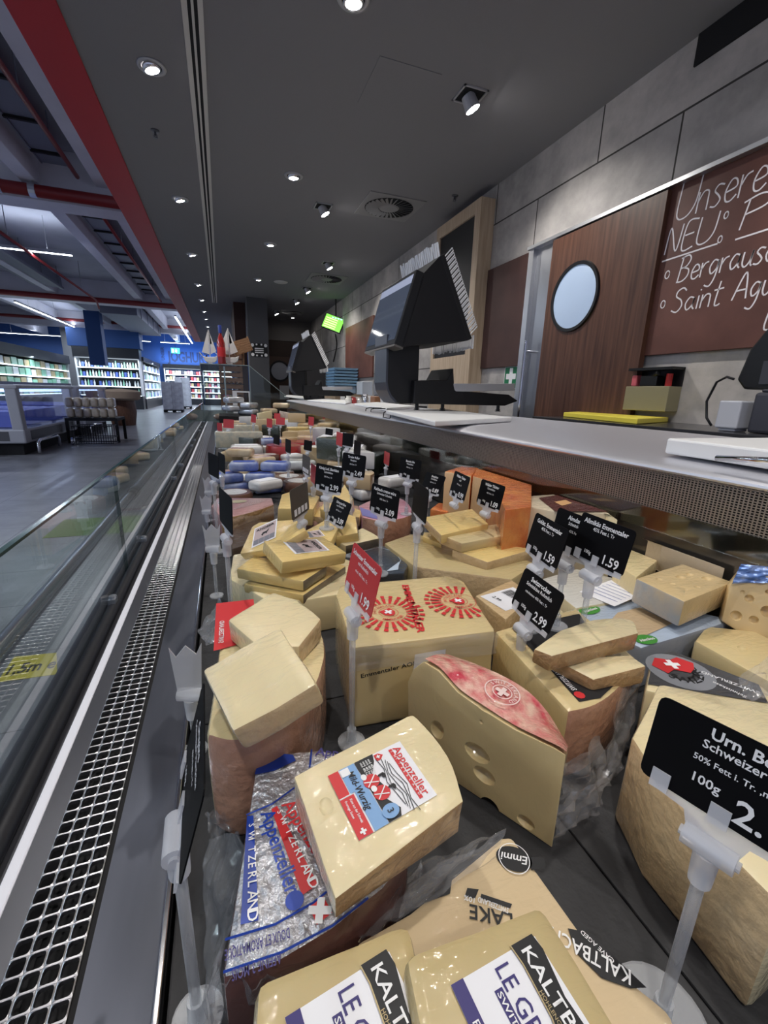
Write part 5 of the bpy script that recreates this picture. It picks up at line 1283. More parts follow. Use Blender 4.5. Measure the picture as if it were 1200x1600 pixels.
def proto_block(name, m1, m2, lab, sx=.16, sy=.07, h=.07):
    t = thing(name, lab, 'cheese', (0, 0, 0))
    pts = [V((-sx/2, -sy/2, h)), V((sx/2, -sy/2, h)), V((sx/2, sy/2, h)), V((-sx/2, sy/2, h))]
    mb = prism_faces(MB(), pts, [V((p.x, p.y, 0)) for p in pts], rind={2, 3}); mb.build('cheese_body', [m1, m2], t, bevel=.006, autos=True)
    return t
def proto_round(name, m1, m2, lab, r=.055, h=.035):
    t = thing(name, lab, 'cheese', (0, 0, 0))
    MB().lathe([(0, 0), (r*.94, 0), (r, h*.2), (r, h*.8), (r*.94, h), (0, h)], (0, 0, 0), 28).build('rind', m1, t, smooth='auto', autos=True)
    f = Face((0, 0, h+.0006), (1, 0, 0), (0, 1, 0)); mb = MB(); f.disc(mb, 0, 0, r*.7, .0002, 24); mb.build('label', m2, t, clean=False)
    return t
PROTO = {}
def put(kind, make, px, py, z, rot, label, sc=1.0, group=None, tilt=None):
    p = PZ(px, py, z)
    if p.y > 5.3: p = PY(px, py+2, 5.15); p.z = max(p.z, DECK+.132)
    p.x = min(p.x, .68)
    if kind not in PROTO: PROTO[kind] = make(); o = PROTO[kind]; o['label'] = label; first = True
    else: o = dup(PROTO[kind], label=label)
    o.location = p; o.rotation_euler = (tilt or 0, 0, rot); o.scale = (sc,)*3
    if group: o['group'] = group
    return o
M_bp = mat('blue white packet', (.45, .50, .62), .3, film=.9, col2=(.10, .16, .48), vscale=16)
M_blab = mat('bright blue label', (.04, .09, .42), .35)
M_gp = mat('gold brown packet', (.52, .36, .19), .3, film=.9, col2=(.68, .56, .38), vscale=18)
M_wp = mat('white wrapped paper', (.72, .71, .70), .4, film=.7, vary=.08, vscale=20)
M_rp = mat('red wax', (.42, .03, .03), .3, film=.6)
M_bc = mat('blue veined paste', (.66, .60, .46), .45, film=.5, col2=(.40, .42, .36), vscale=40)
M_tanp = mat('tan paste', (.62, .46, .26), .45, film=.4)
M_green = mat('dark green black wrapper', (.02, .03, .02), .35, film=.7)
M_whp = mat('bloomy white rind', (.74, .72, .66), .6, film=.4, vary=.05, vscale=20)
M_pk = mat('pale pink packet', (.66, .44, .42), .4, film=.7)
M_clr = mat('grey clear pack', (.42, .46, .48), .25, film=1.0, col2=(.66, .68, .68), vscale=22)
pk_blue = lambda: proto_packet('cheese_packet', M_bp, M_blab, '')
pk_gold = lambda: proto_packet('soft_cheese_packet', M_gp, M_pk, '')
pk_white = lambda: proto_packet('white_cheese_packet', M_wp, M_label, '')
pk_clear = lambda: proto_packet('clear_cheese_packet', M_clr, M_clr, '')
wd_white = lambda: proto_wedge('white_cheese_wedge', M_wp, M_whp, '')
wd_tan = lambda: proto_wedge('tan_cheese_wedge', M_tanp, M_rind, '')
bl_blue = lambda: proto_block('blue_cheese_block', M_bc, M_wp, '', .22, .07, .075)
bl_tan = lambda: proto_block('tan_cheese_block', M_yel, M_rind, '', .20, .09, .08)
rd_white = lambda: proto_round('round_soft_cheese', M_whp, M_label, '')
rd_red = lambda: proto_round('round_red_cheese', M_rp, M_rp, '', .07, .06)
rd_brown = lambda: proto_round('round_brown_cheese', mat('brown wood box', (.16, .07, .04), .5, film=.4), M_wp, '')
wd_grn = lambda: proto_wedge('dark_cheese_wedge', M_green, M_green, '')
def solid(name, label, px, y, pts, h, mats, rind, rot=0, bevel=.006, h2=None):
    """piece of real size standing on the deck at distance y, seen at pixel column px"""
    x = min(PY(px, 670, y).x, .755-max(abs(a) for a, _ in pts)); t = thing(name, label, 'cheese', (x, y, DECK+.001)); R = rotm('Z', rot)
    P = [V((x, y, DECK+.001))+R @ V((a, b, h if not h2 else h2[i])) for i, (a, b) in enumerate(pts)]
    prism_faces(MB(), P, [V((q.x, q.y, DECK+.001)) for q in P], rind=set(rind)).build('cheese_body', mats, t, bevel=bevel, autos=True)
    return t
hc = lambda r, n=8: [(r*math.cos(math.pi+math.pi*k/n), r*math.sin(math.pi+math.pi*k/n)) for k in range(n+1)]
D0 = DECK+.002
G1 = 'blue and white packets by the left rim'; G2 = 'gold packets behind the blue ones'
for i, (x, y, z, r, l) in enumerate(((356, 757, .04, .3, 'blue and white packet standing nearest the left rim cards'), (383, 753, .045, -.1, 'blue and white packet on top, its blue label facing out'), (405, 758, .03, .2, 'blue and white packet right of the topmost one'), (420, 752, .05, -.4, 'blue and white packet at the right end of the blue heap'), (372, 767, .012, .1, 'blue and white packet flat in front at the foot of the heap'), (408, 768, .012, -.2, 'blue and white packet flat in front at right'))):
    put('b', pk_blue, x, y, D0+z, r, l, 1.0, G1)
for i, (x, y, z, r, l) in enumerate(((365, 737, .03, .4, 'gold wrapped packet at the left behind the blue packets'), (388, 732, .04, -.3, 'gold wrapped packet behind the topmost blue packet'), (410, 736, .03, .5, 'gold wrapped packet with pale label right of the middle'), (430, 735, .02, -.2, 'gold wrapped packet by the dark round boxes'), (375, 727, .03, .1, 'gold wrapped packet in the second row at left'), (400, 725, .03, .2, 'gold wrapped packet in the second row, in the middle'), (425, 725, .03, .6, 'gold wrapped packet in the second row at right'))):
    put('g', pk_gold, x, y, D0+z, r, l, 1.05, G2)
put('rb', rd_brown, 452, 757, D0+.01, 0, 'round brown box with white lid by the 2.99 card above the heap', 1.1)
put('rb', rd_brown, 467, 766, D0+.01, 0, 'round brown box with white lid nearest the grey card back', 1.15)
put('rb', rd_brown, 441, 748, D0+.01, 0, 'round brown box with white lid behind the other two', 1.0)
put('w', pk_white, 386, 718, D0+.03, .0, 'white and blue packet in front of the long blue veined block', 1.5)
put('t', wd_tan, 352, 722, D0+.01, .6, 'tan wedge at the left rim before the long veined block', 1.1)
put('bb', bl_blue, 375, 708, D0+.004, .0, 'long blue veined block, the nearer of two', 1.3)
put('bb', bl_blue, 375, 693, D0+.004, .1, 'long blue veined block, the farther of two', 1.25)
put('wg', wd_grn, 408, 690, D0+.004, -.5, 'dark wedge right of the farther veined block', 1.6)
put('rr', rd_red, 444, 719, D0, 0, 'red wax wheel with a white stamp left of the white striped wedge', 1.5)
put('rr', rd_red, 472, 710, D0, 0, 'red wax wheel seen behind the white wedge', 1.4)
put('c', pk_clear, 440, 738, D0+.03, .2, 'clear grey pack under the faint red card', 1.3)
put('c', pk_clear, 462, 742, D0+.02, -.3, 'clear grey pack left of the oblique red card', 1.2)
put('c', pk_clear, 470, 724, D0+.04, .4, 'clear grey pack at the foot of the grey turned card', 1.3)
solid('half_white_cheese', 'half wheel with white speckled rind behind the 2.99 card above the heap', 508, 2.55, hc(.15), .10, [M_whp, M_tanp], range(0, 8), .1)
put('ww', wd_white, 528, 704, D0+.03, 2.5, 'white paper wedge leaning on the white speckled half wheel', 1.5)
put('ww', wd_white, 548, 700, D0+.06, 2.0, 'white paper wedge standing behind the 2.49 card', 1.3)
put('ww', wd_white, 582, 722, D0+.06, 2.6, 'white paper wedge in front of the dark green boxes', 1.7)
put('ww', wd_white, 612, 730, D0+.05, 2.2, 'white paper wedge left of the white clip card', 1.5)
put('ww', wd_white, 668, 735, D0+.06, 2.4, 'white paper wedge at the back by the 0.89 card', 1.6)
put('ww', wd_white, 690, 738, D0+.03, 2.1, 'white paper wedge half behind the 0.99 card', 1.3)
put('wg', wd_grn, 575, 738, D0+.02, 1.8, 'dark wedge right of the 2.49 card', 1.8)
put('wg', wd_grn, 600, 745, D0+.02, 1.4, 'dark wedge behind the 3.09 card by the pink wheel', 1.6)
put('wg', wd_grn, 545, 700, D0, 1.2, 'dark wedge under the green black card', 1.5)
G3 = 'white packets lined up along the rear'
for i, (x, y, l) in enumerate(((572, 692, 'white striped packet standing first from the left along the rear'), (585, 697, 'white striped packet second along the rear'), (600, 700, 'white striped packet third along the rear'), (622, 706, 'greenish white packet at the front of the rear row'), (640, 708, 'greenish white packet behind the white clip card'), (655, 712, 'white packet at the end of the rear row'))):
    put('w', pk_white, x, y, D0+.05, 1.2, l, 1.5, G3)
put('bt', bl_tan, 470, 686, D0+.03, .25, 'tan yellow block before the yellow wheel', 1.6)
put('bt', bl_tan, 500, 690, D0, .2, 'lower tan yellow block beside the tilted dark card', 1.5)
put('t', wd_tan, 470, 703, D0+.03, 1.2, 'tan wedge lying by the dark card', 1.6)
put('t', wd_tan, 455, 697, D0+.04, .4, 'flat tan wedge behind the red wax wheel', 1.6)
solid('yellow_cheese_wheel', 'yellow half wheel with a pale wedge on top, red card before it', 486, 4.55, hc(.17), .13, [M_yel, M_tanp], range(0, 8), .1)
put('t', wd_tan, 497, 661, D0+.13, 2.4, 'pale wedge on top of the yellow half wheel', 1.3)
solid('upright_cheese_block', 'upright tan block behind the dark red card at the far end', 414, 4.75, [(-.07, -.04), (.07, -.04), (.07, .04), (-.07, .04)], .20, [M_cream, M_tanp], (1, 2), .15, h2=[.17, .20, .20, .17])
solid('upright_cheese_block', 'upright white marbled block right of the wide red card', 449, 4.7, [(-.075, -.04), (.075, -.04), (.075, .04), (-.075, .04)], .20, [mat('marbled paste', (.70, .62, .54), .5, film=.5, col2=(.5, .40, .36), vscale=50)]*2, (1, 2), -.1, h2=[.20, .17, .17, .20])
put('w', pk_white, 402, 662, D0+.05, .5, 'white packet at the far end left of the upright block', 1.3)
put('g', pk_gold, 375, 662, D0+.05, .2, 'gold packet beside the wide red card', 1.4)
put('ww', wd_white, 388, 664, D0+.05, .3, 'white wedge at the far end behind the wide red card', 1.5)
put('g', pk_gold, 352, 681, D0+.02, .0, 'gold packet under the wide red card', 1.3)
put('g', pk_gold, 370, 682, D0+.02, .3, 'gold packet right under the wide red card', 1.3)
put('t', wd_tan, 392, 683, D0+.03, .2, 'flat tan wedge behind the farther veined block', 1.6)
put('rd', rd_white, 500, 676, D0+.05, 0, 'round white soft cheese by the yellow block', 1.5)
G4 = 'pink cup cheeses beside the tilted dark card'
for i, (x, y, l) in enumerate(((503, 690, 'pink cup at left under the tilted dark card'), (522, 692, 'pink cup at right under the tilted dark card'))):
    put('pk', lambda: proto_round('pink_cup', mat('pink cup', (.34, .10, .14), .35, film=.5), M_pk, '', .045, .06), x, y, D0+.02, 0, l, 1.2, G4)
G5 = 'clear foil packs heaped at the far end'
for i, (x, y, z, l) in enumerate(((362, 640, .06, 'silver foil pack at left of the far heap'), (375, 636, .09, 'silver foil pack on top of the far heap'), (390, 640, .06, 'silver foil pack in the middle of the far heap'), (402, 638, .07, 'silver foil pack at right of the far heap'), (370, 646, .03, 'silver foil pack low at the front of the far heap'), (388, 648, .03, 'silver foil pack low and right in the far heap'))):
    put('sf', lambda: proto_packet('silver_foil_pack', mat('silver foil pack', (.55, .58, .64), .25, .6, film=1.0, col2=(.75, .77, .82), vscale=30), M_clr, ''), x, y, D0+z, i*.5, l, 1.8, G5)
put('g', pk_gold, 420, 640, D0+.08, .2, 'pink and gold packet right of the far silver heap', 1.6)
put('g', pk_gold, 440, 640, D0+.05, -.3, 'pink and gold packet by the steel edge at the far end', 1.6)
G6 = 'amber packs against the rear grille'
for i, (x, y, l) in enumerate(((535, 662, 'amber pack first along the rear grille'), (550, 668, 'amber pack second along the rear grille'), (566, 676, 'amber pack third along the rear grille'), (580, 683, 'amber pack fourth along the rear grille'), (520, 657, 'amber pack farthest along the rear grille'))):
    put('am', lambda: proto_packet('amber_pack', mat('amber pack', (.32, .20, .07), .3, film=.8, col2=(.50, .38, .18), vscale=24), M_tanp, ''), x, y, D0+.09, 1.1, l, 1.5, G6)
put('c', pk_clear, 515, 655, D0+.08, 1.0, 'upright clear pack right of the yellow half wheel', 1.4)

# dark riser for the heap at the far end
tag(MB().bx((-.04, 4.95, DECK+.0005), (.46, 5.55, DECK+.13)).build('display_riser', M_blackm, bevel=.004), 'low black riser under the silver foil packs at the far end', 'riser')
# fill the remaining gaps of the middle and far deck with small wares, row by row
FILL = [('b', pk_blue, 'blue and white packet'), ('g', pk_gold, 'gold packet'), ('w', pk_white, 'white packet'), ('c', pk_clear, 'clear grey pack'), ('ww', wd_white, 'white paper wedge'), ('t', wd_tan, 'tan wedge'), ('wg', wd_grn, 'dark wedge'), ('rb', rd_brown, 'round brown box'), ('rd', rd_white, 'round white soft cheese')]
OR2 = ['first', 'second', 'third', 'fourth', 'fifth', 'sixth', 'seventh', 'eighth']
occ = [(o.location.x, o.location.y) for o in C.objects if o.parent is None and 'label' in o and o.location.z > .85 and 0 < o.location.y < 5.6 and -.2 < o.location.x < .8 and not o.name.startswith(('slate', 'display_c'))]
rf = random.Random(11); row = 0; y = 1.62; nf = 0
while y < 5.0:
    col = 0
    for i in range(6):
        x = .02+.125*i+rf.uniform(-.02, .02); yy = y+rf.uniform(-.03, .03)
        if any((x-a)**2+(yy-b)**2 < .0098 for a, b in occ): continue
        k = rf.choices(range(9), [1, 2, 3, 2, 3, 2, 2, 1, 1] if i > 2 else [2, 4, 2, 2, 1, 2, 1, 1, 1])[0]
        kd, mk, nm = FILL[k]; col += 1
        o = dup(PROTO[kd], (x, yy, DECK+.002+rf.choice((0, .0, .02))), rf.uniform(-.6, .9), nm+', '+OR2[col-1]+' from left in the '+(OR2+['ninth', 'tenth', 'eleventh', 'twelfth', 'thirteenth', 'fourteenth', 'fifteenth', 'sixteenth', 'seventeenth', 'eighteenth', 'nineteenth', 'twentieth', 'twenty-first', 'twenty-second'])[row]+' row from the front', 'loose small wares low on the deck')
        o.scale = (rf.uniform(1.0, 1.25),)*3; occ.append((x, yy)); nf += 1
    y += .17; row += 1

# settle the loose wares: lift each until it rests on what it would cut into
from mathutils.bvhtree import BVHTree
def world_tree(o):
    vs, ps = [], []
    def add(q, M):
        M = M @ q.matrix_basis if q.parent is None or True else M
        if q.type == 'MESH':
            b = len(vs); vs.extend(M @ v.co for v in q.data.vertices); ps.extend(tuple(b+i for i in f.vertices) for f in q.data.polygons)
        for c in q.children: add(c, M)
    add(o, Matrix.Identity(4))
    if not vs: return None
    lo = [min(v[i] for v in vs) for i in range(3)]; hi = [max(v[i] for v in vs) for i in range(3)]
    return vs, ps, lo, hi
bpy.context.view_layer.update()
loose_names = tuple(o.name.split('.')[0] for o in PROTO.values())
tops = [o for o in C.objects if o.parent is None and 'label' in o and 'kind' not in o and .85 < o.location.z < 1.3 and 0 < o.location.y < 5.75 and -.12 < o.location.x < .80 and o.name.split('.')[0] != 'slate_plate']
fixed = [o for o in tops if o.name.split('.')[0] not in loose_names]; loose = [o for o in tops if o.name.split('.')[0] in loose_names]
done = []
for o in fixed:
    w = world_tree(o)
    if w: done.append((BVHTree.FromPolygons(w[0], w[1]), w[2], w[3]))
for o in sorted(loose, key=lambda q: q.location.z):
    vs, ps, lo, hi = world_tree(o); best = None
    for dx, dy in ((0, 0), (-.03, 0), (.03, 0), (0, .04), (0, -.04), (-.06, .02), (-.09, 0), (.05, .05), (-.05, -.06), (-.12, .04), (0, .09), (0, -.09)):
        if hi[0]+dx > .763: dx -= hi[0]+dx-.763
        k = max(0.0, DECK+.0012-lo[2])
        if lo[2] > DECK+.03: k = -.03
        while k < .062:
            l2, h2 = lo[2]+k, hi[2]+k
            near = [t for t, a, b in done if a[0] < hi[0]+dx and b[0] > lo[0]+dx and a[1] < hi[1]+dy and b[1] > lo[1]+dy and a[2] < h2 and b[2] > l2]
            mv = V((dx, dy, k))
            if not near: break
            me_ = BVHTree.FromPolygons([v+mv for v in vs], ps)
            if not any(me_.overlap(t) for t in near): break
            k += .004
        else: continue
        best = mv; break
    if best is None:
        for c in list(o.children): bpy.data.objects.remove(c)
        bpy.data.objects.remove(o); continue
    o.location += best; mv = best
    done.append((BVHTree.FromPolygons([v+mv for v in vs], ps), [lo[i]+mv[i] for i in range(3)], [hi[i]+mv[i] for i in range(3)]))
# ================================================================ PRICE CARDS ON CLEAR POSTS
M_clear = glass_mat('clear plastic', (.93, .94, .96), .12, .08, milky=.42, scale=.6)
M_rod = glass_mat('clear rod', (.93, .95, .97), .40, .05, milky=.20, scale=.7)
M_card = mat('black price card', (.004, .004, .005), .5, ior=1.18)
M_cardr = mat('red price card', (.52, .035, .04), .42)
M_cardb = mat('card back grey', (.075, .065, .055), .5)
CW, CHT = .0856, .054
bpy.context.view_layer.update(); _DG = bpy.context.evaluated_depsgraph_get()
def rest_z(p, r=.0):
    """height of whatever lies straight below p"""
    ok, loc, *_ = SC.ray_cast(_DG, V(p), V((0, 0, -1)), distance=.6)
    return loc.z if ok and loc.z > DECK-.01 else DECK
GS = 'price cards on clear posts among the cheese'
def card_thing(label, TL, e, v, lines, price, m=M_card, W_=CW, H_=CHT, back=False, tiny=False, base_r=.016, hinge=True, group=GS, post=True, sub=True):
    """TL corner, e along the top edge, v down the card (unit vectors)"""
    TL, e, v = V(TL), V(e).normalized(), V(v).normalized(); n = e.cross(-v)
    bc = TL+e*W_/2+v*H_                      # middle of lower edge
    hg = bc+v*.018 if hinge else bc+v*.004
    bz = rest_z(hg+V((0, 0, -.03))) if hinge else DECK
    foot = V((hg.x, hg.y, bz))
    t = thing('price_sign', label, 'price sign', foot, group)
    r = .005; pts = []
    for cx, cy, a0 in ((W_-r, r, 0), (r, r, 1), (r, H_-r, 2), (W_-r, H_-r, 3)):
        for k in range(4):
            a = math.pi/2*a0+math.pi/2*k/3; pts.append(TL+e*(cx+r*math.cos(a))+v*(cy-r*math.sin(a)))
    cd_ = MB().prism([p-n*.0008 for p in pts], n*.0008).build('card', M_cardb if back else m, t)
    f = Face(TL+v*H_, e, -v)
    def tx(mb):
        if tiny:
            f.text(mb, price, W_*.93, H_*.08, .014, .0006, align='r', bold=.02) if price else None
            for k, (a, b) in enumerate(((.2, .8), (.3, .7), (.32, .68))): f.rect(mb, W_*a, H_*(.80-.14*k), W_*b, H_*(.85-.14*k), .0006)
            return
        y = .80
        for i, (s, sz) in enumerate(lines):
            f.text(mb, s, W_*.5, H_*y, sz, .0006, align='c', bold=.022 if i == 0 else .012); y -= (.125 if i == 0 else .17)
        f.text(mb, '100g', W_*.32, H_*.14, .0062, .0006, align='c', bold=.012)
        f.text(mb, price, W_*.90, H_*.08, .0155, .0006, align='r', bold=.018)
    if not back and (lines or price): ink(cd_, 'lettering', M_wprint, tx)
    if back: ink(cd_, 'back_strip', M_label, lambda mb: [f.rect(mb, W_*(.12+.2*k), H_*.08, W_*(.26+.2*k), H_*.30, .0006) for k in range(4)] and None)
    # clip wings, hinge barrel
    g = lambda u, w_, h=0: TL+e*u+v*(H_+w_)+n*h
    w0 = W_*.10; mid = W_/2
    MB().prism([g(w0, -.003, -.0010), g(W_-w0, -.003, -.0010), g(W_-w0, .004, -.0010), g(mid+.016, .006, -.0010), g(mid+.012, .018, -.0010), g(mid-.012, .018, -.0010), g(mid-.016, .006, -.0010), g(w0, .004, -.0010)], -n*.0016).build('clip', M_clear, t)
    if not tiny or sub:
        for u, hh in ((W_*.14, .009), (W_*.50, .009), (W_*.93, .003)): MB().prism([g(u-.005, -hh, .0006), g(u+.005, -hh, .0006), g(u+.005, .003, .0006), g(u-.005, .003, .0006)], n*.0012).build('clip_tab', M_clear, t)
    if hinge: MB().cyl(hg-e*.013, hg+e*.013, .0065, 16).cyl(hg-e*.015, hg+e*.015, .003, 10).build('hinge', M_clear, t, autos=True)
    if post and hg.z-bz > .045:
        MB().cyl(hg+V((0, 0, -.004)), hg+V((0, 0, -.026)), .0068, 14, .006).build('socket', M_clear, t, autos=True)
        MB().cyl((foot.x, foot.y, bz+.003), (foot.x, foot.y, hg.z-.02), .0036, 12).build('post', M_rod, t, smooth=True)
        MB().cyl((foot.x, foot.y, bz+.0008), (foot.x, foot.y, bz+.0035), base_r, 24).cyl((foot.x, foot.y, bz+.003), (foot.x, foot.y, bz+.020), .0062, 14, .0055).build('base_disc', M_rod, t, autos=True)
    return t
def card_px(label, tl, tr, bl, lines, price, m=M_card, W_=CW, H_=CHT, back=False, **kw):
    a = PZ(tl[0], tl[1], 1.15)-CAM; b = PZ(tr[0], tr[1], 1.15)-CAM
    s = W_/(b-a).length; a, b = a*s, b*s; e = (b-a).normalized()
    d = ray(*bl); q = d*(a.dot(e)/d.dot(e))
    v = (q-a).normalized()
    return card_thing(label, CAM+a, e, v, lines, price, m, W_, H_, back, **kw)
# near cards
card_px('red price card reading 1.99 in front of the red printed block', (553, 846), (597, 889), (537, 919), [('Schweizer Emmentaler', .0078), ('mit Rohmilch', .0058), ('mind. 45% Fett i. Tr.', .0046)], '1.99', M_cardr)
card_px('black price card reading 2.99 left of the tan rind pieces', (821, 886), (883, 930), (796, 948), [('Swizzrocker', .0085), ('Schnittkäse Rohmilch', .0064), ('mindestens 45% Fett i. Tr', .0046)], '2.99')
# the Allmikäs card stands in front of the Almdamer card, in nearly the same plane
_a = PZ(873, 792, 1.15)-CAM; _b = PZ(942, 819, 1.15)-CAM; _s = CW/(_b-_a).length; _a, _b = _a*_s, _b*_s; _e = (_b-_a).normalized()
_d = ray(859, 841); _v = (_d*(_a.dot(_e)/_d.dot(_e))-_a).normalized(); _n = _e.cross(-_v)
card_thing('black price card half hidden behind the front 1.59 card', CAM+_a, _e, _v, [('Almdamer', .0082), ('Schnittkäse', .0062), ('45% Fett', .0050)], '')
_d = ray(911, 799); _c = _d*((_a+_n*.012*(1 if _n.dot(_a) < 0 else -1)).dot(_n)/_d.dot(_n))
card_thing('front black price card reading 1.59 above the pale blue block', CAM+_c, _e, _v, [('Allmikäs Emmentaler', .0082), ('45% Fett i. Tr', .0062)], '1.59')
card_px('black price card at the back of three, left of the front 1.59 card', (838, 800), (890, 829), (824, 843), [('Goldst. Emmentaler', .0078), ('45% Fett i. Tr', .0058)], '1.59')
card_px('black price card reading 1.09 in front of the orange block', (753, 748), (790, 760), (744, 784), [('Wälder Tilsiter', .008), ('Schnittkäse', .006), ('45% Fett i. Tr', .0046)], '1.09')
card_px('black price card reading 0.99 left of the 1.09 card', (711, 735), (735, 746), (702, 769), [('Wälder Tilsiter', .008), ('mild', .006), ('45% Fett i. Tr', .0046)], '0.99')
card_px('black price card reading 0.89 behind the tan slab stack', (667, 737), (697, 745), (655, 770), [('Bergkäse', .008), ('Schnittkäse', .006), ('45% Fett i. Tr', .0046)], '0.89')
card_px('black price card reading 3.09 behind the framed label pieces', (522, 775), (550, 788), (508, 815), [('Schwyzerkäse', .008), ('aus Rohmilch', .006), ('50% Fett i. Tr', .0046)], '3.09')
# the largest card at the right border
a_ = PZ(1033, 1085, 1.122); k_ = PZ(1200, 1167, 1.122); e_ = (k_-a_).normalized(); d_ = ray(996, 1212); q_ = CAM+d_*((a_-CAM).dot(e_)/d_.dot(e_))
bt = card_thing('largest black price card at the right border, showing a large white 2', a_, e_, (q_-a_), [], '', hinge=True, base_r=.03)
crd = [c for c in bt.children if c.name.startswith('card')][0]
f = Face(a_+(q_-a_).normalized()*CHT, e_, -(q_-a_))
def bigtx(mb):
    for s, u, v, z, b in (('Urn. Bergkäse', .029, .0435, .0092, .025), ('Schweizer Hartkäse', .0265, .0365, .0072, .015), ('50% Fett i. Tr. ,m. Rohm.', .024, .0275, .0052, .012), ('100g', .0265, .0145, .0078, .015), ('2.', .048, .0050, .020, .015)):
        f.text(mb, s, u, v, z, .0006, bold=b)
ink(crd, 'lettering', M_wprint, bigtx)
# far cards: card turned about the upright, seen at (cx, cy) with the given pixel width and height
def card_far(label, cx, cy, wp, hp, m=M_card, price='', side=1, back=False, lines=None):
    d = ray(cx, cy); dist = CHT*F_PX/hp; c = CAM+d*dist*.97
    if c.z < DECK+.045: c = CAM+d*((DECK+.045-CAM.z)/d.z)
    to = V((d.x, d.y, 0)).normalized(); rt = V((to.y, -to.x, 0))
    ca = min(1, wp/(hp*CW/CHT)); sa = math.sqrt(max(0, 1-ca*ca))
    e = rt*ca - to*sa*side; v = (V((0, 0, -1))+to*-.18).normalized(); v = (v-e*v.dot(e)).normalized()
    return card_thing(label, c-e*CW/2-v*CHT/2, e, v, lines or [], price, m, tiny=not lines, back=back, sub=bool(lines))
card_far('black card seen edge on at the left rim beside the pink labelled wheel', 352, 797, 17, 56)
card_far('black card at the left rim, upper of the pair near the blue packets', 333, 727, 14, 34)
card_far('small black card at the left rim just behind the upper pair', 346, 723, 9, 28)
card_far('oblique black card rising from the tan slab stack', 656, 783, 22, 50)
card_far('oblique red card left of the 2.99 card above the heap', 490, 741, 9, 28, M_cardr)
card_far('grey card turned edge on behind the red oblique card', 478, 726, 11, 28, back=True)
card_far('red card among the white wrapped wedges at the back', 604, 716, 8, 19, M_cardr)
card_far('wide red card at far left of the counter', 357, 662, 15, 13, M_cardr)
card_far('narrow red card left of the wide red card', 343, 667, 7, 12, M_cardr)
card_far('dark red card in front of the upright block', 421, 661, 8, 13, M_cardr)
card_far('wide red card on the upright marbled block', 438, 658, 13, 11, M_cardr)
card_far('red card peeping out above the wide red card', 433, 650, 9, 8, M_cardr)
card_far('red card on the yellow wheel', 486, 658, 8, 13, M_cardr)
card_far('red card next to the dark green card', 530, 686, 9, 20, M_cardr)
card_far('dark green black card right of the red card', 543, 687, 17, 19)
card_far('tilted dark card behind the yellow block', 514, 677, 11, 14)
card_far('dark card by the folded red wrapper', 481, 696, 12, 15)
card_far('dark narrow card at the rear of the blue cheese blocks', 432, 687, 9, 14)
card_far('thin oblique dark card near the red wrapped wheel', 450, 697, 8, 20)
card_far('oblique grey card behind the 2.49 card', 558, 700, 10, 21)
card_far('red card in front of the white striped wheel', 460, 709, 7, 14, M_cardr)
card_far('faint red card at the far left behind the white block', 396, 654, 7, 12, M_cardr)
# the card seen edge on at the very left and its clear holders
card_far('black price card at 3.09 standing before the pink labelled wheel', 600, 783, 42, 44, price='3.09', lines=[('Kaltbach creme würz', .0078), ('Schweizer Schnittk.', .006), ('55% Fett i. Tr', .0046)])
card_far('black price card reading 2.99 above the yellow heap', 513, 747, 40, 39, price='2.99', lines=[('König Lud. Bierkäse', .0078), ('Schnittkäse', .006), ('50% Fett i. Tr', .0046)])
card_far('black price card reading 2.49 right of the 2.99 card above the heap', 552, 727, 35, 34, price='2.49', lines=[('Tiroler Adler', .008), ('Bergkäse', .006), ('50% Fett i. Tr', .0046)])
card_far('black price card with white clip behind the square 3.09 card by the pink wheel', 640, 732, 32, 30, price='', lines=[('Bavaria blu', .008), ('Weichkäse', .006), ('70% Fett i. Tr', .0046)])
card_far('grey back of a price card turned away beside the framed label stack', 469, 782, 26, 45, back=True, side=-1)
card_thing('dark card seen edge on at lower left beside the pink rind half wheel', (-.0219, .26, 1.1237), (.035, -.999, 0), (-.275, -.01, -.96), [('Gruyère', .008), ('Schweizer Hartkäse', .006), ('45% Fett i. Tr', .0046)], '')
def loose_holder(px, py, z, label, h=.05):
    p = PZ(px, py, z); t = thing('card_holder', label, 'card holder', (p.x, p.y, DECK), 'empty clear card holders along the left rim')
    MB().cyl(p+V((-.012, .004, 0)), p+V((.012, -.004, 0)), .007, 16).build('hinge', M_clear, t, autos=True)
    MB().prism([p+V((-.012, 0, .004)), p+V((.012, 0, .004)), p+V((.016, 0, h)), p+V((.010, 0, h-.012)), p+V((0, 0, h)), p+V((-.010, 0, h-.012)), p+V((-.016, 0, h))], (0, .002, 0)).build('clip', M_clear, t)
    MB().cyl(p+V((0, 0, -.006)), p+V((0, 0, -.03)), .0072, 14, .006).build('socket', M_clear, t, autos=True)
    if p.z-.03 > DECK+.01:
        MB().cyl((p.x, p.y, DECK+.002), p+V((0, 0, -.025)), .0032, 10).build('post', M_rod, t, smooth=True)
        MB().cyl((p.x, p.y, DECK+.0003), (p.x, p.y, DECK+.003), .013, 20).build('base_disc', M_rod, t)
    return t
loose_holder(333, 858, DECK+.10, 'clear card holder on a thin post by the stack of framed label pieces')
loose_holder(327, 770, DECK+.09, 'clear card holder by the left rim beside the pink labelled wheel')
loose_holder(323, 800, DECK+.055, 'low clear card holder by the left rim nearest the steel strip')
loose_holder(297, 1085, DECK+.075, 'clear holder barrel at the left rim by the pink rind half wheel', .06)
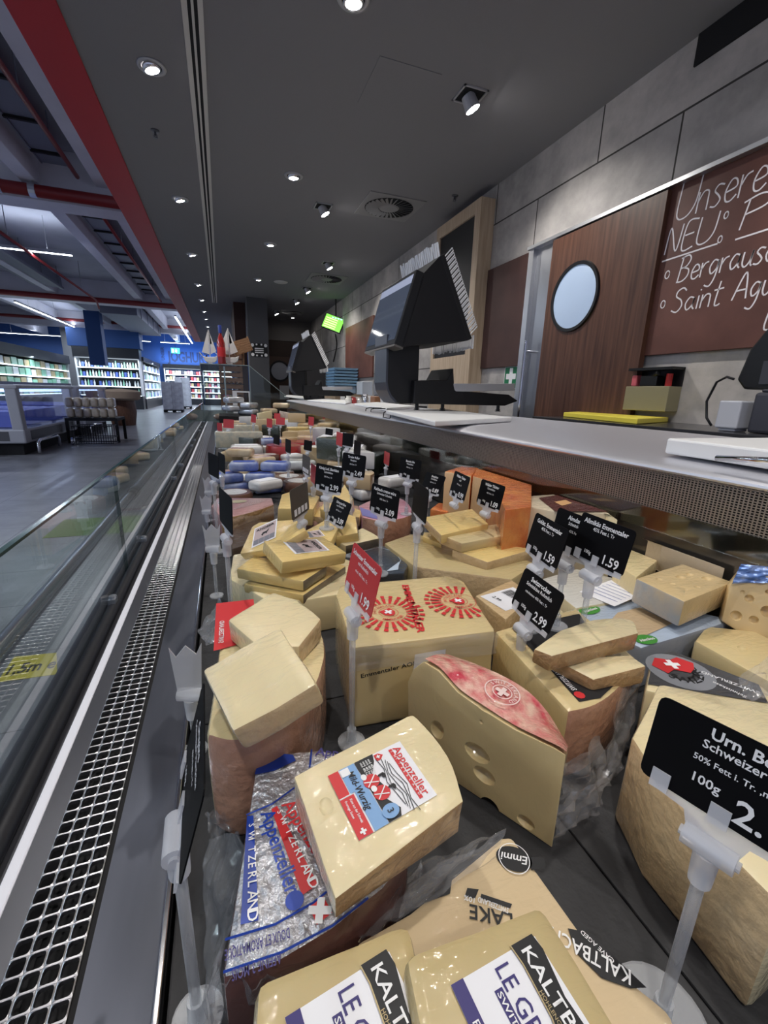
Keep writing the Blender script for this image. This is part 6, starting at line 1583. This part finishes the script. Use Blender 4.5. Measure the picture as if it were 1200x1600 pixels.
# ================================================================ GLASS CASE AT THE FAR END AND ITS TOP
gc = thing('glass_case', 'tall glass case closing the far end of the cheese counter', 'display case', (.1, 7.2, .86))
ya, yb, zt = 5.775, 9.3, 1.58
MB().bx((-.216, ya, .9), (.33, ya+.008, zt)).build('front_pane', M_glass, gc)
MB().prism([(.334, ya, zt), (.76, ya, 1.24), (.76, ya, .905), (.334, ya, .905)], (0, .008, 0)).build('sloped_pane', M_glass, gc)
MB().cyl((.334, ya, zt), (.762, ya, 1.235), .004, 8).cyl((-.216, ya, zt), (.334, ya, zt), .004, 8).cyl((-.216, ya, .9), (-.216, ya, zt), .004, 8).cyl((.332, ya, .9), (.332, ya, zt), .003, 8).build('pane_edge', mat('bright glass edge', (.30, .36, .36), .2), gc)
MB().bx((-.216, ya+.01, zt), (.33, yb, zt+.008)).build('top_pane', M_glass, gc)
MB().bx((-.216, ya+.01, .91), (-.208, yb, zt)).build('side_pane', M_glass, gc)
MB().bx((-.22, ya+.01, .1), (.79, yb, .9005)).build('base', M_panel, gc)
MB().bx((-.15, ya+.3, 1.36), (.28, yb, 1.368)).build('inner_shelf', M_glass, gc)
MB().cyl((.05, ya+.25, .9), (.05, ya+.25, 1.57), .010, 10).build('shelf_post', M_steel, gc)
for i, (x, y, s, l) in enumerate(((-.04, 6.3, .8, 'pinkish ham at left inside the glass case'), (.24, 6.25, 1.0, 'brown sausage heap in the middle of the glass case'), (.55, 6.2, 1.0, 'dark smoked ham at right inside the glass case'))):
    mb = MB(); mb.ball((x, y, .9015+.055*s), .055*s, (1.9, 1.4, 1.0), 18)
    t = thing('ham', l, 'ham', (x, y, .9)); mb.build('meat', mat('ham %d' % i, [(.45, .22, .16), (.28, .13, .08), (.16, .06, .05)][i], .4, film=.6, vary=.2, vscale=14), t, smooth=True)
for i in range(5):
    mb = MB().tube(smooth_path3([V((.02+.05*i, 6.15, 1.384)), V((.04+.05*i, 6.28, 1.384)), V((.02+.05*i, 6.42, 1.384))], 5), .014, 10)
    tag(mb.build('sausage', mat('brown sausage', (.22, .09, .05), .4), smooth=True), ['thin brown sausage first from the left on the inner glass shelf', 'thin brown sausage second from the left on the inner glass shelf', 'thin brown sausage third from the left on the inner glass shelf', 'thin brown sausage fourth from the left on the inner glass shelf', 'thin brown sausage last on the inner glass shelf'][i], 'sausage', 'sausages on the inner glass shelf')
# white frame stand
ws = thing('sign_frame', 'white sign frame standing on the far deck before the glass case', 'sign frame', (.2, 5.62, .9))
a, b = PY(363, 613, 5.62), PY(390, 613, 5.62)
MB().bx((a.x, 5.615, DECK+.002), (a.x+.05, 5.63, a.z)).build('upright', M_white, ws); MB().bx((b.x-.012, 5.615, DECK+.002), (b.x, 5.63, a.z)).build('upright', M_white, ws)
MB().bx((a.x, 5.615, a.z), (b.x, 5.63, a.z+.016)).build('crossbar', M_white, ws)
# model ships, bottle, basket on the case top
M_sail = mat('white painted wood', (.72, .70, .68), .6)
def ship(cx, y, w, h, label):
    p = PY(cx, 566, y); z0 = zt+.0085; t = thing('model_ship', label, 'model ship', (p.x, y, z0), 'white model ships on the glass case')
    x0 = p.x
    MB().bx((x0-w*.16, y-.03, z0), (x0+w*.16, y+.03, z0+.03)).build('stand', M_sail, t)
    MB().prism([(x0-w*.62, y-.03, z0+.11), (x0-w*.42, y-.03, z0+.045), (x0-w*.2, y-.03, z0+.03), (x0+w*.3, y-.03, z0+.03), (x0+w*.5, y-.03, z0+.055), (x0+w*.58, y-.03, z0+.12), (x0+w*.35, y-.03, z0+.10), (x0-w*.3, y-.03, z0+.095)], (0, .06, 0)).build('hull', M_sail, t, bevel=.008)
    MB().cyl((x0, y, z0+.03), (x0, y, z0+h), .005, 8).cyl((x0-w*.62, y, z0+.11), (x0-w*.85, y, z0+.15), .005, 6).build('mast', M_sail, t)
    for pts in ([(x0-.008, z0+h*.98), (x0-w*.62, z0+.15), (x0-w*.05, z0+.13)], [(x0+.008, z0+h*.95), (x0+w*.52, z0+.17), (x0+.01, z0+.13)], [(x0+.006, z0+h*.98), (x0+w*.2, z0+h*.62), (x0+.006, z0+h*.58)]):
        MB().prism([(a, y-.003, b) for a, b in pts], (0, .006, 0)).build('sail', M_sail, t)
ship(329, 6.25, .15, .42, 'white model ship at left on the glass case, its sails pointed')
ship(359, 6.15, .20, .44, 'white model ship at right of the red bottle on the glass case')
p = PY(347, 566, 6.0); z0 = zt+.0085
bo = thing('red_bottle', 'tall red bottle with a blue cap between the white model ships', 'bottle', (p.x, 6.0, z0))
MB().lathe([(0, 0), (.045, 0), (.048, .02), (.048, .25), (.03, .31), (.018, .35), (.018, .40), (0, .40)], (p.x, 6.0, z0), 24).build('glass_body', mat('red bottle', (.30, .012, .012), .12, coat=1), bo, smooth='auto', autos=True)
MB().lathe([(0, .36), (.022, .36), (.022, .44), (.018, .45), (0, .45)], (p.x, 6.0, z0), 20).build('cap', mat('blue cap', (.03, .05, .25), .3), bo, autos=True)
MB().lathe([(.0485, .09), (.0487, .09), (.0487, .20), (.0485, .20)], (p.x, 6.0, z0), 24).build('label', M_redp, bo)
p = PY(377, 541, 6.3)
bs = thing('wicker_basket', 'small tilted wicker basket leaning above the glass case', 'basket', (p.x, 6.3, zt+.009))
R = rotm('Y', -.35); M_wick = mat('wicker brown', (.30, .16, .08), .6, bump=.6, bscale=80)
c = V((p.x, 6.3, p.z))
mb = MB()
for k in range(6): mb.box(c+R @ V((0, -.07, -.07+.026*k)), (.22, .012, .018), R)
mb.build('front_slats', M_wick, bs)
for s in (-1, 1): MB().box(c+R @ V((s*.11, 0, 0)), (.014, .15, .17), R).build('side', M_wick, bs)
MB().box(c+R @ V((0, .07, 0)), (.22, .012, .17), R).build('back', M_wick, bs)
MB().cyl((p.x+.02, 6.3, zt+.009), (p.x+.02, 6.3, p.z-.07), .012, 8).build('support', M_wick, bs)
# brown slatted stand behind the case
sd = thing('slatted_stand', 'brown wooden slatted stand behind the glass case', 'stand', (.2, 9.6, 0))
for k in range(11): MB().bx((-.02, 9.6, .85+.115*k), (.42, 9.63, .94+.115*k)).build('slat', mat('stand wood', (.16, .075, .045), .6, col2=(.22, .11, .065), vscale=6, stretch=(.6, 4, 8)), sd)
for x in (-.02, .37): MB().bx((x, 9.63, 0), (x+.05, 9.68, 2.1)).build('post', MATS['stand wood'], sd)
# plaque on the column
cp = PY(405, 547, 10.19); pq_ = thing('wall_plaque', 'small white and black ornamental plaque on the grey column', 'plaque', cp)
f = Face((cp.x-.17, 10.199, cp.z-.13), (1, 0, 0), (0, 0, 1))
MB().bx((cp.x-.17, 10.188, cp.z-.13), (cp.x+.17, 10.199, cp.z+.13)).build('plate', M_black, pq_)
f = Face((cp.x-.17, 10.187, cp.z-.13), (1, 0, 0), (0, 0, 1))
ink(pq_, 'white_print', M_wprint, lambda mb: [f.disc(mb, u, v, .035, .001, 8) for u in (.035, .305) for v in (.035, .225)] and [f.rect(mb, .08, .15-.04*k, .26, .17-.04*k, .001) for k in range(3)] and [f.disc(mb, u, v, .02, .001, 8) for u, v in ((.12, .02), (.22, .02), (.12, .24), (.22, .24))] and None)
# door with round window in the brown back wall
d2 = bpy.data.objects.new('door_2', None); C.objects.link(d2); d2.location = (1.6, 12.99, 0); WM['door_2'] = Matrix.Translation((1.6, 12.99, 0)); struct(d2)
dc = PY(437, 580, 12.95)
MB().bx((dc.x-.5, 12.94, .01), (dc.x+.5, 12.985, 2.2)).build('leaf', mat('brown door far', (.10, .06, .045), .5), d2)
MB().lathe([(.23, 0), (.23, .02), (.28, .02), (.28, 0)], (dc.x, 12.94, dc.z), 32, (0, -1, 0)).build('porthole_ring', M_black, d2)
MB().lathe([(0, .01), (.235, .01)], (dc.x, 12.94, dc.z), 32, (0, -1, 0)).build('porthole_glass', mat('pale porthole', (.45, .47, .55), .2), d2)
MB().bx((dc.x-.02, 12.935, dc.z-.75), (dc.x+.24, 12.939, dc.z-.38)).build('paper_notice', M_label, d2)
# menu monitor hung at the wall
mp = PX(516, 503, 2.2)
mn = thing('menu_monitor', 'tilted bright green menu screen hung high near the tiled wall', 'monitor', mp)
e = V((.75, -.45, -.30)).normalized(); up_ = V((.35, .1, .9)); f0 = Face(mp-e*.21-V((0, 0, .15)), e, up_)
w_, h_ = .42, .30
MB().prism([f0.p(0, 0), f0.p(w_, 0), f0.p(w_, h_), f0.p(0, h_)], f0.n*-.04).build('housing', M_black, mn)
sgn = 1 if f0.n.dot(CAM-mp) > 0 else -1
def scr(u0, v0, u1, v1, m, n_, h): 
    mb = MB(); f0.rect(mb, u0, v0, u1, v1, sgn*h if sgn > 0 else -.04-h); return mb.build(n_, m, mn, clean=False)
scr(.01, .01, w_-.01, h_-.01, mat('screen green', (.1, .3, .05), .4, emit=(.16, .55, .06), estr=1.6), 'screen', .001)
for k in range(5): scr(.03, .03+.045*k, w_*.7, .05+.045*k, mat('screen rows', (.4, .7, .1), .4, emit=(.55, .95, .25), estr=2.0), 'menu_row', .002)
for k in range(4): scr(w_*.35+.06*k, .245+.006*k, w_*.35+.035+.06*k, .265+.007*k, mat('screen cyan', (.2, .6, .8), .4, emit=(.3, .85, 1), estr=2.2), 'menu_picture', .002)
MB().cyl(f0.p(w_/2, h_, -.02), (f0.p(w_/2, h_).x, f0.p(w_/2, h_).y, CE), .015, 8).build('hanger', M_black, mn)
pts = [PX(524, 522, WX-.02), PX(526, 540, WX-.02), PX(521, 565, WX-.02)]
tag(MB().tube(smooth_path3(pts, 4), .012, 8).build('power_lead', M_black, smooth=True), 'thin dark lead hanging down the tiled wall under the menu screen', 'cable')
# things on the back counter further off
bc2 = thing('back_counter', 'second dark back counter beyond the oak frame', 'counter', (2.2, 8, 0))
MB().bx((1.9, 5.2, .1), (WX-.001, 11.0, 1.12)).build('cabinet', M_blackm, bc2); MB().bx((1.87, 5.2, 1.12), (WX-.001, 11.0, 1.16)).build('top', MATS['dark granite top'], bc2)
z1 = 1.162
M_tray = mat('pale blue plastic tray', (.25, .45, .66), .35)
for k in range(6):
    tag(MB().prism([(1.95, 8.2, z1+.30+.055*k), (2.42, 8.2, z1+.30+.055*k), (2.40, 8.2, z1+.262+.055*k), (1.97, 8.2, z1+.262+.055*k)], (0, .7, 0)).build('plastic_tray', M_tray, bevel=.004), ['lowest', 'second', 'third', 'fourth', 'fifth', 'topmost'][k]+' pale blue tray in the stack on the far back counter', 'tray', 'pale blue trays on the far back counter')
tag(MB().bx((1.97, 8.25, z1+.12), (2.40, 8.85, z1+.26)).build('plastic_tub', mat('clear blue tub', (.40, .55, .72), .3), bevel=.02), 'clear bluish tub under the stack of pale blue trays', 'tub')
tag(MB().bx((1.93, 8.0, z1), (2.42, 8.9, z1+.118)).build('cardboard_box', mat('cardboard', (.34, .25, .17), .7), bevel=.004), 'flat cardboard box under the pale blue tub', 'box')
tag(MB().bx((1.95, 7.3, z1), (2.2, 7.7, z1+.07)).build('white_carton', M_offw, bevel=.004), 'small white carton beside the flat cardboard box', 'carton')
cm = thing('slicing_machine', 'white and steel slicing machine on the far back counter', 'slicer', (2.15, 6.2, z1))
MB().bx((2.0, 6.0, z1), (2.4, 6.6, z1+.10)).build('base', M_white, cm, bevel=.02)
MB().cyl((2.12, 6.25, z1+.22), (2.15, 6.25, z1+.22), .15, 28).build('blade', M_chrome, cm)
MB().bx((2.18, 6.05, z1+.10), (2.36, 6.5, z1+.30)).build('motor_housing', M_white, cm, bevel=.02)
MB().bx((1.92, 6.3, z1+.11), (2.08, 6.6, z1+.30)).build('carriage', mat('clear carriage', (.55, .6, .68), .2), cm, bevel=.01)
tag(MB().bx((1.93, 5.75, z1), (2.08, 5.95, z1+.10)).build('copper_tub', mat('copper tub', (.36, .17, .09), .4), bevel=.01), 'orange brown tub beside the far slicing machine', 'tub')
jg = thing('jug', 'white measuring jug behind the far scale', 'jug', (2.0, 5.55, z1))
MB().lathe([(0, 0), (.05, 0), (.065, .12), (.06, .12), (.045, .01)], (2.0, 5.55, z1), 20).build('body', M_white, jg, autos=True)
MB().tube([V((2.06, 5.55, z1+.10)), V((2.10, 5.55, z1+.09)), V((2.10, 5.55, z1+.04)), V((2.055, 5.55, z1+.03))], .008, 8).build('handle', M_black, jg)
for i, (px, w_, hh, m, l) in enumerate(((571, .03, .09, M_chrome, 'small steel shaker on the worktop beside the nearest scale'), (552, .035, .06, M_rp, 'small red jar on the far worktop'), (545, .035, .07, M_whp, 'small white pot on the far worktop'), (561, .03, .06, M_whp, 'small white cup by the steel shaker'))):
    q = PY(px, 622, 4.3); zw = WT+.001; x = min(q.x, 1.4)
    t = thing('small_pot', l, 'pot', (x, 4.3, zw)); MB().lathe([(0, 0), (w_, 0), (w_*1.05, hh*.6), (w_*.7, hh*.8), (w_*.8, hh), (0, hh)], (x, 4.3, zw), 16).build('body', m, t, autos=True)
# ================================================================ HALL FURNITURE
M_frz = mat('freezer grey', (.36, .36, .40), .4); M_frzd = mat('freezer dark panel', (.07, .07, .08), .4)
M_glow = mat('cool case light', (.5, .6, 1), .5, emit=(.45, .60, 1), estr=3.0)
M_blueglow = mat('glowing blue liner', (.10, .12, .40), .6, emit=(.10, .14, .55), estr=.12)  # liner's own faint glow stands in for light inside the freezer
def freezer(x0, x1, y0, y1, label):
    t = thing('freezer_island', label, 'freezer', ((x0+x1)/2, y0, 0), 'grey freezer islands in the aisle')
    MB().bx((x0, y0, .22), (x1, y1, .48)).build('base', M_frz, t, bevel=.03)
    MB().bx((x0+.1, y0+.1, .0), (x1-.1, y1-.1, .22)).build('plinth', M_blackm, t)
    MB().bx((x1-.002, y0+.25, .27), (x1+.004, y1-.3, .44)).bx((x0+.2, y0-.004, .27), (x1-.25, y0+.002, .44)).build('dark_panel', M_frzd, t)
    for a in (x0+.1, x1-.1):
        for b in (y0+.1, y1-.1): MB().prism([(a-.09, b-.09, .40), (a+.09, b-.09, .40), (a+.09, b+.09, .40), (a-.09, b+.09, .40)], (-.02 if a > (x0+x1)/2 else .02, 0, .82)).build('corner_post', M_frz, t, bevel=.02)
    MB().bx((x0, y0, 1.20), (x1, y0+.16, 1.27)).bx((x0, y1-.16, 1.20), (x1, y1, 1.27)).bx((x0, y0+.16, 1.20), (x0+.16, y1-.16, 1.27)).bx((x1-.16, y0+.16, 1.20), (x1, y1-.16, 1.27)).build('top_rim', M_frz, t, bevel=.015)
    MB().bx((x0+.18, y0+.18, 1.14), (x1-.18, y0+.22, 1.18)).bx((x1-.22, y0+.3, 1.14), (x1-.18, y1-.3, 1.18)).build('lamp', M_glow, t)
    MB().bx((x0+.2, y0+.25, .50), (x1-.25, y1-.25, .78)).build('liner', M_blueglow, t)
    MB().bx((x1-.05, y0+.2, .48), (x1-.04, y1-.2, 1.2)).bx((x0+.2, y0+.04, .48), (x1-.2, y0+.05, 1.2)).build('glass', glass_mat('freezer glass', (.85, .88, .95), .03, .05), t)
    for k in range(2):
        xa = x1-.9-1.3*k; pts = [(xa-.42, y0-.12, .03), (xa-.42, y0-.12, .20), (xa-.34, y0-.12, .25), (xa+.34, y0-.12, .25), (xa+.42, y0-.12, .20), (xa+.42, y0-.12, .03)]
        MB().tube(pts, .035, 10).build('bumper', M_chrome, t, smooth=True)
    pts = [(x1+.12, y0+.15, .03), (x1+.12, y0+.15, .22), (x1+.12, y0+.25, .26), (x1+.12, y0+1.2, .26), (x1+.12, y0+1.3, .22), (x1+.12, y0+1.3, .03)]
    MB().tube(pts, .03, 10).build('bumper', M_chrome, t, smooth=True)
    return t
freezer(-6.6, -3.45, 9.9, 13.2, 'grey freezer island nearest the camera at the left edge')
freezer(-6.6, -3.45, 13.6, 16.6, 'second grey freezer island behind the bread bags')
for i in range(6): tag(MB().bx((-6.2+.0*i, 10.4+1.0*i, 1.27), (-4.2, 10.9+1.0*i, 1.33)).build('price_rail', mat('price rail grey', (.09, .09, .11), .5)), ['first', 'second', 'third', 'fourth', 'fifth', 'sixth'][i]+' dark price rail across the freezer islands, counted from the front', 'rail', 'price rails on the freezer islands') if i not in (2, 3) else None
# crate of bread bags, wire basket, barrel stand
bcx = thing('bread_crate', 'dark crate stand holding the bread bags by the freezer', 'crate', (-3.0, 12.1, 0))
MB().bx((-3.4, 12.0, .50), (-2.35, 12.9, .56)).bx((-3.4, 12.0, .0), (-3.34, 12.06, .5)).bx((-2.41, 12.0, .0), (-2.35, 12.06, .5)).bx((-3.4, 12.84, .0), (-3.34, 12.9, .5)).bx((-2.41, 12.84, .0), (-2.35, 12.9, .5)).build('frame', M_blackm, bcx)
M_bread = mat('bagged bread', (.36, .28, .19), .4, film=.8, col2=(.5, .42, .33), vscale=9)
for r in range(2):
    for k in range(6):
        x = -3.28+.165*k; z = .565+.235*r
        tag(MB().box((x+.0, 12.15, z+.115), (.15, .28, .22)).build('bread_bag', M_bread, bevel=.05, seg=3, autos=True), ['lower', 'upper'][r]+' row bread bag, '+['first', 'second', 'third', 'fourth', 'fifth', 'sixth'][k]+' from the left on the crate stand', 'bread', 'bagged bread on the crate stand')
wb = thing('wire_basket', 'empty black wire basket cart on the floor before the bread bags', 'basket', (-2.75, 11.6, 0))
M_wire = mat('wire black', (.03, .03, .035), .4, .5)
x0, x1, y0, y1 = -3.15, -2.38, 11.5, 11.95
for z in (.03, .16, .42): MB().tube([(x0, y0, z), (x1, y0, z), (x1, y1, z), (x0, y1, z), (x0, y0, z)], .012, 6).build('hoop', M_wire, wb)
mb = MB()
for k in range(17): mb.cyl((x0+(x1-x0)*k/16, y0, .03), (x0+(x1-x0)*k/16, y0, .42), .006, 5).cyl((x0+(x1-x0)*k/16, y1, .03), (x0+(x1-x0)*k/16, y1, .42), .006, 5)
mb.build('bars', M_wire, wb)
MB().cyl((x0-.02, y0+.1, .09), (x0-.06, y0+.1, .09), .09, 16).build('wheel', M_chrome, wb)
bk = thing('barrel_stand', 'brown barrel stand with a pale cloth cover in the aisle', 'barrel', (-3.25, 17.5, 0))
MB().lathe([(0, 0), (.36, 0), (.44, .45), (.40, .98), (0, .98)], (-3.25, 17.6, 0), 20).build('barrel', mat('barrel brown', (.13, .06, .035), .5, vary=.25, vscale=5, stretch=(6, 6, .5)), bk, smooth='auto', autos=True)
MB().lathe([(0, 1.22), (.5, 1.17), (.62, 1.12), (.60, .90), (.52, .84), (.42, .985), (0, .985)], (-3.25, 17.6, 0), 20).build('cloth_cover', mat('sand cloth', (.33, .24, .17), .8, bump=.5, bscale=12), bk, autos=True)
tag(MB().bx((-4.2, 17.3, 0), (-3.99, 17.9, 1.25)).build('advert_panel', mat('purple panel', (.10, .06, .14), .5), bevel=.01), 'narrow dark purple panel left of the barrel stand', 'panel')
# refrigerated shelves
M_shelf = mat('shelf white', (.62, .64, .68), .4); M_shd = mat('shelf dark', (.012, .014, .02), .4)
M_lit = mat('shelf light strip', (.8, .9, 1), .5, emit=(.80, .92, 1), estr=3.5)
ORD = ['first', 'second', 'third', 'fourth', 'fifth', 'sixth', 'seventh', 'eighth', 'ninth', 'tenth', 'eleventh', 'twelfth', 'thirteenth', 'fourteenth', 'fifteenth', 'sixteenth', 'seventeenth', 'eighteenth', 'nineteenth', 'twentieth', 'twenty-first', 'twenty-second']
ROWN = ['bottom', 'second', 'third', 'fourth', 'top']
def shelf_unit(label, a, b, z0, z1, rows, nitems, kinds, front, where, itemname, roof=.35, gap=.86):
    """front edge from a to b (floor points, left to right as seen); front = unit vector towards the shopper"""
    a, b = V((*a, 0)), V((*b, 0)); L = (b-a).length; e = (b-a).normalized(); n = V((*front, 0)); dp = .8
    t = thing('chilled_shelf', label, 'shelf', (a+b)/2, 'lit chilled shelves along the hall')
    def blk(u0, u1, d0, d1, za, zb): 
        q = [a+e*u0-n*d0, a+e*u1-n*d0, a+e*u1-n*d1, a+e*u0-n*d1]
        return [k+V((0, 0, za)) for k in q], V((0, 0, zb-za))
    mb = MB(); mb.prism(*blk(0, L, dp-.04, dp, 0, z1)); mb.build('back', mat('shelf back', (.035, .04, .05), .5), t)
    MB().prism(*blk(0, L, 0, dp-.041, 0, z0)).build('base', M_shd, t)
    MB().prism(*blk(-.05, L+.05, -.08, dp, z1, z1+roof)).build('canopy', M_shd, t)
    for u in (0, L-.06): MB().prism(*blk(u, u+.06, 0, dp-.041, z0, z1)).build('side', M_shelf, t)
    hs = (z1-z0)/rows
    for r in range(rows):
        z = z0+hs*r; s = MB().prism(*blk(.06, L-.06, .05, dp-.05, z, z+.03)).build('shelf', M_shelf, t)
        MB().prism(*blk(.06, L-.06, .03, .05, z-.01, z+.035)).build('light_edge', M_lit, s)
    protos = []
    for r in range(rows):
        z = z0+hs*r+.031
        for k in range(nitems):
            if random.random() > gap+.1: continue
            kd = kinds[(r*3+(k*7+r) // 5) % len(kinds)]; u = .12+(L-.24)*(k+.5)/nitems; w = (L-.24)/nitems*.80
            key = (label, kd[0].name, r % 1)
            p = a+e*u-n*(.14 if kd[2] == 'b' else .19); hh = min(hs*.78, kd[1]*(.9+.2*random.random()))
            mb = MB()
            if kd[2] == 'b': mb.lathe([(0, 0), (w*.42, 0), (w*.42, hh*.62), (w*.2, hh*.8), (w*.2, hh), (0, hh)], (p.x, p.y, z), 8)
            else: mb.box((p.x, p.y, z+hh/2), (w if abs(e.x) > .5 else .2, w if abs(e.y) > .5 else .2, hh))
            o = mb.build(itemname, kd[0]); tag(o, kd[3]+', '+ORD[k]+' from the left in the '+ROWN[r if r < rows-1 else 4]+' row of the '+where, kd[4], 'goods on the '+where)
    lo = bpy.data.lights.new('shelf_light', 'AREA'); lo.shape = 'RECTANGLE'; lo.size = L; lo.size_y = .3; lo.energy = 9*L; lo.color = (.82, .93, 1)
    ob = bpy.data.objects.new('shelf_light', lo); C.objects.link(ob); ob.parent = t
    ob.location = n*.25+V((0, 0, z1-.02)); d = (-n*.75+V((0, 0, -1.2))).normalized()
    ob.rotation_euler = d.to_track_quat('-Z', 'Y').to_euler() if abs(e.x) > .5 else d.to_track_quat('-Z', 'X').to_euler()
    return t
kw = mat('white bottle', (.75, .80, .82), .4); kg = mat('pale green bottle', (.30, .62, .45), .4); kb = mat('blue pack', (.10, .16, .50), .4); kr = mat('red pack', (.50, .07, .08), .4); kp_ = mat('pink pack', (.65, .25, .35), .4); ko = mat('ochre pack', (.55, .45, .25), .4); kk = mat('dark pack', (.04, .04, .06), .4)
shelf_unit('lit chilled shelf facing the viewer beyond the barrel stand', (-7.5, 29.7), (-4.35, 29.7), .75, 2.75, 4, 20, [(kw, .34, 'b', 'white milk bottle', 'bottle'), (kw, .30, 'b', 'white drink bottle', 'bottle'), (kg, .36, 'b', 'pale green bottle', 'bottle'), (kb, .28, 'x', 'blue carton', 'carton')], (0, -1), 'far end shelf', 'drink_bottle', .6, .88)
shelf_unit('lit chilled shelf running back from the end shelf', (-4.30, 30.6), (-4.30, 38.3), .6, 2.75, 4, 14, [(kw, .36, 'x', 'white carton', 'carton'), (kg, .30, 'x', 'pale green carton', 'carton'), (kw, .40, 'x', 'tall white carton', 'carton'), (kb, .3, 'x', 'blue box', 'carton')], (1, 0), 'side shelf', 'drink_carton', .25, .9)
shelf_unit('lit chilled shelf under the blue lettered wall', (-4.1, 39.3), (.9, 39.3), .5, 2.7, 5, 22, [(kw, .30, 'x', 'white yoghurt tub', 'tub'), (kk, .30, 'x', 'dark tub', 'tub'), (kr, .28, 'x', 'red yoghurt tub', 'tub'), (kw, .26, 'x', 'small white tub', 'tub'), (kp_, .28, 'x', 'pink yoghurt tub', 'tub'), (ko, .28, 'x', 'ochre tub', 'tub')], (0, -1), 'yoghurt shelf', 'yoghurt_tub', .35, .9)
shelf_unit('long lit chilled shelf at the far left with a grey canopy', (-8.3, 20.5), (-8.3, 31.5), .8, 2.45, 4, 16, [(kg, .34, 'x', 'pale green pack', 'pack'), (kw, .30, 'x', 'white pack', 'pack'), (kg, .28, 'x', 'mint green pack', 'pack'), (ko, .3, 'x', 'ochre pack', 'pack')], (1, 0), 'long left shelf', 'vegetable_pack', .45, .95)
# pallets of goods
for (x0, y0, w_, n_, h_, m, l) in ((-2.98, 26.6, .95, 4, .36, mat('grey cartons', (.34, .34, .40), .6, vary=.2, vscale=4), 'grey cartons'), (-2.75, 31.6, .85, 5, .36, mat('white cartons', (.62, .64, .70), .6, vary=.15, vscale=5), 'white cartons')):
    t = thing('goods_pallet', 'dark low pallet carrying stacked '+l, 'pallet', (x0+w_/2, y0, 0))
    MB().bx((x0, y0, .09), (x0+w_, y0+1.0, .14)).build('deck', M_blackm, t)
    for k in range(3): MB().bx((x0+(w_-.1)*k/2, y0, 0), (x0+(w_-.1)*k/2+.1, y0+1.0, .09)).build('foot', M_blackm, t)
    for k in range(n_):
        for j in range(2):
            tag(MB().bx((x0+w_/2*j+.005, y0+.02, .145+h_*k), (x0+w_/2*(j+1)-.005, y0+.95, .14+h_*(k+1))).build('carton', m, bevel=.01), l[:-1]+' on the pallet, '+['left', 'right'][j]+' column, '+['lowest', 'second up', 'third up', 'fourth up', 'fifth up'][k], 'carton', l+' stacked on a pallet')
# blue lettered wall and exit sign
sg = thing('wall_lettering', 'large lighter blue JOGHURT letters on the blue far wall', 'lettering', (-2.6, 39.98, 3.6))
p0, p1 = PY(262, 565, 39.97), PY(328, 566, 39.97)
f = Face((p0.x, 39.985, 3.25), (1, 0, 0), (0, 0, 1)); mb = MB(); f.text(mb, 'JOGHURT', 0, .05, 1.05, .006, width=p1.x-p0.x, bold=.03)
mb.build('letters', mat('letter blue', (.004, .012, .05), .6), sg, clean=False)
mb = MB(); f.text(mb, 'UNSER', -.2, .1, .32, .006, rot=math.pi/2, bold=.02); mb.build('small_letters', MATS['letter blue'], sg, clean=False)
L = bpy.data.lights.new('wall_wash', 'AREA'); L.shape = 'RECTANGLE'; L.size = 4; L.size_y = .2; L.energy = 90; L.color = (.35, .6, 1)
lo = bpy.data.objects.new('wall_wash', L); C.objects.link(lo); lo.parent = sg; lo.location = (.2, -.7, -.35); lo.rotation_euler = (math.radians(150), 0, 0)
es = PY(274, 548, 36.0); ex = thing('exit_sign', 'small green lit emergency exit sign before the blue wall', 'sign', es)
MB().bx((es.x-.28, 35.98, es.z-.18), (es.x+.28, 36.04, es.z+.18)).build('panel', mat('exit green', (.05, .4, .25), .4, emit=(.10, .75, .5), estr=1.2), ex)
f = Face((es.x-.28, 35.979, es.z-.18), (1, 0, 0), (0, 0, 1))
ink(ex, 'white_figure', mat('exit white', (.8, .9, .9), .4, emit=(.8, 1, .95), estr=1.5), lambda mb: f.disc(mb, .33, .27, .035, .002, 10) and f.shape(mb, [(.24, .12), (.30, .24), (.38, .22), (.42, .15), (.36, .14), (.38, .06), (.33, .06), (.30, .12)], .002) and f.rect(mb, .06, .06, .18, .30, .002))
MB().cyl((es.x, 36.01, es.z+.18), (es.x, 36.01, 5.35), .012, 6).build('hanger', M_blackm, ex)
struct(MB().bx((-7.7, 29.6, 3.36), (-4.2, 30.6, 4.3)).build('wall_blue_bulkhead', M_blue))
struct(MB().bx((-9.0, 33.5, 0), (-7.6, 33.7, 5.3)).build('wall_hall_end', mat('grey green wall', (.26, .27, .29), .8)))
# floor stickers
fs_ = tag(MB().prism([(-1.03, 2.17, .0003), (-.80, 2.16, .0003), (-.86, 2.36, .0003), (-1.04, 2.38, .0003)], (0, 0, .0015)).build('floor_sticker', mat('yellow sticker', (.62, .52, .06), .5)), 'yellow floor sticker reading 1,5m outside the glass', 'sticker')
f = Face((-1.02, 2.22, .002), (1, 0, 0), (0, 1, 0)); mb = MB(); f.text(mb, '1,5m e', 0, 0, .12, .0008, width=.19, bold=.02); o = mb.build('lettering', M_ink, fs_, clean=False)
tag(MB().bx((-1.55, 4.4, .0002), (-.85, 5.0, .002)).build('floor_sticker', mat('green sticker', (.20, .34, .08), .5)), 'green floor sticker outside the glass, farther along', 'sticker')
